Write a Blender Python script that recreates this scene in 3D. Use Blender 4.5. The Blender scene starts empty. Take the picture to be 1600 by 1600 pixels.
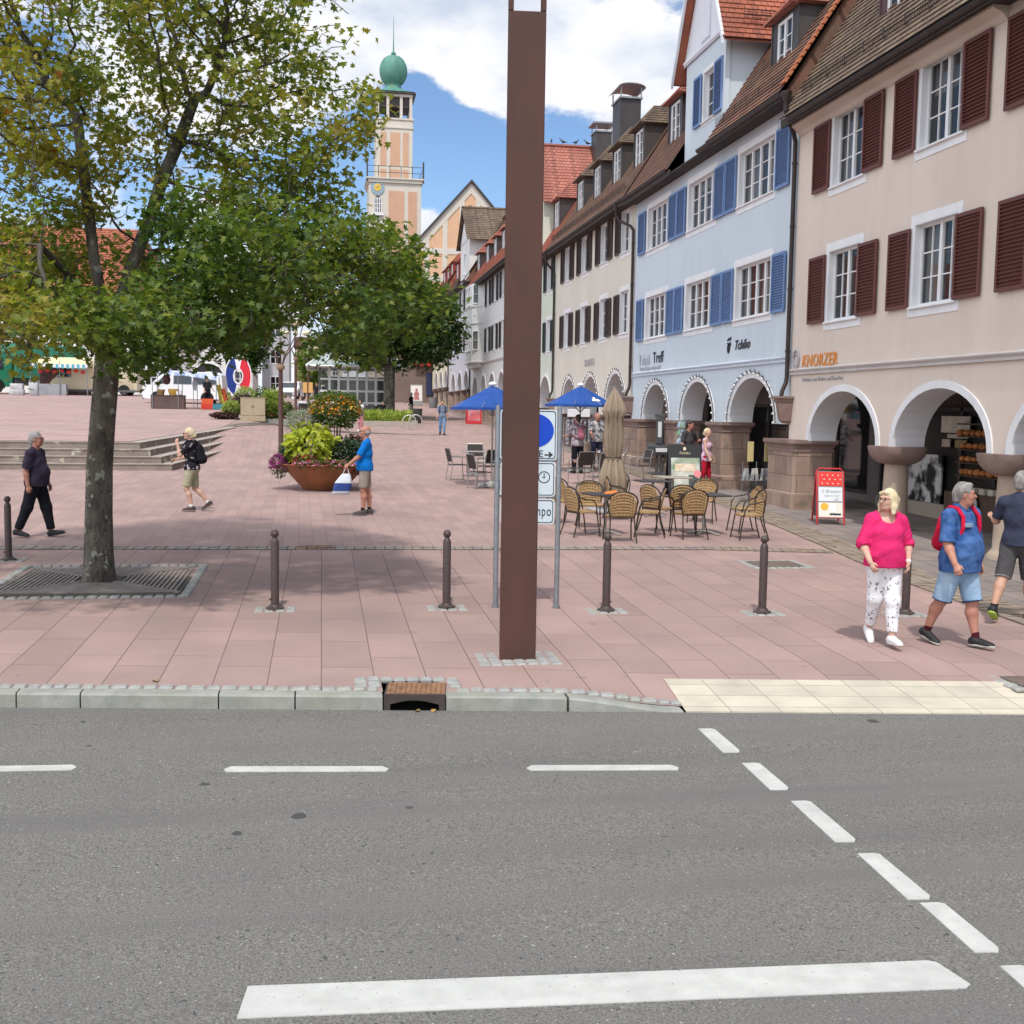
import bpy, math, random
import numpy as np
from mathutils import Vector, Matrix
R=math.radians
random.seed(7); rng=np.random.default_rng(11)
SC=bpy.context.scene; COL=SC.collection
# ---------------------------------------------------------------- camera, light, exposure
F=1750.; CZ=2.6
pitch=math.atan(158.5/F); yaw=math.atan(300*math.cos(pitch)/F); roll=.015
fw=Vector((math.sin(yaw)*math.cos(pitch),math.cos(yaw)*math.cos(pitch),-math.sin(pitch)))
r0=Vector((math.cos(yaw),-math.sin(yaw),0)); u0=r0.cross(fw)
rt=r0*math.cos(roll)+u0*math.sin(roll); up=u0*math.cos(roll)-r0*math.sin(roll)
cam=bpy.data.cameras.new('camera'); camo=bpy.data.objects.new('camera',cam); COL.objects.link(camo)
camo.matrix_world=Matrix(((rt.x,up.x,-fw.x,0),(rt.y,up.y,-fw.y,0),(rt.z,up.z,-fw.z,CZ),(0,0,0,1)))
cam.sensor_width=36; cam.lens=F/1600*36; cam.clip_start=.1; cam.clip_end=4000; SC.camera=camo
SUN=Vector((-.09,-.49,.87)).normalized()          # towards the sun
sun=bpy.data.lights.new('sun','SUN'); sun.energy=2.9; sun.angle=R(2.2); sun.color=(1,.95,.88)
suno=bpy.data.objects.new('sun',sun); COL.objects.link(suno); suno.rotation_euler=SUN.to_track_quat('Z','Y').to_euler(); suno.location=(0,-20,40)
SC.view_settings.view_transform='Standard'; SC.view_settings.look='None'; SC.view_settings.exposure=-.09; SC.view_settings.gamma=1
W=bpy.data.worlds.new("World"); SC.world=W; W.use_nodes=True
nt=W.node_tree; N=nt.nodes; L=nt.links; N.clear()
out=N.new('ShaderNodeOutputWorld'); bg=N.new('ShaderNodeBackground'); bg.inputs[1].default_value=.145
sky=N.new('ShaderNodeTexSky'); sky.sky_type='NISHITA'; sky.sun_disc=False
sky.sun_elevation=math.asin(SUN.z); sky.sun_rotation=math.atan2(SUN.x,SUN.y); sky.altitude=700; sky.dust_density=.6; sky.ozone_density=1.6
tc=N.new('ShaderNodeTexCoord')
def nmath(op,a,b=None,c=None,clamp=False):
    n=N.new('ShaderNodeMath'); n.operation=op; n.use_clamp=clamp
    for i,v in enumerate((a,b,c)):
        if v is None: continue
        if isinstance(v,(int,float)): n.inputs[i].default_value=v
        else: L.new(v,n.inputs[i])
    return n.outputs[0]
def skydir(px,py):
    d=fw+rt*((px-800)/F)-up*((py-800)/F); return d.normalized()
mp=N.new('ShaderNodeMapping'); mp.inputs['Scale'].default_value=(1,1,2.1); L.new(tc.outputs['Generated'],mp.inputs[0])
n1=N.new('ShaderNodeTexNoise'); n1.inputs['Scale'].default_value=5.5; n1.inputs['Detail'].default_value=10; n1.inputs['Roughness'].default_value=.62; L.new(mp.outputs[0],n1.inputs[0])
n2=N.new('ShaderNodeTexNoise'); n2.inputs['Scale'].default_value=22; n2.inputs['Detail'].default_value=8; n2.inputs['Roughness'].default_value=.65; L.new(mp.outputs[0],n2.inputs[0])
dens=nmath('MULTIPLY_ADD',n1.outputs[0],1.5,-.80)
# cumulus banks: direction, angular radius, weight (negative clears the sky)
for (px,py,r,w) in [(765,100,.065,.62),(860,140,.05,.36),(950,120,.06,.40),(1020,160,.06,.38),(1070,110,.05,.3),(715,120,.04,.50),(690,40,.07,.20),(850,20,.09,.18),(1000,20,.07,.16),(560,60,.09,.34),(600,20,.08,.28),(430,120,.10,.34),(300,110,.10,.30),(160,120,.08,.2),(660,335,.032,.50),(690,350,.03,.45),(500,560,.12,.4),(380,420,.08,.3),
                   (672,132,.035,-.55),(655,190,.04,-.4),(650,235,.065,-.8),(730,270,.06,-.9),(700,215,.04,-.4),(640,130,.025,-.35),(560,260,.06,-.4),(450,300,.06,-.4),(60,190,.06,-.5),(240,250,.05,-.5),(870,215,.05,-.7),(870,92,.022,-.30),(930,100,.018,-.22),(780,30,.03,-.12),(950,60,.03,-.12),(60,90,.05,-.3)]:
    d=skydir(px,py)
    vd=N.new('ShaderNodeVectorMath'); vd.operation='DISTANCE'; L.new(tc.outputs['Generated'],vd.inputs[0]); vd.inputs[1].default_value=d
    mr=N.new('ShaderNodeMapRange'); mr.interpolation_type='SMOOTHSTEP'; L.new(vd.outputs['Value'],mr.inputs[0])
    mr.inputs[1].default_value=r*1.35; mr.inputs[2].default_value=0; mr.inputs[3].default_value=0; mr.inputs[4].default_value=w
    dens=nmath('ADD',dens,mr.outputs[0])
dens=nmath('ADD',dens,nmath('MULTIPLY_ADD',n2.outputs[0],.9,-.45))
# unseen bright cloud added left and behind the camera to raise fill light
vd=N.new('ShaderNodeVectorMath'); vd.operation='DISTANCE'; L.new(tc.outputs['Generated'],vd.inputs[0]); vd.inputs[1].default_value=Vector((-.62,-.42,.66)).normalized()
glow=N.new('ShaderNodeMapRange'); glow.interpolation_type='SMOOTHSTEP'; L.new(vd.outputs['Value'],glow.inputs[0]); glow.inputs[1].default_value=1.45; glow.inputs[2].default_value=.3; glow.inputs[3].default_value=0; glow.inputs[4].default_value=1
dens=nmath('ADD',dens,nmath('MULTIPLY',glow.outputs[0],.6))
cov=nmath('MULTIPLY_ADD',dens,2.2,.34,clamp=True)
cr=N.new('ShaderNodeMapRange'); cr.interpolation_type='SMOOTHSTEP'; L.new(cov,cr.inputs[0])
n3=N.new('ShaderNodeTexNoise'); n3.inputs['Scale'].default_value=11; n3.inputs['Detail'].default_value=6; L.new(mp.outputs[0],n3.inputs[0])
shade=N.new('ShaderNodeMapRange'); L.new(n3.outputs[0],shade.inputs[0]); shade.inputs[1].default_value=.36; shade.inputs[2].default_value=.60; shade.inputs[3].default_value=0; shade.inputs[4].default_value=1
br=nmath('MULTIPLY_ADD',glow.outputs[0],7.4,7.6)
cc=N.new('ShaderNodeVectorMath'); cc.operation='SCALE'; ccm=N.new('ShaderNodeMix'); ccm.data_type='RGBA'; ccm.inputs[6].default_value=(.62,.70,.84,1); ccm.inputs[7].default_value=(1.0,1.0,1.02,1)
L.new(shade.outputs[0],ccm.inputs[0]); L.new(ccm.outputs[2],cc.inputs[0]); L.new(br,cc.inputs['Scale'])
mx=N.new('ShaderNodeMix'); mx.data_type='RGBA'; L.new(cr.outputs[0],mx.inputs[0])
sc_=N.new('ShaderNodeVectorMath'); sc_.operation='MULTIPLY'; L.new(sky.outputs[0],sc_.inputs[0]); sc_.inputs[1].default_value=(.93,1.05,1.17)
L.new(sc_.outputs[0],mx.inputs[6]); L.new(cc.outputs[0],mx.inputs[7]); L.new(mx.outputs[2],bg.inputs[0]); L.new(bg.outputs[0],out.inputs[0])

# ---------------------------------------------------------------- materials
MATS={}
def mat(name,col,rough=.75,col2=None,scale=4.,detail=5,bump=0.,bscale=60.,metal=0.,spec=.4,lo=.35,hi=.65,dist=.004,col3=None,scale3=1.2,amt3=.5,coord='Object',ani=None):
    if name in MATS: return MATS[name]
    m=bpy.data.materials.new(name); m.use_nodes=True; t=m.node_tree; n=t.nodes; l=t.links; p=n['Principled BSDF']
    p.inputs['Roughness'].default_value=rough; p.inputs['Metallic'].default_value=metal; p.inputs['Specular IOR Level'].default_value=spec
    c=tuple(col)+(1,)
    tcn=n.new('ShaderNodeTexCoord'); src=tcn.outputs[coord]
    if ani:
        mm=n.new('ShaderNodeMapping'); mm.inputs['Scale'].default_value=ani; l.new(src,mm.inputs[0]); src=mm.outputs[0]
    cur=None
    if col2 is not None:
        a=n.new('ShaderNodeTexNoise'); a.inputs['Scale'].default_value=scale; a.inputs['Detail'].default_value=detail; l.new(src,a.inputs[0])
        r=n.new('ShaderNodeMapRange'); r.inputs[1].default_value=lo; r.inputs[2].default_value=hi; l.new(a.outputs[0],r.inputs[0])
        x=n.new('ShaderNodeMix'); x.data_type='RGBA'; x.inputs[6].default_value=c; x.inputs[7].default_value=tuple(col2)+(1,); l.new(r.outputs[0],x.inputs[0]); cur=x.outputs[2]
    if col3 is not None:
        a=n.new('ShaderNodeTexNoise'); a.inputs['Scale'].default_value=scale3; a.inputs['Detail'].default_value=8; l.new(src,a.inputs[0])
        r=n.new('ShaderNodeMapRange'); r.inputs[1].default_value=.45; r.inputs[2].default_value=.75; r.inputs[4].default_value=amt3; l.new(a.outputs[0],r.inputs[0])
        x=n.new('ShaderNodeMix'); x.data_type='RGBA'; x.inputs[6].default_value=c
        if cur is not None: l.new(cur,x.inputs[6])
        x.inputs[7].default_value=tuple(col3)+(1,); l.new(r.outputs[0],x.inputs[0]); cur=x.outputs[2]
    if cur is not None: l.new(cur,p.inputs['Base Color'])
    else: p.inputs['Base Color'].default_value=c
    if bump:
        b=n.new('ShaderNodeTexNoise'); b.inputs['Scale'].default_value=bscale; b.inputs['Detail'].default_value=4; l.new(src,b.inputs[0])
        bb=n.new('ShaderNodeBump'); bb.inputs['Strength'].default_value=bump; bb.inputs['Distance'].default_value=dist; l.new(b.outputs[0],bb.inputs['Height']); l.new(bb.outputs[0],p.inputs['Normal'])
    MATS[name]=m; m['cur']=1
    return m
def basecol(m):
    p=m.node_tree.nodes['Principled BSDF']; i=p.inputs['Base Color']; return p,i
def add_brick(m,vec,w,h,mortar,mcol,off=.5,var=.12,sq=None,noise=0,bump=.4,mort_str=1.):
    """overlay a brick pattern: vec = (expr for u, expr for v) rows of a 3x2 matrix on object coords"""
    t=m.node_tree; n=t.nodes; l=t.links; p,i=basecol(m)
    tcn=n.new('ShaderNodeTexCoord'); 
    def dot(v):
        d=n.new('ShaderNodeVectorMath'); d.operation='DOT_PRODUCT'; l.new(tcn.outputs['UV' if vec=='UV' else 'Object'],d.inputs[0]); d.inputs[1].default_value=v; return d.outputs['Value']
    c=n.new('ShaderNodeCombineXYZ')
    vv=((1,0,0),(0,1,0)) if vec=='UV' else vec
    l.new(dot(vv[0]),c.inputs[0]); l.new(dot(vv[1]),c.inputs[1]); src=c.outputs[0]
    if noise:
        a=n.new('ShaderNodeTexNoise'); a.inputs['Scale'].default_value=6; l.new(src,a.inputs[0])
        s=n.new('ShaderNodeVectorMath'); s.operation='MULTIPLY_ADD'; l.new(a.outputs['Color'],s.inputs[0]); s.inputs[1].default_value=(noise,)*3; l.new(src,s.inputs[2]); src=s.outputs[0]
    b=n.new('ShaderNodeTexBrick'); l.new(src,b.inputs[0]); b.offset=off; b.inputs['Scale'].default_value=1; b.inputs['Brick Width'].default_value=w; b.inputs['Row Height'].default_value=h
    b.inputs['Mortar Size'].default_value=mortar; b.inputs['Mortar Smooth'].default_value=.1
    b.inputs['Color1'].default_value=(1-var,1-var,1-var,1); b.inputs['Color2'].default_value=(1+var,1+var*.9,1+var*.8,1); b.inputs['Mortar'].default_value=(1,1,1,1)
    x=n.new('ShaderNodeMix'); x.data_type='RGBA'; x.blend_type='MULTIPLY'; x.inputs[0].default_value=1
    if i.links: l.new(i.links[0].from_socket,x.inputs[6])
    else: x.inputs[6].default_value=i.default_value[:]
    l.new(b.outputs['Color'],x.inputs[7])
    y=n.new('ShaderNodeMix'); y.data_type='RGBA'; 
    f=n.new('ShaderNodeMath'); f.operation='MULTIPLY'; l.new(b.outputs['Fac'],f.inputs[0]); f.inputs[1].default_value=mort_str
    l.new(f.outputs[0],y.inputs[0]); l.new(x.outputs[2],y.inputs[6]); y.inputs[7].default_value=tuple(mcol)+(1,)
    l.new(y.outputs[2],i)
    if bump:
        bb=n.new('ShaderNodeBump'); bb.invert=True; bb.inputs['Strength'].default_value=bump; bb.inputs['Distance'].default_value=.01; l.new(b.outputs['Fac'],bb.inputs['Height'])
        ni=p.inputs['Normal']
        if ni.links: l.new(ni.links[0].from_socket,bb.inputs['Normal'])
        l.new(bb.outputs[0],ni)
    return m
def add_spots(m,col,scale,thr,soft=.03,detail=2,amt=1.):
    t=m.node_tree; n=t.nodes; l=t.links; p,i=basecol(m)
    tcn=n.new('ShaderNodeTexCoord'); a=n.new('ShaderNodeTexNoise'); a.inputs['Scale'].default_value=scale; a.inputs['Detail'].default_value=detail; l.new(tcn.outputs['Object'],a.inputs[0])
    r=n.new('ShaderNodeMapRange'); r.inputs[1].default_value=thr; r.inputs[2].default_value=thr+soft; r.inputs[4].default_value=amt; l.new(a.outputs[0],r.inputs[0])
    y=n.new('ShaderNodeMix'); y.data_type='RGBA'; l.new(r.outputs[0],y.inputs[0])
    if i.links: l.new(i.links[0].from_socket,y.inputs[6])
    else: y.inputs[6].default_value=i.default_value[:]
    y.inputs[7].default_value=tuple(col)+(1,); l.new(y.outputs[2],i); return m

# ---------------------------------------------------------------- mesh builder
class MB:
    def __init__(s): s.v=[]; s.f=[]; s.m=[]; s.uv={}
    def add(s,vs,fs,mi=0):
        b=len(s.v); s.v+= [tuple(map(float,q)) for q in vs]; s.f+=[tuple(b+i for i in f) for f in fs]; s.m+=[mi]*len(fs); return s
    def quad(s,a,b,c,d,mi=0,uv=None):
        s.add([a,b,c,d],[(0,1,2,3)],mi)
        if uv: s.uv[len(s.f)-1]=uv
        return s
    def poly(s,pts,mi=0): return s.add(pts,[tuple(range(len(pts)))],mi)
    def box(s,x0,x1,y0,y1,z0,z1,mi=0,M=None,bev=0):
        if bev:
            b=bev; vs=[]
            # chamfered box: three nested rings
            def ring(x0,x1,y0,y1,z,c): return [(x0+c,y0,z),(x1-c,y0,z),(x1,y0+c,z),(x1,y1-c,z),(x1-c,y1,z),(x0+c,y1,z),(x0,y1-c,z),(x0,y0+c,z)]
            rs=[ring(x0+b,x1-b,y0+b,y1-b,z0,b*.3),ring(x0,x1,y0,y1,z0+b,b),ring(x0,x1,y0,y1,z1-b,b),ring(x0+b,x1-b,y0+b,y1-b,z1,b*.3)]
            return s.loft(rs,mi,M=M)
        vs=[(x0,y0,z0),(x1,y0,z0),(x1,y1,z0),(x0,y1,z0),(x0,y0,z1),(x1,y0,z1),(x1,y1,z1),(x0,y1,z1)]
        if M is not None: vs=[tuple(M@Vector(q)) for q in vs]
        return s.add(vs,[(0,3,2,1),(4,5,6,7),(0,1,5,4),(1,2,6,5),(2,3,7,6),(3,0,4,7)],mi)
    def loft(s,rings,mi=0,caps=True,closed=False,M=None):
        n=len(rings[0]); vs=[q for r in rings for q in r]
        if M is not None: vs=[tuple(M@Vector(q)) for q in vs]
        fs=[]; k=len(rings)
        for i in range(k if closed else k-1):
            a=i*n; b=((i+1)%k)*n
            for j in range(n): fs.append((a+j,a+(j+1)%n,b+(j+1)%n,b+j))
        if caps and not closed: fs.append(tuple(range(n))[::-1]); fs.append(tuple((k-1)*n+j for j in range(n)))
        return s.add(vs,fs,mi)
    def tube(s,pts,r,n=8,mi=0,caps=True,closed=False):
        pts=[Vector(p) for p in pts]; k=len(pts)
        if not hasattr(r,'__len__'): r=[r]*k
        rings=[]; prev=None
        for i,p in enumerate(pts):
            if closed: t=(pts[(i+1)%k]-pts[i-1])
            else: t=(pts[min(i+1,k-1)]-pts[max(i-1,0)])
            t.normalize()
            if prev is None:
                a=Vector((0,0,1)) if abs(t.z)<.9 else Vector((1,0,0)); u=t.cross(a).normalized()
            else:
                u=prev-t*prev.dot(t)
                if u.length<1e-5: u=t.orthogonal()
                u.normalize()
            prev=u; w=t.cross(u)
            rings.append([tuple(p+(u*math.cos(2*math.pi*j/n)+w*math.sin(2*math.pi*j/n))*r[i]) for j in range(n)])
        return s.loft(rings,mi,caps,closed)
    def lathe(s,prof,c=(0,0,0),n=20,mi=0,sx=1,sy=1,caps=True,ph=0):
        rings=[[(c[0]+r*sx*math.cos(2*math.pi*j/n+ph),c[1]+r*sy*math.sin(2*math.pi*j/n+ph),c[2]+z) for j in range(n)] for r,z in prof]
        return s.loft(rings,mi,caps)
    def prism(s,poly,ax,a,b,mi=0):
        """poly 2D; ax='x': poly=(y,z) extruded x from a to b, etc."""
        f={'x':lambda q,t:(t,q[0],q[1]),'y':lambda q,t:(q[0],t,q[1]),'z':lambda q,t:(q[0],q[1],t)}[ax]
        n=len(poly); vs=[f(q,a) for q in poly]+[f(q,b) for q in poly]
        return s.add(vs,[tuple(range(n))[::-1],tuple(range(n,2*n))]+[(j,(j+1)%n,n+(j+1)%n,n+j) for j in range(n)],mi)
    def sphere(s,c,r,n=12,mi=0,sz=None):
        r=r if hasattr(r,'__len__') else (r,r,r); k=max(5,n//2)
        rings=[[(c[0]+r[0]*math.sin(math.pi*i/k)*math.cos(2*math.pi*j/n),c[1]+r[1]*math.sin(math.pi*i/k)*math.sin(2*math.pi*j/n),c[2]-r[2]*math.cos(math.pi*i/k)) for j in range(n)] for i in [.05]+list(range(1,k))+[k-.05]]
        return s.loft(rings,mi)
    def build(s,name,mats,parent=None,smooth=False,world=None):
        me=bpy.data.meshes.new(name); me.from_pydata(s.v,[],s.f)
        if not isinstance(mats,(list,tuple)): mats=[mats]
        for m in mats: me.materials.append(m)
        if len(mats)>1: me.polygons.foreach_set('material_index',s.m)
        if s.uv:
            ul=me.uv_layers.new(name='uv')
            for fi,uv in s.uv.items():
                for li,c in zip(me.polygons[fi].loop_indices,uv): ul.data[li].uv=c
        if smooth:
            me.polygons.foreach_set('use_smooth',[True]*len(me.polygons))
            try: me.set_sharp_from_angle(angle=R(smooth if smooth>1 else 40))
            except Exception: pass
        me.update()
        return place(name,me,parent)
def place(name,me,parent=None):
    o=bpy.data.objects.new(name,me); COL.objects.link(o)
    if parent is not None: o.parent=parent
    return o
def wchild(o,root):
    """parent a world-coordinate mesh to a root without moving it"""
    o.parent=root; o.location=-root.location; return o
def tag(o,label=None,cat=None,group=None,kind=None):
    if label: o['label']=label
    if cat: o['category']=cat
    if group: o['group']=group
    if kind: o['kind']=kind
    return o
def thing(name,label,cat,loc=(0,0,0),rz=0,group=None):
    o=bpy.data.objects.new(name,None); COL.objects.link(o); o.empty_display_size=.2; o.location=loc; o.rotation_euler=(0,0,rz)
    return tag(o,label,cat,group)
def copytree(o,parent=None):
    c=o.copy(); COL.objects.link(c); c.parent=parent
    for ch in list(o.children):
        copytree(ch,c)
    return c
def dup(o,label,loc,rz=0,group=None):
    c=copytree(o); c.location=loc; c.rotation_euler=(0,0,rz); c['label']=label
    if group: c['group']=group
    return c
def textmesh(txt,size,shear=0,extrude=.004,bold=0,sx=1.):
    cu=bpy.data.curves.new('t','FONT'); cu.body=txt; cu.size=size; cu.shear=shear; cu.extrude=extrude; cu.align_x='LEFT'; cu.offset=bold; cu.resolution_u=3; cu.space_character=1.12
    o=bpy.data.objects.new('t',cu); COL.objects.link(o); dg=bpy.context.evaluated_depsgraph_get(); me=bpy.data.meshes.new_from_object(o.evaluated_get(dg)); 
    bpy.data.objects.remove(o); me.materials.clear()
    if sx!=1: me.transform(Matrix.Diagonal((sx,1,1,1)))
    return me
def lettering(txt,size,loc,m,parent,right=(0,-1,0),upv=(0,0,1),name='lettering',**k):
    me=textmesh(txt,size,**k); me.materials.append(m); rx=Vector(right); u=Vector(upv); nn=rx.cross(u)
    M=Matrix(((rx.x,u.x,nn.x,loc[0]),(rx.y,u.y,nn.y,loc[1]),(rx.z,u.z,nn.z,loc[2]),(0,0,0,1)))
    me.transform(M); me.name=name; o=place(name,me); 
    if parent is not None: wchild(o,parent)
    return o

# ---------------------------------------------------------------- ground heights
def sst(a,b,x):
    t=min(1,max(0,(x-a)/(b-a))); return t*t*(3-2*t)
def GM(y): return .021*y if y<50 else (1.05+.035*(y-50) if y<118 else 3.43)
def GU(y): return .35+.0325*y if y<95 else 3.4375
def KY(x): return 9.34-.131*x
def G(x,y):
    m=GM(y); w=sst(2.5,-4.0,x)*sst(33.9,44.4,y); z=m+(GU(y)-m)*w
    if y<12: z-=.115*sst(1.9,3.05,x)*(1-min(1,max(0,(y-KY(x))/1.3)))
    return z
def GG(x,y):
    return GU(y) if (y>35.2 and x<-5.7+(y-35.2)*.217 and x<-3.7) else G(x,y)
def sheet(name,xs,ysf,zf,m,kind='structure',nv=2):
    """grid sheet: xs list, ysf(x)->list of y (same length)"""
    V=[];Fc=[]
    n=None
    for x in xs:
        ys=ysf(x); n=len(ys)
        for y in ys: V.append((x,y,zf(x,y)))
    for i in range(len(xs)-1):
        for j in range(n-1): Fc.append((i*n+j,(i+1)*n+j,(i+1)*n+j+1,i*n+j+1))
    b=MB(); b.add(V,Fc); o=b.build(name,m,smooth=60)
    if kind: tag(o,kind=kind)
    return o
def lerp(a,b,n): return [a+(b-a)*i/n for i in range(n+1)]

def add_streaks(m,col,amt=.3,sc=2.2,ani=(1,5,.22)):
    t=m.node_tree; n=t.nodes; l=t.links; p,i=basecol(m)
    tcn=n.new('ShaderNodeTexCoord'); mm=n.new('ShaderNodeMapping'); mm.inputs['Scale'].default_value=ani; l.new(tcn.outputs['Object'],mm.inputs[0])
    a=n.new('ShaderNodeTexNoise'); a.inputs['Scale'].default_value=sc; a.inputs['Detail'].default_value=7; l.new(mm.outputs[0],a.inputs[0])
    r=n.new('ShaderNodeMapRange'); r.inputs[1].default_value=.5; r.inputs[2].default_value=.75; r.inputs[4].default_value=amt; l.new(a.outputs[0],r.inputs[0])
    y=n.new('ShaderNodeMix'); y.data_type='RGBA'; l.new(r.outputs[0],y.inputs[0])
    if i.links: l.new(i.links[0].from_socket,y.inputs[6])
    else: y.inputs[6].default_value=i.default_value[:]
    y.inputs[7].default_value=tuple(col)+(1,); l.new(y.outputs[2],i); return m
# ================================================================ GROUND
asph=mat('asphalt',(.124,.118,.106),.9,(.23,.221,.202),75,detail=3,lo=.36,hi=.66,bump=.9,bscale=95,dist=.012,col3=(.15,.143,.138),scale3=1.1,amt3=.45,spec=.25)
add_spots(asph,(.50,.49,.46),52,.69,.02,3,.85); add_spots(asph,(.045,.045,.048),34,.67,.02,3,.8); add_spots(asph,(.24,.17,.12),.55,.66,.12,5,.35)
add_streaks(asph,(.20,.19,.175),.45,1.0,(.06,1.1,1)); add_streaks(asph,(.105,.10,.10),.4,1.7,(.08,1.3,1)); add_spots(asph,(.05,.048,.048),4.5,.775,.01,1,.8)
pav=mat('slab_paving',(.38,.263,.233),.88,(.335,.232,.207),1.1,bump=.35,bscale=120,dist=.004,col3=(.26,.19,.18),scale3=.5,amt3=.55,spec=.2)
add_brick(pav,((.131,1,0),(1,0,0)),1.07,.465,.0045,(.14,.10,.09),.37,.085,noise=.004,bump=.5); add_spots(pav,(.2,.15,.14),3.2,.68,.05,6,.5); add_spots(pav,(.45,.33,.3),5,.7,.03,6,.35); add_spots(pav,(.15,.115,.11),9,.765,.012,1,.6); add_streaks(pav,(.23,.175,.165),.35,.8,(1,.8,1))
plz=mat('plaza_pavers',(.38,.265,.235),.88,(.33,.23,.21),1.1,bump=.3,bscale=90,dist=.004,col3=(.26,.19,.18),scale3=.35,amt3=.5,spec=.2)
add_brick(plz,((0,1,0),(1,.02,0)),.95,.24,.0038,(.23,.155,.14),.5,.08,noise=.01,bump=.3)
upm=mat('upper_plaza_pavers',(.43,.30,.27),.9,(.36,.25,.23),.9,bump=.2,bscale=60,col3=(.30,.23,.22),scale3=.3,amt3=.4,spec=.2)
add_brick(upm,((1,.05,0),(.10,1,0)),7.3,.95,.022,(.24,.17,.155),.4,.05,noise=.25,bump=.3)
side=mat('sidewalk_slabs',(.265,.225,.205),.88,(.215,.18,.168),1.4,bump=.3,bscale=90,col3=(.19,.16,.15),scale3=.7,amt3=.5,spec=.2)
add_brick(side,((.0,1,0),(1,0,0)),.75,.42,.009,(.09,.075,.07),.43,.10,noise=.01)
cobm=mat('cobble_granite',(.36,.36,.34),.85,(.26,.26,.25),9,bump=.5,bscale=120,col3=(.3,.3,.22),scale3=3,amt3=.5)
cobb=mat('cobble_ochre',(.33,.26,.19),.85,(.2,.155,.12),7,bump=.5,bscale=100,col3=(.36,.32,.27),scale3=2,amt3=.6)
jointm=mat('joint_sand',(.13,.11,.09),.95,(.09,.08,.065),20)
kerbm=mat('kerb_granite',(.33,.33,.30),.85,(.25,.255,.225),6,bump=.5,bscale=140,col3=(.25,.26,.17),scale3=2.2,amt3=.55); add_spots(kerbm,(.12,.12,.11),55,.66,.03,2,.6)
cream=mat('cream_tactile_slab',(.56,.51,.405),.8,(.47,.425,.34),3,bump=.3,bscale=70,spec=.3); add_brick(cream,((1,0,0),(.131,1,0)),.43,.27,.005,(.30,.27,.21),.0,.08); add_spots(cream,(.3,.27,.23),3,.62,.15,6,.5)
grd=mat('earth',(.16,.13,.11),.95,(.12,.1,.09),.3)
tag(sheet('ground',[-1500,-300,-60,60,300,1500],lambda x:[-300,-40,8,60,118,400,2500],lambda x,y:(.021*y-.5 if y<60 else GM(min(y,118))-.6),grd),kind='structure')
road=sheet('road',lerp(-60,60,24),lambda x:[-40,-10,0,4,KY(x)],lambda x,y:.021*y-.12,asph)
pvt=sheet('pavement',[-60,-40,-20,-10,-5,-2,0,.3,.515,1.025,1.3,1.6]+lerp(1.8,3.2,14)+[4,6,8,10,12,14,20,60],lambda x:[KY(x)+.14]+[KY(x)+.14+d for d in (.13,.36,.5,.7,.9,1.16,1.5)]+[12,14,16,17.95-.046*x],lambda x,y:G(x,y),pav)
# drop the pavement faces under the storm drain
import bmesh
bm=bmesh.new(); bm.from_mesh(pvt.data); bm.faces.ensure_lookup_table()
bmesh.ops.delete(bm,geom=[f for f in bm.faces if .515<f.calc_center_median().x<1.025 and f.calc_center_median().y<KY(.77)+.5],context='FACES'); bm.to_mesh(pvt.data); bm.free()
sheet('plaza',[-60,-45,-30,-20,-12,-8]+lerp(-6,4,20)+[5,6,7,8,9,10.2,14,20,45,80],lambda x:[17.95-.046*x,19,22,26,30,32]+lerp(33.,46,26)+[50,54,58,62,66,72,80,88,95,100,106,112,118,160,220],G,plz)
V=MB()
ys=[35.2]+lerp(36,45,9)+[50,60,70,80,88,95,105,118]
for a,b in zip(ys[:-1],ys[1:]):
    ea=min(-3.7,-5.7+(a-35.2)*.217); eb=min(-3.7,-5.7+(b-35.2)*.217)
    V.quad((-60,a,GU(a)+.006),(ea,a,GU(a)+.006),(eb,b,GU(b)+.006),(-60,b,GU(b)+.006))
tag(V.build('upper_plaza',upm),kind='structure')
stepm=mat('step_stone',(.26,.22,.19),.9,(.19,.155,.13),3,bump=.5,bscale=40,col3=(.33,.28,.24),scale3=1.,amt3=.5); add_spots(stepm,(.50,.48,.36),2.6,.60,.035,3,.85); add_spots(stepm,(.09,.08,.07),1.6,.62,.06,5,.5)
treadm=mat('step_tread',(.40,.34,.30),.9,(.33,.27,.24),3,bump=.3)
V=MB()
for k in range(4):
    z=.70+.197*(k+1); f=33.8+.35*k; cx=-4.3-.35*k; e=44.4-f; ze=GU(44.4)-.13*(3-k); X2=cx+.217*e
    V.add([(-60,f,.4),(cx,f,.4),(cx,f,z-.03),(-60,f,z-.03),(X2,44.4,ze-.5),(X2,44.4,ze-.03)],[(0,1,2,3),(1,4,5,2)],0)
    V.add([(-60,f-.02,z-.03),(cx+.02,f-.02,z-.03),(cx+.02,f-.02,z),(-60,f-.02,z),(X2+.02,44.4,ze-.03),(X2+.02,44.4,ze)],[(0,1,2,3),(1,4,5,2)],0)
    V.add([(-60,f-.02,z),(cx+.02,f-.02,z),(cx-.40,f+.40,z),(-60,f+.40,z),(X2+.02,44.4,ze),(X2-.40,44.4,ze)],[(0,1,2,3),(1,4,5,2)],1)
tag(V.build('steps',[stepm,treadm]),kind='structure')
sheet('sidewalk',lerp(0,1,6),lambda t:[KY(8.4)+.2,9,10,12,14,17,20,24,30,36,42,50,58,66,75,85,95,105,112],lambda t,y:G(9,y)+.006,side)
o=bpy.data.objects['sidewalk']
for v in o.data.vertices:
    t,y=v.co.x,v.co.y; xa=8.2+(min(y,40)-12)*.062; v.co.x=xa+(15-xa)*t; v.co.z=G(min(v.co.x,9),y)+.006
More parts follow.
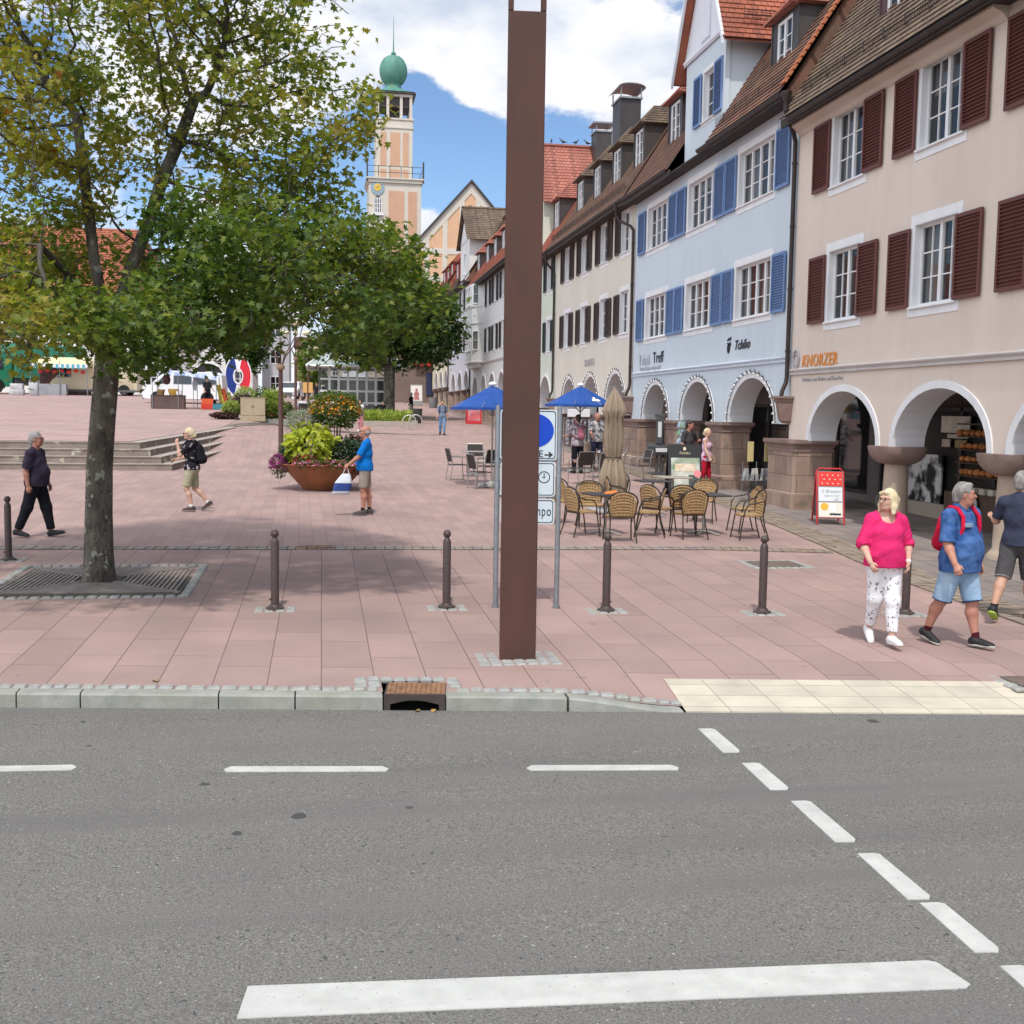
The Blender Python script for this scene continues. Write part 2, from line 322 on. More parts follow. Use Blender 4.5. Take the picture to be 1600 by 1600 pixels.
def cob(b,x,y,w,d,z,mi=0,h=.02):
    a=rng.normal(0,.04); M=Matrix.Translation((x,y,z))@Matrix.Rotation(a,4,'Z'); b.box(-w/2,w/2,-d/2,d/2,-.03,h*rng.uniform(.7,1.1),mi,M=M,bev=min(w,d)*.14)
def cobstrip(name,x0,x1,yf,m,rows=1,size=.1,h=.016):
    b=MB(); b2=[]
    for r in range(rows):
        x=x0+rng.uniform(0,size*.5)
        while x<x1:
            w=size*rng.uniform(.8,1.25); y=yf(x+w/2)+size*(r+.5); cob(b,x+w/2,y,w*.9,size*.88,G(x,y)+.0,h=h); x+=w
    return tag(b.build(name,m),kind='structure')
# cobbles behind the kerb
b=MB()
for (xa,xb) in ((-9,.40),(1.14,3.03)):
    x=xa
    while x<xb:
        w=.115*rng.uniform(.8,1.3); y=KY(x+w/2)+.205; cob(b,x+w/2,y,w*.92,.105,G(x,y)); x+=w
for yy in (.32,.43,.54):
    for x in list(np.arange(.34,1.22,.115)):
        if yy<.5 and .46<x<1.08: continue
        cob(b,x,KY(x)+yy,.105,.10,G(x,KY(x)+yy))
tag(b.build('cobble_kerb_row',cobm),kind='structure')
# kerb stones
b=MB(); xs=[-14.2,-12.9,-11.6,-10.3,-9.0,-7.7,-6.4,-5.1,-3.8,-2.5,-1.98,-.85,-.22,.51]; segs=list(zip(xs[:-1],xs[1:]))+[(1.03,2.05),(2.06,3.04)]
for a,c in segs:
    for i,(u,v) in enumerate([(a+(c-a)*k/6,a+(c-a)*(k+1)/6) for k in range(6)]):
        u2=u+(.006 if i==0 else 0); v2=v-(.006 if i==5 else 0)
        rings=[]
        for x in (u2,v2):
            y=KY(x); zt=G(x,y)+.004; zb=.021*y-.2
            rings.append([(x,y,zb),(x,y+.004,zt-.018),(x,y+.02,zt),(x,y+.145,zt+.003),(x,y+.145,zb)])
        b.loft(rings,0,caps=(i in(0,5)))
tag(b.build('kerb',kerbm),kind='structure')
# cream tactile crossing strip
xs=lerp(3.05,16,14); b=MB()
for x0,x1 in zip(xs[:-1],xs[1:]):
    for d0,d1 in zip((0,.25,.5),(.25,.5,.80)):
        def P(x,d):
            xx=x+(d*.06 if x==xs[0] else 0); y=KY(xx)+d; return (xx,y,G(xx,y)+.007)
        b.quad(P(x0,d0),P(x1,d0),P(x1,d1),P(x0,d1))
    b.quad((x0,KY(x0),-.3),(x1,KY(x1),-.3),(x1,KY(x1),G(x1,KY(x1))+.007),(x0,KY(x0),G(x0,KY(x0))+.007))
tag(b.build('tactile_strip',cream),kind='structure')
# cobbled gutters
def band(name,pts,w,m,step=.11,dirn=None):
    b=MB(); ba=MB()
    for (x0,y0),(x1,y1) in zip(pts[:-1],pts[1:]):
        L_=math.hypot(x1-x0,y1-y0); t=Vector(((x1-x0)/L_,(y1-y0)/L_)); nn=Vector((-t.y,t.x)); s=0
        k=max(1,int(L_/2))
        for i in range(k):
            a=i*L_/k; c=(i+1)*L_/k
            P=lambda s_,o_:(x0+t.x*s_+nn.x*o_,y0+t.y*s_+nn.y*o_,G(x0+t.x*s_+nn.x*o_,y0+t.y*s_+nn.y*o_)+.009)
            ba.quad(P(a,-w/2),P(c,-w/2),P(c,w/2),P(a,w/2))
        while s<L_:
            st=step*rng.uniform(.85,1.2); nr=max(1,round(w/step))
            for r in range(nr):
                o_=-w/2+w*(r+.5)/nr; x=x0+t.x*(s+st/2)+nn.x*o_; y=y0+t.y*(s+st/2)+nn.y*o_
                M=Matrix.Translation((x,y,G(x,y)+.004))@Matrix.Rotation(math.atan2(t.y,t.x)+rng.normal(0,.05),4,'Z')
                b.box(-st*.44,st*.44,-w/nr*.45,w/nr*.45,-.02,.012*rng.uniform(.5,1.5),0,M=M)
            s+=st
    o=b.build(name,m); tag(o,kind='structure'); q=ba.build(name+'_bed',jointm,parent=o)
    return o
band('cobble_gutter',[(-14,18.55),(6.4,17.62)],.36,mat('gutter_stone',(.30,.245,.215),.85,(.2,.165,.15),6,col3=(.4,.37,.33),scale3=3,amt3=.7),.15)
band('cobble_gutter_bend',[(8.22,7.9),(8.22,11.3),(8.3,14.5),(8.75,18),(9.3,23),(9.6,30),(9.8,40)],.62,cobb,.14)
band('cobble_gutter_link',[(6.4,17.62),(8.2,17.2)],.4,cobb,.13)
band('cobble_plaza_border',[(-3.7,45.5),(-2.5,50.5),(1.8,58.2),(6,57)],.7,mat('gutter_far',(.36,.3,.27),.85,(.28,.23,.2),4),.35)
# ---- road markings: white thermoplastic paint
paint=mat('road_paint',(.53,.53,.495),.75,(.45,.45,.42),8,bump=.3,bscale=150,spec=.3); add_spots(paint,(.22,.215,.20),55,.665,.03,4,.7); add_streaks(paint,(.36,.35,.33),.5,1.5,(.3,4,1))
def mark(pts):
    b=MB(); n=len(pts); zz=lambda p,d:(p[0],p[1],.021*p[1]-.12+d)
    b.add([zz(p,-.002) for p in pts]+[zz(p,.005) for p in pts],[tuple(range(n,2*n))]+[(j,(j+1)%n,n+(j+1)%n,n+j) for j in range(n)])
    return tag(b.build('road_marking',paint),kind='structure')
for x0,x1,y0,y1 in ((-4.6,-1.72,8.27,8.09),(-.68,.45,7.93,7.81),(1.45,2.53,7.71,7.60)):
    mark([(x0+.02,y0-.055),(x1,y1-.055),(x1+.02,y1),(x1-.02,y1+.055),(x0+.05,y0+.055),(x0,y0)])
mark([(-.36,4.72),(1.3,4.62),(2.93,4.52),(2.97,4.55),(2.92,4.76),(2.88,4.78),(1.2,4.88),(-.33,4.98)])
for y0,y1 in ((7.88,8.47),(7.08,7.63),(6.18,6.86),(5.40,6.0),(4.82,5.35),(4.2,4.68),(3.3,3.9)):
    xc=3.045+(8.47-(y0+y1)/2)*.055; mark([(xc-.07,y0),(xc+.05,y0-.01),(xc+.075,y0+.03),(xc+.07,y1-.02),(xc+.04,y1),(xc-.06,y1+.005)])
# ---- iron work in the ground
iron=mat('cast_iron_rust',(.36,.19,.095),.8,(.22,.12,.07),12,bump=.4,bscale=80,metal=.3)
irond=mat('cast_iron_dark',(.10,.075,.07),.6,(.075,.06,.055),10,bump=.3,metal=.5)
dark=mat('dark_void',(.008,.008,.008),1)
D=thing('storm_drain','rusty perforated iron kerb inlet set into the granite kerb','drain',(.77,KY(.77),.2))
b=MB()
Md=Matrix.Rotation(-.13,4,'Z')
def dz(x,y,z): 
    q=Md@Vector((x,y,z)); return (q.x,q.y,q.z+.021*q.y)
for i in range(9):
    for j in range(6):
        pass
# perforated lid: bars leave a grid of real holes
for i in range(12): b.add([dz(x,y,z) for x,y,z in [(-.24+i*.0425,.03,-.012),(-.24+i*.0425+.024,.03,-.012),(-.24+i*.0425+.024,.38,-.012),(-.24+i*.0425,.38,-.012),(-.24+i*.0425,.03,.012),(-.24+i*.0425+.024,.03,.012),(-.24+i*.0425+.024,.38,.012),(-.24+i*.0425,.38,.012)]],[(0,3,2,1),(4,5,6,7),(0,1,5,4),(1,2,6,5),(2,3,7,6),(3,0,4,7)])
for j in range(9): 
    y=.035+j*.041; b.add([dz(x,yy,z) for x,yy,z in [(-.24,y,-.014),(.25,y,-.014),(.25,y+.024,-.014),(-.24,y+.024,-.014),(-.24,y,.010),(.25,y,.010),(.25,y+.024,.010),(-.24,y+.024,.010)]],[(0,3,2,1),(4,5,6,7),(0,1,5,4),(1,2,6,5),(2,3,7,6),(3,0,4,7)])
b.build('lid',iron,D)
b=MB()
arc=[(-.245,-.13),(-.205,-.13)]+[(-.205+.41*i/10,-.075+.035*math.sin(math.pi*i/10)) for i in range(11)]+[(.205,-.13),(.245,-.13),(.245,.008),(-.245,.008)]
b.add([dz(x,0,z) for x,z in arc]+[dz(x,.03,z) for x,z in arc],[tuple(range(len(arc)))[::-1],tuple(range(len(arc),2*len(arc)))]+[(j,(j+1)%len(arc),len(arc)+(j+1)%len(arc),len(arc)+j) for j in range(len(arc))])
for s in (-1,1): b.add([dz(s*.25+a,yy,z) for z in (-.2,.008) for a,yy in ((-.007,0),(.007,0),(.007,.4),(-.007,.4))],[(0,3,2,1),(4,5,6,7),(0,1,5,4),(1,2,6,5),(2,3,7,6),(3,0,4,7)])
b.build('frame',irond,D)
b=MB(); b.add([dz(x,yy,z) for x,yy,z in [(-.25,.4,-.3),(.25,.4,-.3),(.25,.4,0),(-.25,.4,0),(-.25,0,-.16),(.25,0,-.16),(.25,.4,-.16),(-.25,.4,-.16)]],[(0,1,2,3),(4,5,6,7)]); b.build('pit',dark,D)
lf=mat('fallen_leaf',(.42,.27,.07),.7,(.3,.16,.04),20)
leaf_pts=[(0,-.3),(.3,-.1),(.5,.1),(.28,.25),(.42,.55),(.15,.5),(0,.9),(-.15,.5),(-.42,.55),(-.28,.25),(-.5,.1),(-.3,-.1)]
def fallen(x,y,s,a):
    b=MB(); z=(G(x,y) if y>KY(x) else .021*y-.12)+.012
    b.poly([(x+s*(p[0]*math.cos(a)-p[1]*math.sin(a)),y+s*(p[0]*math.sin(a)+p[1]*math.cos(a)),z+.01*math.sin(7*i)) for i,p in enumerate(leaf_pts)]); return b
for i,(x,y,s,a,lab) in enumerate(((-1.42,9.92,.06,.4,'yellow fallen leaf lying alone on the pink slabs left of the drain'),(.80,9.19,.05,1.,'ochre fallen leaf at the mouth of the kerb drain, nearer the middle'),(.93,9.19,.05,2.5,'ochre fallen leaf at the right end of the kerb drain mouth'))):
    tag(fallen(x,y,s,a).build('fallen_leaf',lf),lab,'leaf',group='fallen leaves')
# tree grate: herringbone cast iron square in a cobble frame
gt=thing('tree_grate','square cast iron grate with herringbone slots around the maple trunk','grate',(-2.83,15.1,G(-2.83,15.1)+.01))
b=MB()
for q in range(4):
    Mq=Matrix.Rotation(q*math.pi/2,4,'Z')
    for i in range(13):
        w=.30+i*.061
        b.box(-w+.02,w-.02,w,w+.036,-.0,.014,0,M=Mq@Matrix.Rotation(0,4,'Z'))
for a in (.785,2.356,3.927,5.498):
    M=Matrix.Rotation(a,4,'Z'); b.box(.3,1.58,-.03,.03,-.0,.018,0,M=M)
b.build('grille',mat('grate_iron',(.27,.235,.21),.85,(.20,.175,.16),8,bump=.3,metal=.2),gt)
b=MB(); b.box(-1.12,1.12,-1.12,1.12,-.03,-.004); b.build('bed',jointm,gt)
b=MB()
for s in np.arange(-1.18,1.2,.13):
    for (x,y) in ((s,-1.19),(s,1.19),(-1.19,s),(1.19,s)):
        cob(b,-2.83+x,15.1+y,.118,.118,G(-2.83+x,15.1+y)+.002)
tag(b.build('cobble_tree_border',cobm),kind='structure')
def cover(x,y,w,d,lab,m,bd=cobm,bw=.12):
    t=thing('ground_cover',lab,'manhole cover',(x,y,G(x,y)))
    b=MB(); b.box(-w/2,w/2,-d/2,d/2,0,.012,bev=.01); b.build('plate',m,t)
    b=MB(); n=int((w+bw*2)/bw)
    for i in range(n):
        for s in (-1,1): cob(b,-w/2-bw/2+(w+bw)*i/(n-1),s*(d/2+bw/2),bw*.9,bw*.9,0,h=.012)
    n=int(d/bw)
    for i in range(n):
        for s in (-1,1): cob(b,s*(w/2+bw/2),-d/2+bw/2+(d-bw)*i/max(1,n-1),bw*.9,bw*.9,0,h=.012)
    b.build('cobble_surround',bd,t)
brownp=mat('cover_earth',(.17,.125,.10),.9,(.12,.095,.08),9,bump=.6,bscale=30)
cover(6.78,15.95,.72,.62,'brown sunken cover in a pale cobble frame behind the second bollard from the right',brownp)
cover(8.45,15.4,.5,.5,'brown cover in the cobbled gutter behind the woman in pink',brownp,cobb)
cover(6.55,9.35,.5,.45,'dark cover in grey cobbles beside the cream crossing strip',brownp)
t=thing('slot_drain','dark slotted iron drain in the cobbled gutter behind the first free bollard','drain',(-.1,17.96,G(-.1,17.96)+.012))
b=MB()
for i in range(12): b.box(-.24+i*.042,-.24+i*.042+.02,-.13,.13,0,.014)
b.box(-.27,-.245,-.15,.15,0,.016); b.box(.262,.285,-.15,.15,0,.016); b.box(-.245,.262,-.15,-.132,0,.013); b.box(-.245,.262,.132,.15,0,.013)
b.build('grille',iron,t); b=MB(); b.box(-.24,.26,-.13,.13,-.01,.003); b.build('pit',dark,t)

# ================================================================ BOLLARDS AND POSTS
bolm=mat('bollard_paint',(.075,.05,.046),.45,(.055,.038,.036),30,bump=.15,bscale=200,spec=.5)
bp=thing('bollard','x','bollard')
b=MB(); b.lathe([(.105,0),(.105,.015),(.07,.03),(.06,.05),(.0475,.055),(.0475,.775),(.040,.80),(.028,.815),(.026,.83)],n=20); b.build('shaft',bolm,bp,smooth=35)
b=MB(); b.sphere((0,0,.868),.0475,16); b.build('ball_finial',bolm,bp,smooth=80)
b=MB(); b.lathe([(.085,0),(.085,.02),(.055,.045)],n=16); b.tube([(-.05,0,.11),(-.068,0,.11)],.012,6); b.build('base_flange',bolm,bp,smooth=30)
bl=[(-4.42,16.9,'bollard at the left edge in front of the man in dark clothes'),(-.53,13.05,'bollard in the tree shade nearest right of the maple trunk'),(1.45,12.98,'bollard just left of the tall rusty stele'),(3.3,12.65,'bollard just right of the grey sign post'),(5.13,12.39,'bollard in front of the cafe chairs, between sign and pedestrians'),(6.85,12.2,'bollard partly hidden by the woman in pink')]
for i,(x,y,lab) in enumerate(bl):
    if i==0: bp.location=(x,y,G(x,y)+.01); bp['label']='brown ball-topped '+lab; bp['group']='bollards along the pavement'
    else: dup(bp,'brown ball-topped '+lab,(x,y,G(x,y)+.01),rng.uniform(0,3))
    b=MB()
    for i2 in range(4):
        for j in range(3): cob(b,x-.18+i2*.12,y-.12+j*.115,.108,.104,G(x,y)-.002,h=.013)
    tag(b.build('cobble_pad',cobm),kind='structure')
# tall double stele of weathering steel
stele=mat('weathering_steel',(.115,.050,.036),.66,(.088,.043,.034),2.2,bump=.25,bscale=60,metal=.25,spec=.35,col3=(.058,.034,.032),scale3=.8,amt3=.85,ani=(1,1,.45))
px_,py_=1.86,10.47; t=thing('steel_stele','tall rust-brown steel stele with a slot near the top','stele',(px_,py_,G(px_,py_)-.01),-.10)
b=MB(); H=6.02; w=.172; d=.06
b.box(-w,w,-d,d,0,H,bev=.008); b.build('lower_slab',stele,t)
b=MB(); b.box(-w,-w+.045,-d,d,H+.002,9.5,bev=.005); b.box(w-.045,w,-d,d,H+.002,9.5,bev=.005); b.box(-w+.046,w-.046,-d,d,9.2,9.5)
b.build('upper_frame',stele,t)
b=MB()
for i in range(-3,4):
    for j in range(-2,3):
        if abs(i)<2 and abs(j)<1: continue
        cob(b,px_+i*.115,py_+j*.11,.105,.1,G(px_,py_)-.003,h=.013)
tag(b.build('cobble_pad',cobm),kind='structure')
# traffic sign with three plates
galv=mat('galvanised_steel',(.30,.32,.34),.45,(.24,.255,.27),8,metal=.6,bump=.05)
signw=mat('sign_white',(.60,.68,.72),.4,(.56,.64,.68),2); signk=mat('sign_black',(.02,.02,.022),.5); signb=mat('sign_blue',(.005,.06,.50),.4)
x0,y0,x1,y1=2.03,12.97,2.75,12.88; ang=math.atan2(y1-y0,x1-x0); Ls=math.hypot(x1-x0,y1-y0)
t=thing('traffic_sign','grey two-post traffic sign with three white plates behind the stele','traffic sign',((x0+x1)/2,(y0+y1)/2,G(2.4,12.9)),ang)
for s in (-1,1):
    b=MB(); b.lathe([(.045,0),(.045,.03),(.03,.035),(.03,2.36),(.024,2.385),(.008,2.392)],c=(s*Ls/2,0,0),n=14); b.build('pole',galv,t,smooth=40)
def rrect(w,h,r,cx=0,cz=0,n=5):
    P=[]
    for (sx,sz,a0) in ((1,1,0),(-1,1,90),(-1,-1,180),(1,-1,270)):
        for i in range(n+1):
            a=R(a0+90*i/n); P.append((cx+sx*(w/2-r)+r*math.cos(a),cz+sz*(h/2-r)+r*math.sin(a)))
    return P
def plate(w,h,cz,name='plate'):
    b=MB(); b.prism(rrect(w,h,.04,0,cz),'y',-.008,.008); o=b.build(name,[signw],t)
    o2=rrect(w-.03,h-.03,.034,0,cz); i2=rrect(w-.048,h-.048,.03,0,cz); n=len(o2); b=MB()
    b.add([(p[0],-.0105,p[1]) for p in o2]+[(p[0],-.0105,p[1]) for p in i2],[(j,(j+1)%n,n+(j+1)%n,n+j) for j in range(n)]); b.build('border',signk,o); return o
def local_text(txt,size,x,z,m,par,y=-.011,**k):
    me=textmesh(txt,size,extrude=0.001,**k); me.materials.append(m); me.transform(Matrix(((1,0,0,x),(0,0,-1,y),(0,1,0,z),(0,0,0,1)))); me.name='lettering'; return place('lettering',me,par)
Wp=Ls-.06
p1=plate(Wp,.59,2.05); b=MB(); b.prism([(.06+.235*math.cos(a),2.10+.20*math.sin(a)) for a in np.linspace(0,2*math.pi,33)[:-1]],'y',-.0125,-.008); cb=b.build('blue_disc',signb,p1)
b=MB(); b.tube([(-.06,-.014,2.16),(-.02,-.014,2.06),(.03,-.014,2.0),(.07,-.014,1.97)],.016,6); b.sphere((-.05,-.014,2.2),(.025,.004,.025),8); b.tube([(-.02,-.014,2.06),(-.05,-.014,1.96)],.014,6); b.build('pictogram',signw,cb)
local_text('ZONE',.115,-.16,1.79,signk,p1)
b=MB(); b.prism([(.19,1.825),(.25,1.825),(.235,1.85),(.245,1.855),(.29,1.82),(.245,1.785),(.235,1.79),(.25,1.81),(.19,1.81)],'y',-.0125,-.0085); b.build('arrow',signk,p1)
p2=plate(Wp-.02,.41,1.53); b=MB()
for r_,ww in ((.07,.01),):
    c=[(r_*math.cos(a),1.555+r_*math.sin(a)) for a in np.linspace(0,2*math.pi,25)[:-1]]; c2=[((r_-ww)*math.cos(a),1.555+(r_-ww)*math.sin(a)) for a in np.linspace(0,2*math.pi,25)[:-1]]; n=24
    b.add([(p[0]+.19,-.011,p[1]) for p in c]+[(p[0]+.19,-.011,p[1]) for p in c2],[(j,(j+1)%n,n+(j+1)%n,n+j) for j in range(n)])
b.box(.185,.195,-.0125,-.0105,1.55,1.6); b.box(.17,.205,-.0125,-.0105,1.548,1.556); b.build('clock_symbol',signk,p2)
p3=plate(Wp-.03,.30,1.15); local_text('Tempo',.17,-.05,1.10,signk,p3,sx=.62)
b=MB(); 
for z in (1.325,1.745): b.box(-Ls/2,Ls/2,.009,.022,z-.012,z+.012)
b.build('bracket',galv,t)
# ================================================================ ARCADED HOUSES ALONG THE RIGHT
XF=10.6
white=mat('white_paint',(.78,.79,.80),.55,(.72,.73,.74),3,bump=.05,bscale=40)
trimw=mat('white_render',(.74,.75,.77),.85,(.68,.69,.71),2,bump=.25,bscale=150)
glass=bpy.data.materials.new('window_glass'); glass.use_nodes=True
_n=glass.node_tree.nodes; _l=glass.node_tree.links; _p=_n['Principled BSDF']; _p.inputs['Base Color'].default_value=(.02,.025,.03,1); _p.inputs['Roughness'].default_value=.03; _p.inputs['Specular IOR Level'].default_value=.9; _p.inputs['IOR'].default_value=1.6
_t=_n.new('ShaderNodeBsdfTransparent'); _m=_n.new('ShaderNodeMixShader'); _m.inputs[0].default_value=.55; _l.new(_t.outputs[0],_m.inputs[1]); _l.new(_p.outputs[0],_m.inputs[2]); _l.new(_m.outputs[0],_n['Material Output'].inputs[0])
_tc=_n.new('ShaderNodeTexCoord'); _nn=_n.new('ShaderNodeTexNoise'); _nn.inputs['Scale'].default_value=1.3; _b=_n.new('ShaderNodeBump'); _b.inputs['Strength'].default_value=.15; _b.inputs['Distance'].default_value=.03; _l.new(_tc.outputs['Object'],_nn.inputs[0]); _l.new(_nn.outputs[0],_b.inputs['Height']); _l.new(_b.outputs[0],_p.inputs['Normal'])
shopglass=mat('shop_glass',(.012,.013,.014),.04,(.02,.02,.022),1.5,bump=.03,bscale=2,spec=.8)
curtain=mat('curtain',(.62,.61,.58),.9,(.45,.44,.42),9,ani=(1,6,.3)); room=mat('room_dark',(.035,.033,.032),.95,(.06,.055,.05),2)
stone=mat('red_sandstone',(.34,.235,.185),.88,(.27,.185,.15),2.2,bump=.4,bscale=50,col3=(.38,.29,.22),scale3=1.3,amt3=.8,dist=.008)
add_brick(stone,((1,1,0),(0,0,1)),.62,.42,.008,(.15,.105,.09),.5,.12,noise=.005); add_spots(stone,(.14,.12,.09),2.5,.60,.12,6,.6)
stonep=mat('sandstone_column',(.42,.335,.26),.85,(.36,.27,.21),1.8,bump=.35,bscale=45,col3=(.30,.24,.18),scale3=1.,amt3=.7)
capm=mat('sandstone_capital',(.25,.165,.145),.85,(.20,.135,.12),3,bump=.3,bscale=50,col3=(.33,.26,.22),scale3=2)
metald=mat('dark_sheet_metal',(.075,.065,.064),.5,(.055,.048,.048),2,bump=.1,bscale=8,metal=.4,col3=(.11,.10,.095),scale3=1.4,ani=(1,1,.4))
gutm=mat('gutter_brown',(.055,.042,.038),.45,(.04,.03,.028),4,metal=.5)
darkwood=mat('eave_wood',(.05,.038,.032),.8,(.035,.027,.023),4)
def tilemat(name,c,c2,c3,var=.25):
    m=mat(name,c,.85,c2,1.3,bump=.3,bscale=30,col3=c3,scale3=3.,amt3=.8); add_brick(m,'UV',.19,50,.010,tuple(x*.3 for x in c),.0,var,bump=.2); add_spots(m,tuple(x*.25 for x in c),9,.66,.04,3,.7); return m
tileR=tilemat('tile_orange_red',(.40,.13,.072),(.33,.10,.06),(.26,.09,.065))
tileP=tilemat('tile_pink_red',(.42,.17,.125),(.36,.13,.10),(.29,.11,.09))
tileO=tilemat('tile_weathered',(.165,.115,.08),(.12,.085,.065),(.24,.19,.13))
tileB=tilemat('tile_brown_old',(.22,.10,.065),(.13,.075,.055),(.20,.14,.10)); tileM=tilemat('tile_mixed',(.235,.115,.078),(.15,.105,.075),(.22,.17,.12))
def tiled(b,A,B,C_,D,mi=0,row=.165,lift=.03,flip=1):
    A,B,C_,D=map(Vector,(A,B,C_,D)); nrm=(B-A).cross(D-A).normalized()*flip
    n=max(2,int(((D-A).length+(C_-B).length)/2/row)); L1=(B-A).length
    for i in range(n):
        v0=i/n; v1=(i+1)/n
        a=A.lerp(D,v0); c=B.lerp(C_,v0); d=B.lerp(C_,v1); e=A.lerp(D,v1)
        sag=nrm*lift; j=rng.uniform(-.004,.004); sag=nrm*(lift+j)
        u0=(a-A).dot((B-A).normalized()); u1=(c-A).dot((B-A).normalized()); u2=(d-A).dot((B-A).normalized()); u3=(e-A).dot((B-A).normalized()); s=.095*(i%2)
        b.quad(a+sag,c+sag,d+nrm*.004,e+nrm*.004,mi,uv=((u0+s,i*.17),(u1+s,i*.17),(u2+s,i*.17+.16),(u3+s,i*.17+.16)))
        b.quad(a-nrm*.0,c-nrm*.0,c+sag,a+sag,mi,uv=((u0+s,i*.17),(u1+s,i*.17),(u1+s,i*.17+.01),(u0+s,i*.17+.01)))
WC={}
def window(root,yc,z0,w,h,cols=2,rows=3,X=XF,sash=2,surr=.13,depth=.15,curt=True,sill=True,open_=None,key='w'):
    """window object centred at yc: origin on the facade plane at the sill; outward is -X"""
    k=(w,h,cols,rows,sash,surr,depth,curt,sill,key)
    if k not in WC:
        b=MB(); s=surr
        if s:
            for (ya,yb,za,zb) in ((-w/2-s,w/2+s,h,h+s*1.3),(-w/2-s,w/2+s,-s*1.4,0),(-w/2-s,-w/2,0,h),(w/2,w/2+s,0,h)): b.box(-.014,.0,ya,yb,za,zb)
        for (ya,yb,za,zb) in ((-w/2,w/2,h-.012,h-.002),(-w/2,w/2,.002,.012),(-w/2+.002,-w/2+.012,.012,h-.012),(w/2-.012,w/2-.002,.012,h-.012)): b.box(-.012,depth+.03,ya,yb,za,zb)
        fw_=.05; x0=depth-.035; x1=depth+.02
        b.box(x0,x1,-w/2+.012,w/2-.012,.012,.012+fw_); b.box(x0,x1,-w/2+.012,w/2-.012,h-.012-fw_,h-.012)
        b.box(x0,x1,-w/2+.012,-w/2+.012+fw_,.012+fw_,h-.012-fw_); b.box(x0,x1,w/2-.012-fw_,w/2-.012,.012+fw_,h-.012-fw_)
        iw=w-2*(.012+fw_); sw=iw/sash
        for i in range(1,sash): y=-iw/2+i*sw; b.box(x0-.012,x1+.002,y-.045,y+.045,.012+fw_,h-.012-fw_)
        for i in range(sash):
            ya=-iw/2+i*sw; nb=cols
            for c in range(1,nb): y=ya+sw*c/nb; b.box(x0+.01,x1-.002,y-.011,y+.011,.012+fw_,h-.012-fw_)
            for r in range(1,rows): z=.07+(h-.14)*r/rows; b.box(x0+.012,x1-.004,ya+.03,ya+sw-.03,z-.011,z+.011)
        fm=b.build('window',white); me=fm.data; bpy.data.objects.remove(fm)
        b=MB(); b.quad((depth,-w/2+.02,.02),(depth,-w/2+.02,h-.02),(depth,w/2-.02,h-.02),(depth,w/2-.02,.02)); o=b.build('pane',glass); pm=o.data; bpy.data.objects.remove(o)
        b=MB(); b.box(-.07,.02,-w/2-.07,w/2+.07,-.045,-.005,bev=.008); o=b.build('sill',white); sm=o.data; bpy.data.objects.remove(o)
        n=10; cm=[None]
        for var in (((-w/2+.03,-w*.16,.03),(w*.16,w/2-.03,.03)),((-w/2+.03,-w*.02,.03),(w*.30,w/2-.03,.03)),((-w/2+.03,w/2-.03,h*.62),),((-w/2+.03,-w*.32,.03),(w*.32,w/2-.03,.03),(-w*.3,w*.3,h*.8))) if curt else ():
            b=MB()
            for (ya,yb,zb) in var:
                P=[(depth+.09+.02*(i%2),ya+(yb-ya)*i/n) for i in range(n+1)]
                for p,q in zip(P[:-1],P[1:]): b.quad((p[0],p[1],zb),(q[0],q[1],zb),(q[0],q[1],h-.03),(p[0],p[1],h-.03))
            o=b.build('curtain',curtain); cm.append(o.data); bpy.data.objects.remove(o)
        WC[k]=(me,pm,sm,cm)
    me,pm,sm,cm=WC[k]
    o=place('window',me,root); o.location=(X-root.location.x,yc-root.location.y,z0-root.location.z)
    place('pane',pm,o)
    if sill: place('sill',sm,o)
    cc_=cm[int(rng.integers(0,len(cm)))] if len(cm)>1 else None
    if cc_: place('curtain',cc_,o)
    return o
def shutter(root,yc,z0,w,h,m,X=XF):
    k=('sh',w,h,m.name)
    if k not in WC:
        b=MB(); t=.055
        b.box(-.075,-.03,-w/2,-w/2+t,0,h,bev=.006); b.box(-.075,-.03,w/2-t,w/2,0,h,bev=.006); b.box(-.073,-.032,-w/2+t,w/2-t,0,t*1.2); b.box(-.073,-.032,-w/2+t,w/2-t,h-t*1.2,h)
        n=max(8,int((h-.13)/.062))
        for i in range(n):
            z=t*1.2+(h-t*2.4)*(i+.5)/n; M=Matrix.Translation((-.052,0,z))@Matrix.Rotation(R(-38),4,'Y')
            b.box(-.026,.026,-w/2+t,w/2-t,-.006,.006,M=M)
        b.box(-.036,-.031,-w/2+t,w/2-t,t,h-t); o=b.build('shutter',m); WC[k]=o.data; bpy.data.objects.remove(o)
    o=place('shutter',WC[k],root); o.location=(X-root.location.x,yc-root.location.y,z0-root.location.z); return o
def wall(b,y0,y1,z0,z1,holes,X,mi=0,dep=.17):
    hs=[h for h in holes if h[2]<z1 and h[3]>z0]
    Y=sorted({y0,y1}|{v for h in hs for v in h[:2]}); Z=sorted({z0,z1}|{v for h in hs for v in h[2:]})
    for a,c in zip(Y[:-1],Y[1:]):
        for d,e in zip(Z[:-1],Z[1:]):
            if any(h[0]<(a+c)/2<h[1] and h[2]<(d+e)/2<h[3] for h in hs): continue
            b.quad((X,a,d),(X,a,e),(X,c,e),(X,c,d),mi)
    for (a,c,d,e) in hs:
        for q in (((a,d),(c,d)),((a,e),(c,e)),((a,d),(a,e)),((c,d),(c,e))):
            (p,r),(s,t)=q; b.quad((X,p,r),(X+dep,p,r),(X+dep,s,t),(X,s,t),mi)
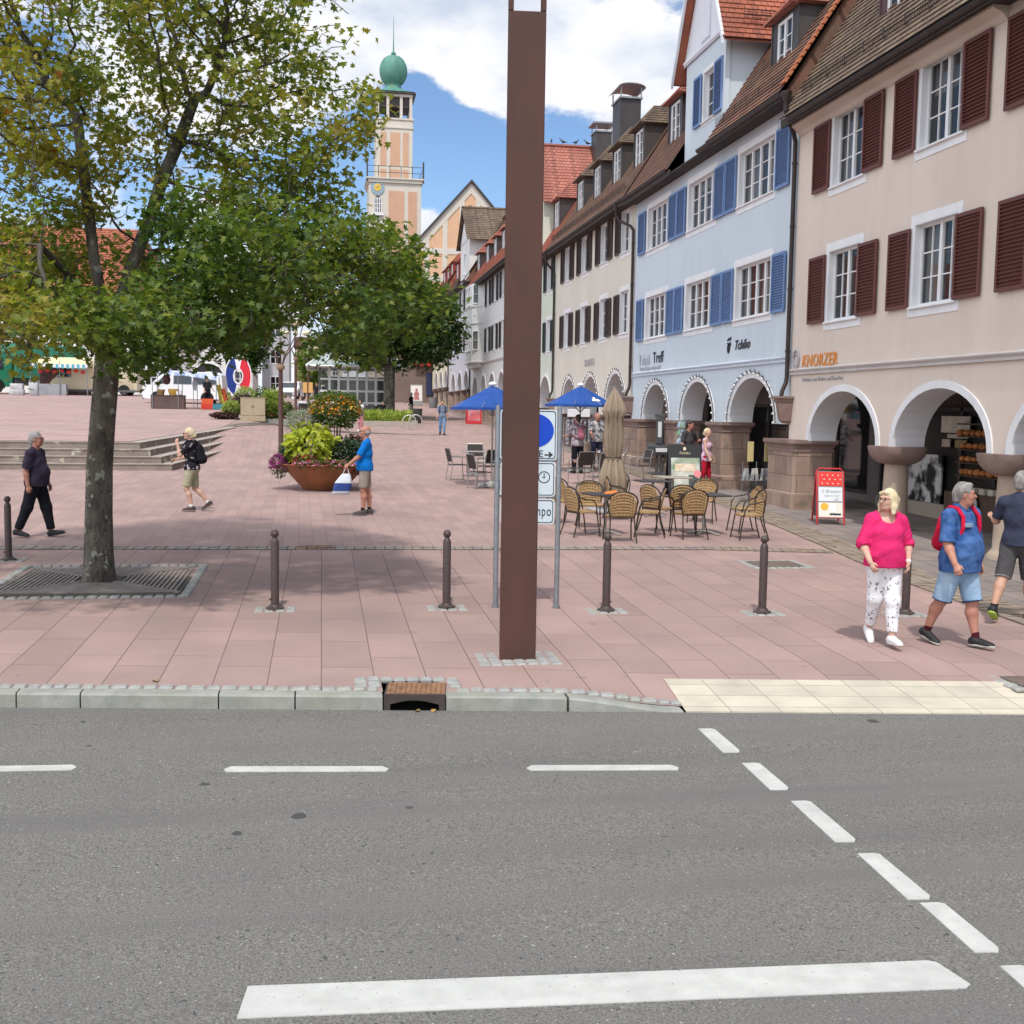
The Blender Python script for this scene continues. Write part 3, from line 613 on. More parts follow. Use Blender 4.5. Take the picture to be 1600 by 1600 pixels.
def arcade(b,bts,y0,y1,arches,zc,rise,ztop,X=XF,thick=.62,rim=.15,mi=0):
    n=20
    ar=sorted(arches); cur=y0
    for yc,hf in ar:
        bt=MB(); bts.append(bt); ho=hf+rim; ro=rise+rim*.9
        if yc-ho>cur: b.quad((X,cur,zc),(X,cur,ztop),(X,yc-ho,ztop),(X,yc-ho,zc),mi); b.quad((X+thick,cur,zc),(X+thick,cur,ztop),(X+thick,yc-ho,ztop),(X+thick,yc-ho,zc),mi)
        cur=yc+ho
        po=[(yc-ho*math.cos(math.pi*i/n),zc+ro*math.sin(math.pi*i/n)) for i in range(n+1)]
        pi_=[(yc-hf*math.cos(math.pi*i/n),zc+rise*math.sin(math.pi*i/n)) for i in range(n+1)]
        for i in range(n):
            for xx in (X,X+thick): b.quad((xx,po[i][0],po[i][1]),(xx,po[i][0],ztop),(xx,po[i+1][0],ztop),(xx,po[i+1][0],po[i+1][1]),mi)
            f=X-.022; bk=X+thick+.01
            bt.quad((f,*po[i]),(f,*po[i+1]),(f,*pi_[i+1]),(f,*pi_[i])); bt.quad((f,*po[i]),(f,*po[i+1]),(X+.02,*po[i+1]),(X+.02,*po[i]))
            bt.quad((f,*pi_[i]),(f,*pi_[i+1]),(bk,*pi_[i+1]),(bk,*pi_[i]))
            bt.quad((bk,*po[i]),(bk,*po[i+1]),(bk,*pi_[i+1]),(bk,*pi_[i]))
    if cur<y1: b.quad((X,cur,zc),(X,cur,ztop),(X,y1,ztop),(X,y1,zc),mi); b.quad((X+thick,cur,zc),(X+thick,cur,ztop),(X+thick,y1,ztop),(X+thick,y1,zc),mi)
    # undersides between arches
    edges=[y0]+[v for yc,hf in ar for v in (yc-hf,yc+hf)]+[y1]
    for a,c in zip(edges[::2],edges[1::2]):
        if c>a: b.quad((X,a,zc),(X+thick,a,zc),(X+thick,c,zc),(X,c,zc),mi)
def pier(root,ya,yb,zb,zc,x0=XF-.16,x1=XF+.66,m=None):
    b=MB()
    def ring(e,z): return [(x0-e+.06,ya-e,z),(x1+e-.06,ya-e,z),(x1+e,ya-e+.06,z),(x1+e,yb+e-.06,z),(x1+e-.06,yb+e,z),(x0-e+.06,yb+e,z),(x0-e,yb+e-.06,z),(x0-e,ya-e+.06,z)]
    b.loft([ring(.05,zb-.2),ring(.05,zb+.32),ring(.0,zb+.36),ring(0,zc-.27)],caps=False); p=wchild(b.build('pier',m or stone),root)
    b=MB(); b.loft([ring(.0,zc-.27),ring(.025,zc-.265),ring(.025,zc-.22),ring(.01,zc-.21),ring(.03,zc-.15),ring(.09,zc-.09),ring(.10,zc-.08),ring(.10,zc-.002)])
    q=b.build('capital',capm); q.parent=p; return p
def column(root,yc,zb,zc,xc=XF+.26,r=.235,m=None,hw=.5):
    b=MB(); b.lathe([(r+.1,-.2),(r+.1,.05),(r+.06,.1),(r+.015,.16),(r+.01,.4),(r-.02,zc-zb-.34)],c=(xc,yc,zb),n=22,caps=False); p=wchild(b.build('column',m or stonep,smooth=40),root)
    b=MB(); rings=[]
    for i in range(7):
        t=i/6; a=math.pi/2*t; e=math.sin(a)**1.0; z=zc-.34+.30*(1-math.cos(a)); hy=r+(hw-r)*e; hx=r+(.42-r)*e; pw=2+4*t
        rings.append([(xc+hx*math.copysign(abs(math.cos(q))**(2/pw),math.cos(q)),yc+hy*math.copysign(abs(math.sin(q))**(2/pw),math.sin(q)),z) for q in np.linspace(0,2*math.pi,25)[:-1]])
    rings.append([(x,y,zc-.002) for x,y,z in rings[-1]]); b.loft(rings)
    q=b.build('capital',capm,smooth=40); q.parent=p; return p
def dormer(root,yc,z0,wm,rm,X=11.0,w=1.35,h=1.5,ww=.85,wh=1.2,slope=1.54,ridge=.75,sash=2,cols=1,rows=3,shut=None):
    """box dormer with a window and a small hipped tile roof running back into the slope"""
    b=MB(); back=(h+.0)/slope+.25; x1=X+back; f=.1
    holes=[(yc-ww/2,yc+ww/2,z0+.12,z0+.12+wh)]
    wall(b,yc-w/2,yc+w/2,z0-.1,z0+h,holes,X,dep=.06)
    for s in (-1,1):
        y=yc+s*w/2; b.add([(X,y,z0-.1),(X,y,z0+h),(x1,y,z0+h)],[(0,1,2)])
        for k in (.35,.7): xx=X+back*k; b.box(xx-.008,xx+.008,y-.006,y+.006,z0+h*k*.9+.05,z0+h)
    for s in (-1,1): b.box(X-.02,X,yc+s*(w/2-.02)-.03,yc+s*(w/2-.02)+.03,z0-.1,z0+h)
    d=wchild(b.build('dormer',wm),root)
    b=MB(); e=.16; za=z0+h-.02; zr=za+ridge; xb=X+(za+ridge-z0)/slope+.1
    xh=X+.55*ridge/.75
    A=(X-e,yc-w/2-e,za-.06); B=(X-e,yc+w/2+e,za-.06); Cc=(xb,yc+w/2+e,za-.06); Dd=(xb,yc-w/2-e,za-.06); R1=(xh,yc,zr); R2=(xb+.4,yc,zr)
    tiled(b,B,A,R1,R1,flip=-1) if False else tiled(b,A,B,R1,R1,flip=-1)
    tiled(b,A,Dd,R2,R1,flip=1); tiled(b,B,Cc,R2,R1,flip=-1)
    b.poly([A,B,Cc,Dd]); b.tube([A,R1,R2],.05,6); b.tube([B,R1],.05,6)
    r=b.build('dormer_roof',rm); r.parent=d
    # window as sub-part
    o=window(root,yc,z0+.12,ww,wh,cols,rows,X=X,sash=sash,surr=0,depth=.04,sill=False,key='d'); return d
def gutter(root,y0,y1,z,X=10.1):
    b=MB(); P=[(X+.01+.075*math.cos(a),z+.075*math.sin(a)) for a in np.linspace(math.pi,2*math.pi,9)]
    b.loft([[(p[0],y,p[1]) for p in P]+[(p[0]*.0+(X+.01+.065*math.cos(a)),y,z+.065*math.sin(a)) for p,a in zip(P[::-1],np.linspace(2*math.pi,math.pi,9))] for y in (y0,y1)])
    b.box(X-.075,X-.062,y0,y1,z-.005,z+.012)
    return wchild(b.build('gutter',gutm,smooth=40),root)
def mainroof(root,y0,y1,ez,rm,xr=13.3,slope=1.54,name='roof',gaps=()):
    """street slope from eave to ridge, back slope; gaps: y ranges without slope near the eave"""
    zr=ez+(xr-10.1)*slope; b=MB()
    segs=[]; cur=y0
    for a,c in sorted(gaps): segs.append((cur,a)); cur=c
    segs.append((cur,y1))
    for a,c in segs: tiled(b,(10.1,a,ez+.03),(10.1,c,ez+.03),(xr,c,zr+.03),(xr,a,zr+.03),flip=-1)
    b.quad((xr,y0,zr),(xr,y1,zr),(xr+3.4,y1,ez),(xr+3.4,y0,ez))
    for y in (y0,y1): b.poly([(10.15,y,ez-.05),(xr,y,zr+.02),(xr+3.4,y,ez-.05)])
    b.tube([(xr,y0,zr+.03),(xr,y1,zr+.03)],.09,8)
    o=wchild(b.build(name,rm),root)
    b=MB(); b.box(10.17,XF,y0,y1,ez-.10,ez-.06)
    for a,c in segs: 
        b.box(10.12,10.17,a,c,ez-.16,ez+.02)
    wchild(b.build('eave',darkwood),root); return o
def body(b,y0,y1,z0,z1,mi=0,X=XF,xb=16.7):
    for y in (y0,y1): b.quad((X,y,z0),(xb,y,z0),(xb,y,z1),(X,y,z1),mi)
    b.quad((xb,y0,-1),(xb,y1,-1),(xb,y1,z1),(xb,y0,z1),mi)
def house(name,label,y0,y1,wm,arches,zc,rise,ztopA,holes,zeave,gb=0):
    t=thing(name,label,'house',(XF,(y0+y1)/2,G(9,(y0+y1)/2)))
    b=MB(); bts=[]; arcade(b,bts,y0,y1,arches,zc,rise,ztopA); wall(b,y0,y1,ztopA,zeave,holes,XF); body(b,y0+.002,y1-.002,ztopA-.2,zeave)
    b.quad((XF+.3,y0,ztopA),(XF+.3,y0,zeave-.1),(XF+.3,y1,zeave-.1),(XF+.3,y1,ztopA),1)   # dark rooms behind the windows
    wchild(b.build('wall',[wm,room]),t); [wchild(bt.build('arch_trim',trimw,smooth=30),t) for bt in bts]
    b=MB(); b.quad((XF+.62,y0,ztopA-.12),(XF+.62,y1,ztopA-.12),(13.1,y1,ztopA-.12),(13.1,y0,ztopA-.12)); wchild(b.build('arcade_ceiling',trimw),t)
    return t
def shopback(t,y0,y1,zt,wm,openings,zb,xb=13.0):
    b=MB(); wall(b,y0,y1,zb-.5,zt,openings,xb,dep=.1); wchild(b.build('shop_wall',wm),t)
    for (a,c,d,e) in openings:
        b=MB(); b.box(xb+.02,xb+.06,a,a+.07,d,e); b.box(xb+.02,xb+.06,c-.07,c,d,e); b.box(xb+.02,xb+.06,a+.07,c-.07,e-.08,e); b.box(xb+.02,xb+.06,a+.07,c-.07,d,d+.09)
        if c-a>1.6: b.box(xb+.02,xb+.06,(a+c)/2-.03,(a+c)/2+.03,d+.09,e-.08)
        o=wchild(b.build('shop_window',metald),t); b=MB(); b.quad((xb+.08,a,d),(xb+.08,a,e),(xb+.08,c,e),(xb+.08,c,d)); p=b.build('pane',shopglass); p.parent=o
def ledge(t,y0,y1,z,m,h=.13):
    b=MB(); b.prism([(XF-.0,z),(XF-.05,z+.01),(XF-.05,z+.045),(XF-.025,z+.06),(XF-.06,z+h-.02),(XF-.06,z+h),(XF,z+h+.03)],'y',y0,y1); wchild(b.build('cornice',m),t)
def pipe(t,y,ztop,zbot,yt=None,corb=True):
    yt=y if yt is None else yt; b=MB()
    pts=[(10.12,yt,ztop-.12),(10.12,yt,ztop-.42),(10.2,yt+(y-yt)*.15,ztop-.58),(10.46,yt+(y-yt)*.85,ztop-.85),(10.52,y,ztop-1.0)]+[(10.52,y,z) for z in np.linspace(ztop-1.3,zbot+.45,8)]+[(10.5,y,zbot+.3),(10.40,y-.05,zbot+.12),(10.38,y-.05,zbot)]
    b.tube(pts,.052,10); b.lathe([(.055,-.42),(.06,-.2),(.12,-.06),(.12,.0)],c=(10.12,yt,ztop-.02),n=12)
    for z in np.arange(zbot+1,ztop-1.2,1.4): b.lathe([(.062,0),(.062,.05)],c=(10.52,y,z),n=12)
    d=wchild(b.build('downpipe',gutm,smooth=40),t)
    if corb:
        b=MB(); q=[(.10,-.62),(.16,-.56),(.22,-.15),(.24,-.13),(.24,-.06),(.29,-.05),(.29,0)]
        b.loft([[(10.6-s_*1.55 if k in(0,) else x,yy,zbot+dz_) for k,(x,yy) in enumerate([(10.62-s_*1.3,y-s_*.8),(10.62,y-s_),(10.62,y+s_),(10.62-s_*1.3,y+s_*.8)])] for s_,dz_ in q])
        c=b.build('corbel',capm); c.parent=d
def snowguard(b,y0,y1,ez,dx=.35,slope=1.54):
    x=10.1+dx; z=ez+dx*slope+.05
    for k in (0,.06,.12,.18): b.tube([(x-.05,y0,z+k),(x-.05,y1,z+k)],.006,4)
    for y in np.arange(y0,y1,.09): b.box(x-.056,x-.05,y,y+.006,z-.02,z+.2)
    for y in np.arange(y0,y1+.1,.8): b.tube([(x-.05,y,z+.2),(x-.05,y,z-.02),(x+.12,y,z+.14)],.012,4)
def lights(t,arches,zc,rise,rim=.15):
    for yc,hf in arches:
        b=MB(); b2=MB(); P=[(XF-.045,yc-(hf+rim)*math.cos(a),zc+(rise+rim)*math.sin(a)) for a in np.linspace(.02,math.pi-.02,19)]; b.tube(P,.012,5)
        for i,p in enumerate(P):
            s=Vector((0,p[1]-yc,p[2]-zc)).normalized(); b.tube([p,(p[0]-.02,p[1]+s.y*.07,p[2]+s.z*.07)],.014,5); b2.sphere((p[0]-.04,p[1]-s.y*.03,p[2]-s.z*.03),.03,6)
        d=wchild(b.build('light_string',metald),t); q=b2.build('bulbs',mat('bulb_frost',(.75,.73,.68),.3)); q.parent=d
# ---- A: rosy cream bakery house with dark red shutters
wA=mat('render_rosy_cream',(.69,.605,.53),.92,(.655,.565,.495),.9,bump=.35,bscale=170,dist=.004,col3=(.60,.49,.42),scale3=.5,amt3=.5,spec=.2,ani=(1,1,.45))
shA=mat('shutter_oxblood',(.135,.042,.033),.55,(.11,.034,.028),5,bump=.1)
yA0=9.0; hA=[]
wcs=[21.95,18.45,14.95,11.45]
for yc in wcs:
    for z,h in ((4.58,1.47),(7.38,1.50)): hA.append((yc-.70,yc+.70,z,z+h))
arA=[(21.78,1.52),(18.08,1.52),(14.4,1.52),(10.7,1.4)]
A=house('corner_house','rosy cream arcaded house with dark red louvred shutters, nearest on the right',yA0,24.4,wA,arA,2.03,1.07,3.5,hA,9.2); A['category']='house'
for yc in wcs:
    for z,h in ((4.58,1.47),(7.38,1.50)):
        window(A,yc,z,1.40,h,2,3); 
        shutter(A,yc+.70+.48,z,.78,1.42,shA); shutter(A,yc-.70-.40,z,.78,1.42,shA)
ledge(A,yA0,24.38,3.49,mat('ledge_stone',(.50,.46,.44),.8,(.45,.41,.39),3))
b=MB(); b.prism([(XF,9.05),(10.32,9.06),(10.32,8.98),(10.5,8.90),(10.56,8.82),(XF,8.80)],'y',16.6,24.35); wchild(b.build('eave_moulding',mat('moulding_cream',(.62,.53,.45),.8)),A)
mainroof(A,yA0,24.36,9.12,tileO); gutter(A,yA0,23.9,9.07); pier(A,22.9+.5,24.9,GM(24),2.05,x0=XF-.30)
for yc in (19.93,16.25,12.55): column(A,yc,GM(yc)+.01,2.03)
dormer(A,20.9,10.25,mat('dormer_maroon',(.10,.05,.05),.6,(.08,.04,.045),3),tileO,w=1.5)
b=MB(); snowguard(b,17,23.8,9.12,.3); wchild(b.build('snow_guard',gutm),A)
shopw=mat('shop_wall_dark',(.10,.075,.06),.8,(.07,.055,.045),2); shopfloor=mat('shop_wood',(.14,.08,.05),.6,(.10,.055,.035),1,ani=(1,8,1))
add_streaks(wA,(.52,.44,.39),.22,1.3,(1,2.4,.3)); add_streaks(MATS['white_render'],(.55,.55,.55),.3)
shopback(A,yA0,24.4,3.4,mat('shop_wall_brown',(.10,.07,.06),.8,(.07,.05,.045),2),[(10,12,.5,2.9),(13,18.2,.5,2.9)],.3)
# bakery inside: open shop front with shelf, counter and posters
b=MB(); wood=mat('counter_wood',(.12,.072,.048),.55,(.085,.05,.035),2,ani=(1,9,1),bump=.1)
b.box(12.55,12.9,18.5,21.05,.3,1.10,bev=.01); wchild(b.build('counter',wood),A)
b=MB(); b.box(12.93,12.98,18.5,24.38,.35,2.80); fr=wchild(b.build('shop_front',mat('shelf_black',(.012,.011,.010),.35)),A)
b=MB()
for y in (18.5,19.8,21.02,23.1,24.3): b.box(12.86,12.929,y,y+.08,1.11 if y<21.1 else .35,2.8)
b.box(12.86,12.929,18.5,24.38,2.72,2.8); o=b.build('shop_front_frame',metald); o.parent=fr
b=MB(); b.prism([(20.02+.26*math.cos(a),.86+.30*math.sin(a)) for a in np.linspace(0,2*math.pi,25)[:-1]],'x',12.52,12.549); o=wchild(b.build('logo_panel',mat('logo_black',(.008,.008,.008),.4)),A)
b=MB(); c0=(12.51,20.,.92)
b.tube([(c0[0],c0[1]+.16*math.cos(a),c0[2]+.13*math.sin(a)) for a in np.linspace(.6,2*math.pi+.2,18)],.03,6); b.tube([(c0[0],c0[1]+.10*math.cos(a),c0[2]+.10*math.sin(a)) for a in np.linspace(-.8,2.4,10)],.022,6); b.tube([(c0[0],c0[1]-.05,c0[2]-.13),(c0[0],c0[1]+.03,c0[2]-.25),(c0[0],c0[1]+.1,c0[2]-.21)],.018,6)
q=b.build('pretzel_logo',mat('logo_grey',(.60,.60,.60),.5)); q.parent=o
b=MB()
for z in (1.42,1.68,1.94,2.2): b.box(12.70,12.85,18.7,20.95,z,z+.02)
b.box(12.70,12.85,18.7,20.95,2.45,2.48)
sh=wchild(b.build('bread_shelf',wood),A); bread=mat('bread_crust',(.62,.24,.07),.6,(.42,.15,.04),9,bump=.5,bscale=12)
b=MB()
for z in (1.44,1.70,1.96,2.22):
    y=18.8
    while y<20.8:
        l=rng.uniform(.12,.24); b.sphere((12.76,y+l/2,z+.07),(.07,l*.5,rng.uniform(.05,.08)),8); y+=l+.02
q=b.build('bread_loaves',bread,smooth=60); q.parent=sh
b=MB()
for y in (19.45,19.75,20.05,20.4): b.box(12.6,12.78,y,y+.17,1.101,1.22,bev=.01)
q=b.build('bread_trays',mat('tray_pale',(.62,.56,.46),.5)); q.parent=sh
b=MB(); b.box(12.82,12.86,21.65,23.1,.78,1.80); o=wchild(b.build('window_poster',mat('poster_grey',(.62,.62,.62),.5,(.02,.02,.02),2.6,detail=7,lo=.45,hi=.56)),A)
b=MB(); b.box(12.80,12.86,21.2,24.38,.35,.77); wchild(b.build('window_plinth',mat('plinth_beige',(.40,.34,.28),.8)),A)
for (ya,yb,za,zb,nm) in ((20.7,21.75,2.28,2.62,(.70,.64,.54)),(20.75,21.5,2.17,2.25,(.62,.56,.46)),(21.4,21.7,1.98,2.14,(.5,.42,.34)),(20.8,21.2,1.98,2.14,(.35,.25,.1))):
    b=MB(); b.box(12.83,12.855,ya,yb,za,zb); wchild(b.build('notice',mat('notice%.2f%.1f'%(ya,za),nm,.5,tuple(x*.75 for x in nm),4)),A)
# ---- B: pale blue house with blue shutters and gable
wB=mat('render_pale_blue',(.575,.65,.70),.92,(.55,.62,.67),.8,bump=.3,bscale=170,dist=.004,col3=(.50,.56,.64),scale3=.5,amt3=.4,spec=.2,ani=(1,1,.45))
add_streaks(wB,(.45,.50,.54),.22,1.3,(1,2.4,.3))
wBw=mat('render_gable_white',(.70,.73,.78),.9,(.66,.69,.74),2,bump=.2,bscale=150)
shB=mat('shutter_blue',(.15,.25,.46),.55,(.125,.22,.41),5,bump=.1)
hB=[]; wB_=[(35.15,2.3),(31.0,2.3),(26.95,2.3)]
for yc,w in wB_:
    for z,h in ((5.03,1.35),(7.9,1.35)): hB.append((yc-w/2,yc+w/2,z,z+h))
arB=[(34.93,1.35),(30.87,1.35),(26.75,1.48)]
B=house('gabled_house','pale blue arcaded house with blue shutters and a steep gable over the middle',24.42,37.75,wB,arB,2.38,1.12,3.8,hB,9.95)
for yc,w in wB_:
    for z,h in ((5.03,1.35),(7.9,1.35)): window(B,yc,z,w,h,1,3,sash=4)
for z in (4.99,7.86):
    for yc in (37.1-.2,33.52,32.72,29.43,28.60,25.25-.02): shutter(B,yc,z,.78,1.38,shB)
ledge(B,24.5,37.7,3.80,mat('ledge_blue',(.52,.57,.64),.8,(.48,.52,.58),3)); gutter(B,24.3,30.0,9.72); gutter(B,32.8,37.7,9.80)
pier(B,36.35,38.35,GM(37),2.38); pier(B,32.35,33.45,GM(33),2.38); pier(B,28.35,29.4,GM(29),2.38)
lights(B,arB,2.38,1.12)
mainroof(B,24.38,37.75,9.75,tileB,xr=13.4,gaps=[(29.35,32.65)])
dormer(B,26.4,10.75,metald,tileP,w=1.6); dormer(B,34.9,11.0,metald,tileP,w=1.4)
b=MB(); snowguard(b,24.6,29.2,9.75,.25); wchild(b.build('snow_guard',gutm),B)
# verge of orange tiles above the neighbour's lower roof
b=MB()
for i in range(34):
    x=10.15+i*.095; z=9.85+(x-10.1)*1.54; b.box(0,.13,-.16,.1,0,.05,M=Matrix.Translation((x,24.36,z))@Matrix.Rotation(R(-57),4,'Y'))
wchild(b.build('verge_tiles',mat('verge_orange',(.42,.14,.06),.8,(.33,.11,.05),9)),B)
# gable: front flush with the wall, runs back into the roof
b=MB(); gy0,gy1=29.34,32.66; wall(b,gy0,gy1,9.6,12.85,[(30.5-.34,30.5+.6,10.75,12.1)],XF-.004,dep=.15)
for y in (gy0,gy1): b.quad((XF-.004,y,9.3),(XF-.004,y,12.85),(13.6,y,12.85),(13.6,y,9.3))
b.box(XF-.03,XF+.1,gy0-.03,gy0+.18,9.8,12.6,0)
gb=wchild(b.build('gable_wall',wB),B); gm=(gy0+gy1)/2
b=MB(); b.poly([(XF-.01,gy0-.32,12.75),(XF-.01,gy1+.32,12.75),(XF-.01,gm,16.1)]); b.prism([(XF-.05,12.72),(XF-.1,12.78),(XF-.1,12.84),(XF,12.86)],'y',gy0-.05,gy1+.05); 
P=[(gm-.28+.56*t,0) for t in (0,1)]
arch=[(gm-.36,13.0),(gm+.36,13.0),(gm+.36,13.8)]+[(gm+.36*math.cos(a),13.8+.36*math.sin(a)) for a in np.linspace(.2,math.pi-.2,8)]+[(gm-.36,13.8)]
b.prism(arch,'x',XF-.05,XF-.012); g2=b.build('gable_front',wBw); g2.parent=gb
b=MB(); e0=(gy0-.5,12.38); e1=(gy1+.5,12.38); ap=(gm,16.55)
tiled(b,(10.3,e0[0],e0[1]),(14.2,e0[0],e0[1]),(14.2,*ap),(10.3,*ap),flip=1); tiled(b,(10.3,e1[0],e1[1]),(14.2,e1[0],e1[1]),(14.2,*ap),(10.3,*ap),flip=-1)
for e in (e0,e1): b.quad((10.3,e[0],e[1]-.07),(14.2,e[0],e[1]-.07),(14.2,ap[0],ap[1]-.07),(10.3,ap[0],ap[1]-.07))
g3=b.build('gable_roof',tileR); g3.parent=gb
b=MB(); 
for e in (e0,e1): b.add([(10.27,e[0],e[1]-.16),(10.27,e[0],e[1]+.06),(10.27,ap[0],ap[1]+.06),(10.27,ap[0],ap[1]-.16),(10.34,e[0],e[1]-.16),(10.34,e[0],e[1]+.06),(10.34,ap[0],ap[1]+.06),(10.34,ap[0],ap[1]-.16)],[(0,1,2,3),(7,6,5,4),(0,3,7,4),(1,5,6,2),(0,4,5,1)])
g4=b.build('bargeboard',wBw); g4.parent=gb
b=MB(); b.tube([(10.9,gy0-.42,13.0),(13.2,gy0-.42,13.0)],.01,4)
for z in (12.95,13.02,13.09,13.16): b.tube([(10.9,gy0-.40,z),(12.6,gy0-.40,z)],.009,4)
for x in np.arange(10.9,12.7,.12): b.box(x,x+.008,gy0-.405,gy0-.395,12.9,13.2)
g5=b.build('gable_snow_guard',gutm); g5.parent=gb
window(B,30.63,10.75,.90,1.35,1,3,X=XF-.004,sash=1,surr=.08,key='g'); shutter(B,29.78+.0,10.72,.62,1.4,shB,X=XF-.004); shutter(B,31.5,10.72,.62,1.4,shB,X=XF-.004)
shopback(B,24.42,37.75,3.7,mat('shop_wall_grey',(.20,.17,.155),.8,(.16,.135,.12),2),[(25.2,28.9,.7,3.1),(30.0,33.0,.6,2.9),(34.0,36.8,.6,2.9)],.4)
pipe(B,24.45,9.72,3.02,23.9+.2); pipe(B,37.8,9.8,3.15,38.6)
# ---- C: cream house
wC=mat('render_cream',(.66,.63,.55),.92,(.62,.59,.515),.8,bump=.3,bscale=150,dist=.004,col3=(.55,.515,.45),scale3=.5,amt3=.4,spec=.2)
shC=mat('shutter_umber',(.065,.045,.042),.6,(.05,.036,.034),5)
hC=[]; ycC=[39.05,42.05,45.3,48.5]
for yc in ycC:
    for z,h in ((5.4,1.5),(8.25,1.45)): hC.append((yc-.55,yc+.55,z,z+h))
arC=[(40.0,1.45),(43.9,1.45),(47.8,1.45)]
Cc=house('cream_house','cream arcaded house with umber shutters and a row of dark dormers beside the blue house',37.77,51.0,wC,arC,2.5,1.5,4.4,hC,10.0)
for yc in ycC:
    for z,h in ((5.4,1.5),(8.25,1.45)): 
        window(Cc,yc,z,1.1,h,1,3,sash=2)
        shutter(Cc,yc+.95,z,.70,1.42,shC)
        if yc>39.5: shutter(Cc,yc-.9,z,.66,1.42,shC)
for a,c in ((50.0,51.2),(45.35,46.35),(41.5,42.4)): pier(Cc,a,c,GM(a),2.5)
lights(Cc,arC,2.5,1.5); gutter(Cc,37.8,51,9.85); mainroof(Cc,37.77,51.0,9.82,tileM,xr=13.1)
for yc in (39.0,42.0,45.05,48.06): dormer(Cc,yc,11.1,metald,tileO,w=1.35,ridge=.7)
b=MB(); snowguard(b,38.3,50.8,9.85,.25); wchild(b.build('snow_guard',gutm),Cc)
b=MB(); b.box(12.55,13.45,47.6,48.9,13.2,15.9); ch=wchild(b.build('chimney',metald),Cc)
b=MB(); P=[(12.4+.6*(1-math.cos(a)),16.35+.18*math.sin(a)) for a in np.linspace(0,math.pi,9)]; b.prism(P+[(p[0],p[1]-.03) for p in P[::-1]],'y',47.4,49.1)
b.box(12.5,13.5,47.5,49.0,15.9,15.98)
for x in (12.53,13.42):
    for y in (47.55,48.9): b.box(x,x+.05,y,y+.05,15.98,16.38)
q=b.build('chimney_cowl',mat('cowl_zinc',(.33,.34,.35),.45,(.25,.26,.27),5,metal=.6)); q.parent=ch
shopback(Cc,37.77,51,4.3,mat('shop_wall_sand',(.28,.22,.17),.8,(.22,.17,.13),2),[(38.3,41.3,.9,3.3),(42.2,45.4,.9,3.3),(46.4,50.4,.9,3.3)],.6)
pipe(Cc,51.05,9.85,3.2)
# ---- D: pale green house with a cross gable
wD=mat('render_pale_green',(.60,.65,.56),.92,(.56,.61,.52),1,bump=.2,bscale=150); shD=mat('shutter_bottle_green',(.03,.05,.045),.6)
hD=[(52.0,53.0,5.4,6.9),(52.0,53.0,8.25,9.6),(56,57,5.4,6.9),(56,57,8.25,9.6)]; arD=[(53.2,1.4),(57.2,1.4)]
Dh=house('green_house','pale green arcaded house with a red tiled cross gable, mostly hidden by the stele',51.02,61.0,wD,arD,2.75,1.5,4.6,hD,10.0)
for (a,c,z0,z1) in hD: window(Dh,(a+c)/2,z0,1.0,z1-z0,1,3); shutter(Dh,a-.42,z0,.62,1.42,shD); shutter(Dh,c+.42,z0,.62,1.42,shD)
for a,c in ((54.8,55.6),(58.8,59.8)): pier(Dh,a,c,GM(a),2.75)
gutter(Dh,51,61,9.85); mainroof(Dh,51.02,61.0,9.82,tileR,xr=13.2,gaps=[(54.2,58.2)]); dormer(Dh,53.0,11.1,metald,tileP,w=1.35)
b=MB(); wall(b,54.2,58.2,9.6,12.9,[],XF); b.quad((XF,54.2,9.3),(XF,54.2,12.9),(13.6,54.2,12.9),(13.6,54.2,9.3)); b.poly([(XF,54.0,12.8),(XF,58.4,12.8),(XF,56.2,15.6)]); g=wchild(b.build('gable_wall',wD),Dh)
b=MB(); tiled(b,(10.3,53.85,12.6),(16.5,53.85,12.6),(16.5,56.2,15.75),(10.3,56.2,15.75),flip=1,row=.2); tiled(b,(10.3,58.55,12.6),(16.5,58.55,12.6),(16.5,56.2,15.75),(10.3,56.2,15.75),flip=-1,row=.2); b.tube([(10.3,56.2,15.8),(16.5,56.2,15.8)],.1,6); q=b.build('gable_roof',tileP); q.parent=g
shopback(Dh,51,61,4.4,MATS['shop_wall_sand'],[(52,55,1,3.4),(56,60,1,3.4)],.9)
b=MB(); b.box(13.3,14.1,55.0,56.0,14.0,16.3); ch=wchild(b.build('chimney',metald),Dh); b=MB(); b.box(13.15,14.25,54.9,56.1,16.7,16.78); b.box(13.25,14.15,54.95,56.05,16.3,16.37)
for x in (13.3,14.05):
    for y in (55.0,55.95): b.box(x,x+.04,y,y+.04,16.37,16.7)
q=b.build('chimney_cowl',MATS['cowl_zinc']); q.parent=ch
# ---- E: white house with bay windows
wE=mat('render_off_white',(.68,.68,.665),.92,(.64,.64,.625),1,bump=.2,bscale=120); shE=mat('shutter_charcoal',(.045,.04,.04),.6)
ycE=[63.0,66.2,69.3,72.3]; hE=[]
for yc in ycE:
    for z,h in ((6.35,1.6),(9.3,1.55)): hE.append((yc-.55,yc+.55,z,z+h))
arE=[(62.9,1.3),(66.6,1.3),(70.4,1.3),(74.2,1.3),(78.2,1.3)]
E_=house('bay_window_house','off-white arcaded house with a two-storey bay window and dark shutters, left of the stele',61.02,80.7,wE,arE,3.55,1.35,5.6,hE,11.1)
for yc in ycE:
    for z,h in ((6.35,1.6),(9.3,1.55)): window(E_,yc,z,1.1,h,1,2); shutter(E_,yc-.92,z,.6,1.55,shE); shutter(E_,yc+.92,z,.6,1.55,shE)
ledge(E_,61,80.6,5.6,MATS['ledge_stone']); gutter(E_,61,80.7,11.1); mainroof(E_,61.02,80.7,11.05,tileR,xr=13.3)
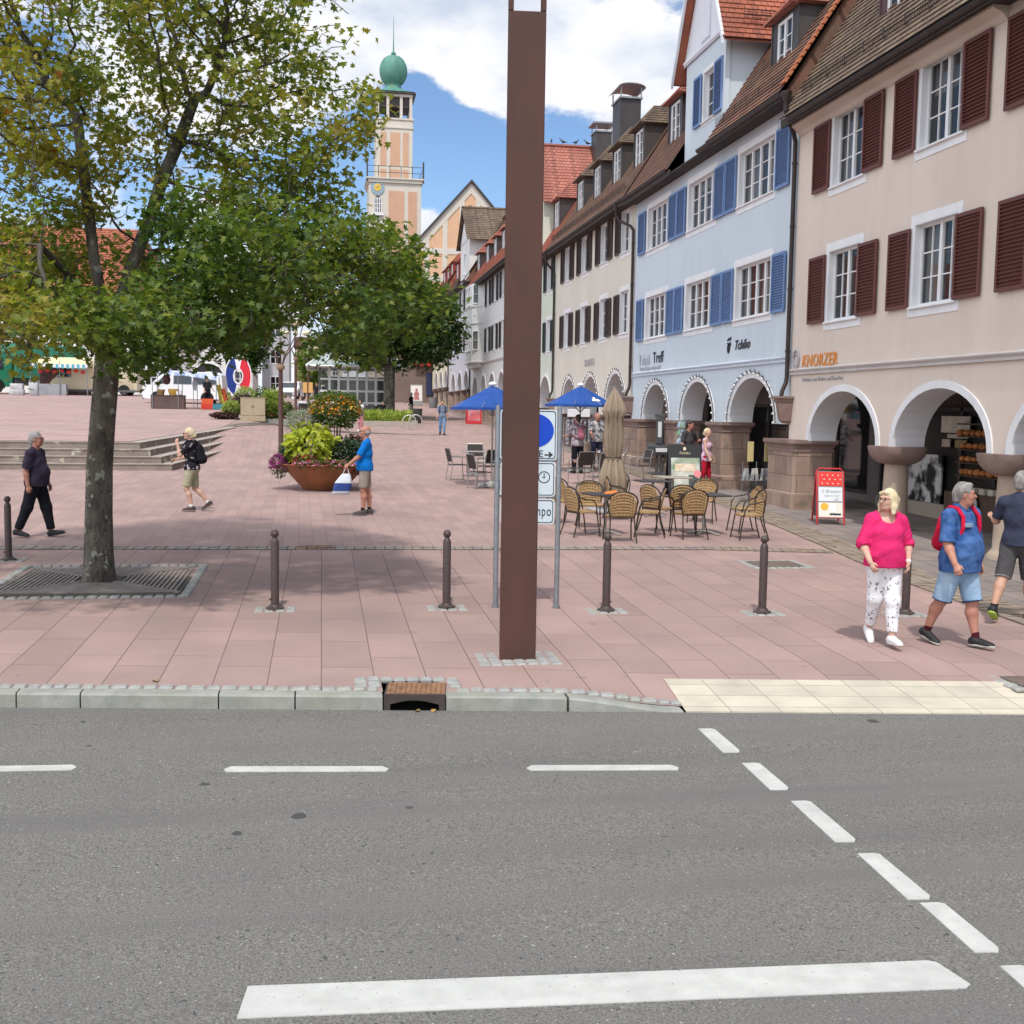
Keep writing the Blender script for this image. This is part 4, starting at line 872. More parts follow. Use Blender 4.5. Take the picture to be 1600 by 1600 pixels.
for a,c in ((60.7,61.5),(64.3,65.2),(68.1,68.95),(71.9,72.7),(75.8,76.6),(79.7,80.7)): pier(E_,a,c,GM(a),3.55)
for yc in (68.9,72.2,75.6,80.0): dormer(E_,yc,12.2,metald,tileP,w=1.35)
b=MB(); pl=[(10.62,79.9),(9.95,79.0),(9.95,75.4),(10.62,74.5)]; b.prism(pl,'z',5.75,11.0); b.prism([(10.62,79.6),(10.1,78.8),(10.1,75.6),(10.62,74.8)],'z',5.45,5.75)
for z in (8.35,9.45,5.78): b.prism([(10.62,79.95),(9.91,79.03),(9.91,75.37),(10.62,74.45)],'z',z,z+.1)
bay=wchild(b.build('bay',wE),E_)
for z in (6.6,9.65):
    window(E_,77.2,z,2.6,1.3,1,2,X=9.93,sash=3,surr=.06,depth=-.0,key='b')
    o=window(E_,74.95,z,.8,1.3,1,2,X=10.28,sash=1,surr=0,depth=-.0,sill=False,key='bs'); o.rotation_euler=(0,0,R(53))
pipe(E_,80.72,11.1,3.9,79.9,corb=False); shopback(E_,61,80.7,5.4,MATS['shop_wall_grey'],[(62,66,1.8,4.2),(68,74,2,4.2),(75,80,2.2,4.2)],1.4)
# ---- F: lilac grey house with white gable
wF=mat('render_lilac_grey',(.60,.60,.64),.92,(.56,.56,.60),1,bump=.2,bscale=120)
ycF=[82.6,85.3,88.0,91.0,93.4]; hF=[]
for yc in ycF:
    for z,h in ((7.0,1.7),(10.05,1.55)): hF.append((yc-.55,yc+.55,z,z+h))
arF=[(83.2,1.35),(87.2,1.35),(91.4,1.35)]
Fh=house('lilac_house','lilac-grey arcaded house with a narrow white gable in the distance',80.72,94.8,wF,arF,4.1,1.4,6.3,hF,11.9)
for yc in ycF:
    for z,h in ((7.0,1.7),(10.05,1.55)): window(Fh,yc,z,1.1,h,1,2); shutter(Fh,yc-.9,z,.55,1.55,shE)
gutter(Fh,80.8,94.8,11.9); mainroof(Fh,80.72,94.8,11.85,tileB,xr=13.3,gaps=[(82.0,87.3)])
for a,c in ((80.9,81.6),(84.8,85.6),(88.8,89.7),(93,94)): pier(Fh,a,c,GM(a),4.1)
b=MB(); wall(b,82,87.3,11.6,15.1,[(84.2,85.2,12.7,14.2)],XF-.003); b.quad((XF,82,11.5),(XF,82,15.1),(14,82,15.1),(14,82,11.5)); b.poly([(XF-.003,81.8,15.05),(XF-.003,87.5,15.05),(XF-.003,84.65,17.4)]); g=wchild(b.build('gable_wall',wE),Fh)
b=MB(); tiled(b,(10.3,81.4,14.85),(15.5,81.4,14.85),(15.5,84.65,17.6),(10.3,84.65,17.6),flip=1,row=.25); tiled(b,(10.3,87.9,14.85),(15.5,87.9,14.85),(15.5,84.65,17.6),(10.3,84.65,17.6),flip=-1,row=.25); b.tube([(10.3,84.65,17.62),(15.5,84.65,17.62)],.12,6); q=b.build('gable_roof',tileO); q.parent=g
window(Fh,84.7,12.7,1.0,1.5,1,2,X=XF-.003,sash=2); pipe(Fh,94.8,11.9,4.3,corb=False); shopback(Fh,80.7,94.8,6.1,MATS['shop_wall_grey'],[(82,86,2.6,4.8),(88,93,2.9,4.8)],2.2)
# ---- G: yellow house
wG=mat('render_yellow',(.68,.63,.44),.92,(.64,.585,.41),1,bump=.2,bscale=120)
hG=[(yc-.5,yc+.5,8.2,9.8) for yc in (97,100,103,106)]; arG=[(97.0,1.25),(101.0,1.25),(105.2,1.25)]
Gh=house('yellow_house','pale yellow arcaded house at the far end of the row with a red dormer storey',94.82,109,wG,arG,4.55,1.45,6.7,hG,12.7)
for (a,c,z0,z1) in hG: window(Gh,(a+c)/2,z0,1.0,z1-z0,1,2)
ledge(Gh,94.9,108.9,6.7,wE); gutter(Gh,94.9,109,12.7); mainroof(Gh,94.82,109,12.65,tileR,xr=13.3)
for a in (98.6,102.7,107.0): column(Gh,a+.45,GM(a),4.55,r=.3)
for yc in (90.0,92.6): dormer(Fh,yc,13.1,mat('dormer_red',(.22,.04,.035),.7),tileR,w=1.7)
for yc in (96.5,99.5,102.5): dormer(Gh,yc,13.6,MATS['dormer_red'],tileR,w=1.9)
shopback(Gh,94.8,109,6.5,MATS['shop_wall_sand'],[(96,100,3,5.2),(102,107,3.2,5.2)],2.6)
# ---- lettering painted on the facades
og=mat('letter_orange',(.72,.26,.03),.5); gy=mat('letter_grey',(.36,.36,.38),.5); gl=mat('letter_light_grey',(.42,.45,.50),.5); bk=mat('letter_black',(.015,.017,.03),.45)
lettering('KNORZER',.37,(XF-.02,23.80,3.67),og,A,shear=.12,bold=.003,sx=.95)
lettering('Frisches vom Bäcker und Konditor',.125,(XF-.012,23.75,3.34),gy,A)
b=MB(); b.tube([(XF-.02,24.12+.11*math.cos(a)*(1.1 if math.sin(a)>0 else .9),3.82+.15*math.sin(a)) for a in np.linspace(-.9,2*math.pi-2.2,18)],.018,5); b.tube([(XF-.02,24.12+.17*math.cos(a),3.84+.22*math.sin(a)) for a in np.linspace(-1.2,2*math.pi-1.9,9)],.02,5); b.tube([(XF-.02,24.14,3.66),(XF-.02,24.13,3.56)],.014,5); b.tube([(XF-.02,24.08,3.66),(XF-.02,24.05,3.58)],.014,5); wchild(b.build('bakery_logo',gy),A)
lettering('Tabak',.50,(XF-.02,36.95,4.18),gl,B); lettering('Treff',.50,(XF-.02,35.30,4.20),bk,B,bold=.003); lettering('Presse & Zigarrenfachgeschäft',.17,(XF-.012,36.8,4.0),gy,B)
lettering('Tchibo',.34,(XF-.02,28.02,4.26),bk,B,shear=.35,bold=.006)
b=MB(); b.tube([(XF-.02,28.52,4.52),(XF-.02,28.44,4.58),(XF-.02,28.36,4.53),(XF-.02,28.28,4.6)],.02,5); b.tube([(XF-.02,28.50,4.36),(XF-.02,28.44,4.44),(XF-.02,28.34,4.46),(XF-.02,28.30,4.42),(XF-.02,28.36,4.38),(XF-.02,28.38,4.28),(XF-.02,28.45,4.2),(XF-.02,28.5,4.26),(XF-.02,28.50,4.36)],.02,5); b.tube([(XF-.02,28.53,4.46),(XF-.02,28.42,4.34),(XF-.02,28.40,4.22)],.016,5); wchild(b.build('bean_logo',bk),B)
lettering('BONITA',.42,(XF-.02,44.95,4.42),gy,Cc)
lettering('Café',.5,(XF-.02,93.6,6.5),gy,Fh)
# pigeons on the far ridge
pg=mat('pigeon_grey',(.05,.05,.055),.7)
def pigeon(x,y,z,a,lab):
    b=MB(); M=Matrix.Translation((x,y,z))@Matrix.Rotation(a,4,'Z')
    rings=[]
    for t,r,zz in ((-.2,.01,.10),(-.12,.03,.11),(-.03,.06,.13),(.05,.065,.15),(.10,.045,.20),(.13,.03,.25),(.16,.03,.28),(.19,.012,.285),(.215,.003,.28)):
        rings.append([tuple(M@Vector((t,r*math.cos(q)*.8,zz+r*math.sin(q)))) for q in np.linspace(0,2*math.pi,9)[:-1]])
    b.loft(rings); b.tube([tuple(M@Vector((0,.02,.1))),tuple(M@Vector((0,.02,0)))],.006,4); b.tube([tuple(M@Vector((0,-.02,.1))),tuple(M@Vector((0,-.02,0)))],.006,4)
    tag(b.build('pigeon',pg,smooth=60),lab,'bird',group='pigeons on the red ridge')
for x,a,lab in ((11.3,1.2,'dark pigeon upright on the red ridge, nearest the stele'),(11.9,2.9,'dark pigeon second from the stele on the red ridge'),(12.55,.4,'dark pigeon third from the stele on the red ridge'),(13.15,3.0,'dark pigeon on the red ridge nearest the chimney')): pigeon(x,56.2,15.88,a,lab)

# ================================================================ CHURCH AND FAR TOWN
chw=mat('church_stone',(.62,.575,.50),.9,(.57,.53,.46),1,bump=.1); cho=mat('church_salmon',(.58,.36,.24),.9,(.54,.33,.22),1,bump=.1); chp=mat('church_peach',(.66,.42,.26),.9,(.63,.395,.245),1)
cop=mat('copper_green',(.10,.27,.21),.6,(.07,.20,.16),1.5,bump=.1,col3=(.16,.34,.26),scale3=3,amt3=.8,ani=(1,1,.25)); add_spots(cop,(.03,.07,.06),.9,.63,.04,4,.6)
YT=125.; k=YT/1750.
def cx(px): return (px-502.4)*k*1.0
def cz(py,px=612): return CZ+((637.0+(px-502)*.0147)-py)*k*.985
T=thing('clock_tower','church tower with green copper onion dome, open belfry and a clock','tower',(cx(613),YT,3.4))
def tb(m,*a,name='x',par=None,**k2):
    b=MB(); b.box(*a); o=b.build(name,m); 
    o.parent=par or T; o.location=-(T.location) if par is None else (0,0,0); return o
xl,xr_,zg=cx(573.5),cx(653),cz(291)
lo=tb(chw,xl,xr_,YT,YT+5.7,3.,zg,name='lower_stage')
for a,c,z0,z1 in ((603,627,13,303),(633,646.5,13,303)):
    b=MB(); b.box(cx(a),cx(c),YT-.03,YT+.1,z0,cz(z1)); o=b.build('brick_panel',cho); o.parent=lo
b=MB(); b.box(xl-.15,xr_+.15,YT-.2,YT+5.9,zg,zg+.35); b.box(xl-.3,xr_+.3,YT-.35,YT+6,zg+.35,zg+.5); o=b.build('gallery_cornice',chw); o.parent=lo
b=MB()
for z in (zg+1.05,zg+1.7): b.tube([(xl-.2,YT-.25,z),(xr_+.2,YT-.25,z),(xr_+.2,YT+5.8,z)],.035,5)
for x in np.linspace(xl-.2,xr_+.2,6): b.tube([(x,YT-.25,zg+.5),(x,YT-.25,zg+1.8)],.04,5)
for x in (xl-.2,xr_+.2): b.tube([(x,YT-.25,zg),(x,YT-.25,zg+2.3)],.09,5)
o=b.build('railing',metald); o.parent=lo
ccx,ccz=cx(586.5),cz(299)
b=MB(); b.prism([(ccx+.75*math.cos(a),ccz+.78*math.sin(a)) for a in np.linspace(0,2*math.pi,33)[:-1]],'y',YT-.10,YT); clk=b.build('clock_face',mat('clock_blue',(.32,.45,.52),.5)); clk.parent=lo
b=MB(); b.prism([(ccx+.38*math.cos(a),ccz+.40*math.sin(a)) for a in np.linspace(0,2*math.pi,25)[:-1]],'y',YT-.14,YT-.101); gold=mat('clock_gold',(.75,.50,.10),.35,metal=.6); o=b.build('gold_disc',gold); o.parent=clk
b=MB()
for i in range(12):
    a=i*math.pi/6; b.box(-.035,.035,-.02,0,.53,.68,M=Matrix.Translation((ccx,YT-.101,ccz))@Matrix.Rotation(a,4,'Y'))
o=b.build('hour_marks',mat('clock_dark',(.05,.06,.10),.5)); o.parent=clk
b=MB()
for a,l in ((R(32),.42),(R(48),.62)): b.box(-.03,.03,-.02,0,-.1,l,M=Matrix.Translation((ccx,YT-.145,ccz))@Matrix.Rotation(a,4,'Y'))
o=b.build('clock_hand',gold); o.parent=clk
wx0,wx1,wz0,wz1=cx(581.5),cx(592),cz(337),cz(312)
b=MB(); ar=[(wx0,wz0),(wx1,wz0),(wx1,wz1-.3)]+[((wx0+wx1)/2+(wx1-wx0)/2*math.cos(a),wz1-.35+.4*math.sin(a)) for a in np.linspace(.15,math.pi-.15,8)]+[(wx0,wz1-.3)]; b.prism(ar,'y',YT-.02,YT+.1); o=b.build('arched_window',room); o.parent=lo
b=MB()
for x in np.linspace(wx0,wx1,5): b.box(x-.04,x+.04,YT-.08,YT-.021,wz0,wz1-.1)
for z in np.linspace(wz0,wz1-.3,4): b.box(wx0,wx1,YT-.06,YT-.022,z-.03,z+.03)
b.box(wx0-.25,wx1+.25,YT-.3,YT-.0,wz0-.3,wz0-.1); q=b.build('window_bars',white); q.parent=o
ul,ur,uz=cx(584),cx(640),cz(193)
up=tb(chw,ul,ur,YT+.8,YT+5.,zg+.5,uz,name='upper_stage')
for r_,(za,zb) in enumerate(((cz(284),cz(268)),(cz(263),cz(212)))):
    for a,c in ((591,600),(606,621),(625,634)):
        b=MB(); b.box(cx(a),cx(c),YT+.76,YT+.9,za,zb); o=b.build('brick_panel',cho); o.parent=up
b=MB(); b.box(ul-.12,ur+.12,YT+.7,YT+5.1,uz-.9,uz-.75); b.box(ul-.12,ur+.12,YT+.7,YT+5.1,uz,uz+.18); o=b.build('string_course',chw); o.parent=up
bz=cz(154)
b=MB()
for x in (ul+.05,ul+1.15,ul+2.6,ur-.35):
    for y in (YT+.85,YT+4.5): b.box(x,x+.3,y,y+.3,uz+.18,bz)
for y in (YT+2.1,YT+3.3): b.box(ur-.3,ur,y,y+.3,uz+.18,bz); b.box(ul,ul+.3,y,y+.3,uz+.18,bz)
b.box(ul,ur,YT+.8,YT+5,bz-.25,bz); bel=b.build('belfry',chw); bel.parent=T; bel.location=-T.location
b=MB(); m_=(ul+ur)/2; b.box(m_-.45,m_+.45,YT+2.4,YT+3.4,uz+.18,bz-.3); b.box(ul+.3,ur-.3,YT+1.2,YT+4.6,bz-1.3,bz-.26); q=b.build('bell_frame',metald); q.parent=bel
yc=YT+2.9; b=MB(); hw=cx(645)-m_
def sq(h,z,pw=8): return [(m_+h*math.copysign(abs(math.cos(a))**(2/pw),math.cos(a)),yc+h*math.copysign(abs(math.sin(a))**(2/pw),math.sin(a)),z) for a in np.linspace(0,2*math.pi,33)[:-1]]
dz0=cz(150); b.loft([sq(hw*.92,bz,20),sq(hw,bz+.05,20),sq(hw,dz0-.1,20)]); o=b.build('roof_soffit',metald); o.parent=T; o.location=-T.location
b=MB(); zt=[cz(q) for q in (150,147,143,139,135,131)]
b.loft([sq(hw*.97,zt[0],12),sq(hw*.8,zt[1],6),sq(hw*.55,zt[2],3),sq(hw*.40,zt[3],2),sq(hw*.36,zt[4],2),sq(hw*.36,zt[5],2)]); o=b.build('dome_skirt',cop,smooth=50); o.parent=T; o.location=-T.location
b=MB(); rr=[]; zc_=cz(112); rad=cx(633)-m_; n=64
for i in range(17):
    a=-math.pi/2+math.pi*(i+.3)/16.6; r_=rad*max(0,math.cos(a))**.8; z=zc_+rad*1.12*math.sin(a)
    rr.append([(m_+r_*(1+.025*abs(math.cos(8*q)))*math.cos(q),yc+r_*(1+.025*abs(math.cos(8*q)))*math.sin(q),z) for q in np.linspace(0,2*math.pi,n+1)[:-1]])
b.loft(rr); o=b.build('onion_dome',cop,smooth=60); o.parent=T; o.location=-T.location
b=MB(); b.sphere((m_,yc,cz(85.5)),.28,12); b.tube([(m_,yc,cz(92)),(m_,yc,cz(84)),(m_,yc,cz(60)),(m_,yc,cz(27))],[.14,.10,.05,.02],6); q=b.build('finial',cop,smooth=60); q.parent=o
# church hall gable
YN=119.; kn=YN/1750.
hx=lambda p:(p-502.4)*kn; hz=lambda q,p=700:CZ+((637+(p-502)*.0147)-q)*kn*.985
N_=thing('church_hall','peach church hall gable with white stone grid beside the clock tower','church',(hx(730),YN,3.4))
ax_,az_=hx(730),hz(287,730); sl=(az_-hz(388,640))/(ax_-hx(640)); wl=hx(628); wr=ax_+(ax_-wl)
b=MB(); zl=az_-(ax_-wl)*sl; b.prism([(wl,3),(wr,3),(wr,zl),(ax_,az_),(wl,zl)],'y',YN,YN+9); o=wchild(b.build('gable_wall',chp),N_)
b=MB(); xsv=[hx(q) for q in (640,662,690,716,741,768)]
def topz(x): return az_-abs(x-ax_)*sl
for x in xsv+[hx(795),hx(820)]:
    w=.26; b.add([(x-w,YN-.07,3),(x+w,YN-.07,3),(x+w,YN-.07,topz(x+w)-.5),(x-w,YN-.07,topz(x-w)-.5),(x-w,YN+.01,3),(x+w,YN+.01,3),(x+w,YN+.01,topz(x+w)-.5),(x-w,YN+.01,topz(x-w)-.5)],[(0,1,2,3),(0,3,7,4),(1,5,6,2)])
for q in (393,436): z=hz(q); b.box(wl,wr,YN-.064,YN+.01,z-.3,z+.3) if z<zl+2 else b.box(ax_-(az_-z)/sl+.2,ax_+(az_-z)/sl-.2,YN-.064,YN+.01,z-.3,z+.3)
for s in (-1,1):
    e=wl if s<0 else wr; b.add([(e,YN-.08,zl),(ax_,YN-.08,az_),(ax_,YN-.08,az_-1.1),(e,YN-.08,zl-1.1),(e,YN+.01,zl),(ax_,YN+.01,az_),(ax_,YN+.01,az_-1.1),(e,YN+.01,zl-1.1)],[(0,1,2,3),(3,2,6,7)])
q=b.build('stone_grid',chw); q.parent=o
b=MB(); b.box(hx(725.5),hx(731.5),YN-.05,YN+.02,hz(331,730),hz(322,730)); q=b.build('small_window',room); q.parent=o
b=MB()
for s in (-1,1):
    e=(wl-.35 if s<0 else wr+.35); ze=zl-.35*sl; b.add([(e,YN-.35,ze),(ax_,YN-.35,az_+.05),(ax_,YN+9.4,az_+.05),(e,YN+9.4,ze),(e,YN-.35,ze+.28),(ax_,YN-.35,az_+.33),(ax_,YN+9.4,az_+.33),(e,YN+9.4,ze+.28)],[(0,1,2,3),(4,7,6,5),(0,4,5,1),(2,6,7,3),(0,3,7,4)])
wchild(b.build('roof',mat('slate_dark',(.06,.055,.055),.7)),N_)
b=MB(); b.box(hx(651),hx(659),YN+5,YN+6,hz(386),hz(368)); wchild(b.build('chimney',tileB),N_)
# passage building closing the row
wP=mat('render_taupe',(.20,.145,.125),.9,(.17,.125,.105),1)
Pb=thing('passage_building','taupe building with a covered passage and red fascia closing the arcade row','building',(10.5,113,3.2))
b=MB(); b.box(6.5,17,112.5,118,2.5,8.2); wchild(b.build('wall',wP),Pb)
b=MB(); b.box(9.2,11.6,111.9,112.5,6.9,7.5); wchild(b.build('red_fascia',mat('fascia_red',(.65,.03,.03),.5)),Pb)
b=MB(); b.box(10.3,11.2,112.35,112.5,4.0,6.2); wchild(b.build('blue_panel',mat('panel_navy',(.03,.04,.09),.5)),Pb)
b=MB(); b.prism([(6.1,8.2),(17.4,8.2),(16.8,9.0),(7,9.0)],'y',112.2,118); wchild(b.build('roof',tileB),Pb)
def gabled(name,label,x0,x1,y,depth,z0,ze,zr,wm,rm,rows,cols,winw=1.0,winh=1.4,hip=0,cat='building',ridge='x',wz=None,shut=None):
    t=thing(name,label,cat,((x0+x1)/2,y,z0)); b=MB(); b.box(x0,x1,y,y+depth,z0-.5,ze); wchild(b.build('wall',wm),t)
    b=MB()
    if ridge=='x':
        tiled(b,(x0-.4,y-.4,ze),(x1+.4,y-.4,ze),(x1+.4-hip,y+depth/2,zr),(x0-.4+hip,y+depth/2,zr),row=.3,lift=.05); b.quad((x0-.4,y+depth+.4,ze),(x1+.4,y+depth+.4,ze),(x1+.4-hip,y+depth/2,zr),(x0-.4+hip,y+depth/2,zr))
        b.poly([(x0-.4,y-.4,ze),(x0-.4,y+depth+.4,ze),(x0-.4+hip,y+depth/2,zr)]); b.poly([(x1+.4,y-.4,ze),(x1+.4,y+depth+.4,ze),(x1+.4-hip,y+depth/2,zr)])
    else:
        m=(x0+x1)/2; b.quad((x0-.4,y-.4,ze-.2),(m,y-.4,zr),(m,y+depth,zr),(x0-.4,y+depth,ze-.2)); b.quad((x1+.4,y-.4,ze-.2),(m,y-.4,zr),(m,y+depth,zr),(x1+.4,y+depth,ze-.2))
        bb=MB(); bb.poly([(x0,y,ze),(x1,y,ze),(m,y,zr-.3)]); wchild(bb.build('gable',wm),t)
    wchild(b.build('roof',rm),t)
    hh=(ze-z0)/rows; k2=('fw',winw,winh)
    if k2 not in WC:
        bb=MB(); bb.box(-winw/2-.1,winw/2+.1,-.05,.02,-.1,winh+.1); o=bb.build('window',white); WC[k2]=o.data; bpy.data.objects.remove(o)
        bb=MB()
        for i in (0,1): 
            for j in (0,1): bb.box(-winw/2+.04+i*winw/2,-.04+i*winw/2,-.056,-.05,.04+j*winh/2,winh/2-.02+j*winh/2)
        o=bb.build('panes',shopglass); WC[k2,'p']=o.data; bpy.data.objects.remove(o)
    for r in range(rows):
        for c in range(cols):
            o=place('window',WC[k2],t); o.location=(x0+(x1-x0)*(c+.5)/cols-t.location.x,y-t.location.y,r*hh+hh*.35); place('panes',WC[k2,'p'],o)
    return t
wW=mat('render_white_far',(.66,.66,.64),.9,(.73,.73,.71),.7)
wL=mat('render_beige_far',(.62,.54,.42),.9,(.58,.50,.39),.7)
gabled('town_hall','long white town building with red hipped roof behind the maple crown',-50,-14.2,108,10,3.4,12.4,19.2,wW,tileR,3,14,hip=3)
gabled('white_townhouse','white gabled townhouse behind the maple, right of the red-roofed building',-13.6,-6.6,112,10,3.4,16.5,20.5,wW,tileR,4,3,ridge='y')
gabled('grey_townhouse','narrow grey-white townhouse beside the lamp posts at the far street',-6.2,-3.4,122,9,3.4,14.6,16,mat('render_cool_grey',(.55,.56,.58),.9,(.5,.51,.53),1),tileB,4,1)
gabled('peach_townhouse','peach coloured townhouse farther down the street behind the lamps',-3.2,-.4,150,9,3.4,10.5,12,mat('render_peach',(.6,.42,.28),.9,(.55,.39,.26),1),tileB,3,1)
gabled('beige_townhouse','beige townhouse beyond the street, left of the glass pavilion',-1.,3.2,175,9,3.4,9.5,11.5,wL,tileB,2,2)
# glass pavilion
Pv=thing('glass_pavilion','white framed glass pavilion with pitched glass roof behind the flower bed','pavilion',(2.3,80.5,2.2))
pf=mat('pavilion_white',(.76,.80,.78),.45,(.70,.74,.72),3); pgm=mat('pavilion_glass',(.36,.42,.41),.08,(.28,.33,.32),1.,spec=.8)
x0,x1,y0,y1,z0,z1,zr=-.1,4.9,77.5,83.5,2.05,5.35,7.2
b=MB()
for x in np.linspace(x0,x1,9): b.box(x-.075,x+.075,y0-.05,y0+.05,z0,z1)
for y in np.linspace(y0,y1,8): 
    for x in (x0,x1): b.box(x-.051,x+.051,y-.05,y+.05,z0,z1)
for z in (z0+.1,z0+.9,z0+1.7,z0+2.5,z1): b.box(x0,x1,y0-.055,y0+.045,z-.07,z+.07); b.box(x1-.055,x1+.045,y0,y1,z-.044,z+.044); b.box(x0-.045,x0+.055,y0,y1,z-.044,z+.044)
wchild(b.build('frame',pf),Pv)
b=MB(); b.quad((x0,y0,z0),(x1,y0,z0),(x1,y0,z1),(x0,y0,z1)); b.quad((x1,y0,z0),(x1,y1,z0),(x1,y1,z1),(x1,y0,z1)); b.quad((x0,y0,z0),(x0,y1,z0),(x0,y1,z1),(x0,y0,z1)); wchild(b.build('glazing',glass),Pv)
b=MB(); b.box(x0+.3,x1-.3,y0+1.5,y1-.3,z0,z1-.6); wchild(b.build('interior_wall',mat('pavilion_inside',(.62,.66,.64),.8,(.26,.30,.28),1.2)),Pv)
b=MB(); ya=(y0+y1)/2; xm=(x0+x1)/2
ex0,ex1,ey0,ey1=x0-.9,x1+.9,y0-.9,y1+.9
rp=[(ex0,ey0,z1+.05),(ex1,ey0,z1+.05),(ex1,ey1,z1+.05),(ex0,ey1,z1+.05),(xm-.9,ya,zr),(xm+.9,ya,zr)]
b.quad(rp[0],rp[1],rp[5],rp[4]); b.quad(rp[3],rp[2],rp[5],rp[4]); b.poly([rp[1],rp[2],rp[5]]); b.poly([rp[0],rp[3],rp[4]]); wchild(b.build('glass_roof',pgm),Pv)
b=MB()
for i in range(8):
    t=i/7; p=Vector(rp[0]).lerp(Vector(rp[1]),t); q=Vector(rp[4]).lerp(Vector(rp[5]),t); b.tube([p+Vector((0,0,.06)),q+Vector((0,0,.06))],.06,4)
b.tube([rp[0],rp[1],rp[2],rp[3]],.09,4,closed=True); b.tube([rp[4],rp[5]],.08,4); b.tube([rp[1],rp[5],rp[2]],.08,4); b.tube([rp[0],rp[4],rp[3]],.08,4); wchild(b.build('roof_bars',pf),Pv)
# ================================================================ TREES AND PLANTS
def leafmat(name,stops,trans=.35,rough=.55):
    m=bpy.data.materials.new(name); m.use_nodes=True; t=m.node_tree; n=t.nodes; l=t.links; p=n['Principled BSDF']; p.inputs['Roughness'].default_value=rough; p.inputs['Specular IOR Level'].default_value=.35
    a=n.new('ShaderNodeAttribute'); a.attribute_name='tint'; r=n.new('ShaderNodeValToRGB'); e=r.color_ramp.elements
    e[0].position=stops[0][0]; e[0].color=tuple(stops[0][1])+(1,); e[1].position=stops[-1][0]; e[1].color=tuple(stops[-1][1])+(1,)
    for pos,c in stops[1:-1]: q=e.new(pos); q.color=tuple(c)+(1,)
    l.new(a.outputs['Fac'],r.inputs[0]); l.new(r.outputs[0],p.inputs['Base Color'])
    tr=n.new('ShaderNodeBsdfTranslucent'); mm=n.new('ShaderNodeMix'); mm.data_type='RGBA'; mm.blend_type='MULTIPLY'; mm.inputs[0].default_value=1; l.new(r.outputs[0],mm.inputs[6]); mm.inputs[7].default_value=(1.5,1.7,.7,1); l.new(mm.outputs[2],tr.inputs[0])
    mx=n.new('ShaderNodeMixShader'); mx.inputs[0].default_value=trans; l.new(p.outputs[0],mx.inputs[1]); l.new(tr.outputs[0],mx.inputs[2]); l.new(mx.outputs[0],n['Material Output'].inputs[0]); return m
MAPLE=([(0,-.1),(.25,-.08),(.5,.1),(.27,.28),(.50,.62),(.17,.52),(0,1.0),(-.17,.52),(-.50,.62),(-.27,.28),(-.5,.1),(-.25,-.08)],[(0,1,2,3,4,5,6),(0,6,7,8,9,10,11)])
OVAL=([(0,0),(.22,.2),(.27,.5),(.14,.82),(0,1),(-.14,.82),(-.27,.5),(-.22,.2)],[(0,1,2,3,4),(0,4,5,6,7)])
THIN=([(0,0),(.09,.3),(.07,.7),(0,1),(-.07,.7),(-.09,.3)],[(0,1,2,3),(0,3,4,5)])
STAR=([(0.5*math.cos(a)*(1 if i%2 else .55),.5*math.sin(a)*(1 if i%2 else .55)) for i,a in enumerate(np.linspace(0,2*math.pi,11)[:-1])],[tuple(range(10))])
def leaves(name,pos,size,m,parent=None,shape=MAPLE,tint=None,droop=.35,spread=.8,fold=.3,outward=None,norm=None):
    N_=len(pos); T=np.array([(x,y,abs(x)*fold-.0) for x,y in shape[0]]); K=len(T)
    yaw_=rng.uniform(0,2*np.pi,N_) if outward is None else outward+rng.normal(0,.7,N_)
    tilt=rng.normal(-droop,spread*.6,N_); rl=rng.normal(0,spread*.7,N_)
    cy,sy,ct,st,cr_,sr=np.cos(yaw_),np.sin(yaw_),np.cos(tilt),np.sin(tilt),np.cos(rl),np.sin(rl)
    x,y,z=T[:,0][None],T[:,1][None],T[:,2][None]
    x1=x*cr_[:,None]+z*sr[:,None]; z1=-x*sr[:,None]+z*cr_[:,None]
    y2=y*ct[:,None]-z1*st[:,None]; z2=y*st[:,None]+z1*ct[:,None]
    X=x1*cy[:,None]-y2*sy[:,None]; Y=x1*sy[:,None]+y2*cy[:,None]
    s=(size*rng.uniform(.6,1.25,N_))[:,None]
    V=np.stack([X*s+pos[:,0:1],Y*s+pos[:,1:2],z2*s+pos[:,2:3]],-1).reshape(-1,3)
    me=bpy.data.meshes.new(name); me.vertices.add(len(V)); me.vertices.foreach_set('co',V.ravel().astype(np.float32))
    fs=shape[1]; lens=[len(f) for f in fs]; idx=np.concatenate([np.array(f) for f in fs]); L_=len(idx)
    li=(idx[None]+np.arange(N_)[:,None]*K).ravel(); nf=len(fs)*N_
    me.loops.add(len(li)); me.loops.foreach_set('vertex_index',li.astype(np.int32)); me.polygons.add(nf)
    st_=np.cumsum([0]+lens[:-1]); ls=(np.arange(N_)[:,None]*L_+st_[None]).ravel(); me.polygons.foreach_set('loop_start',ls.astype(np.int32))
    me.update(calc_edges=True)
    if tint is None: tint=rng.uniform(0,1,N_)
    at=me.attributes.new('tint','FLOAT','FACE'); at.data.foreach_set('value',np.repeat(tint,len(fs)).astype(np.float32)); me.materials.append(m)
    return place(name,me,parent)
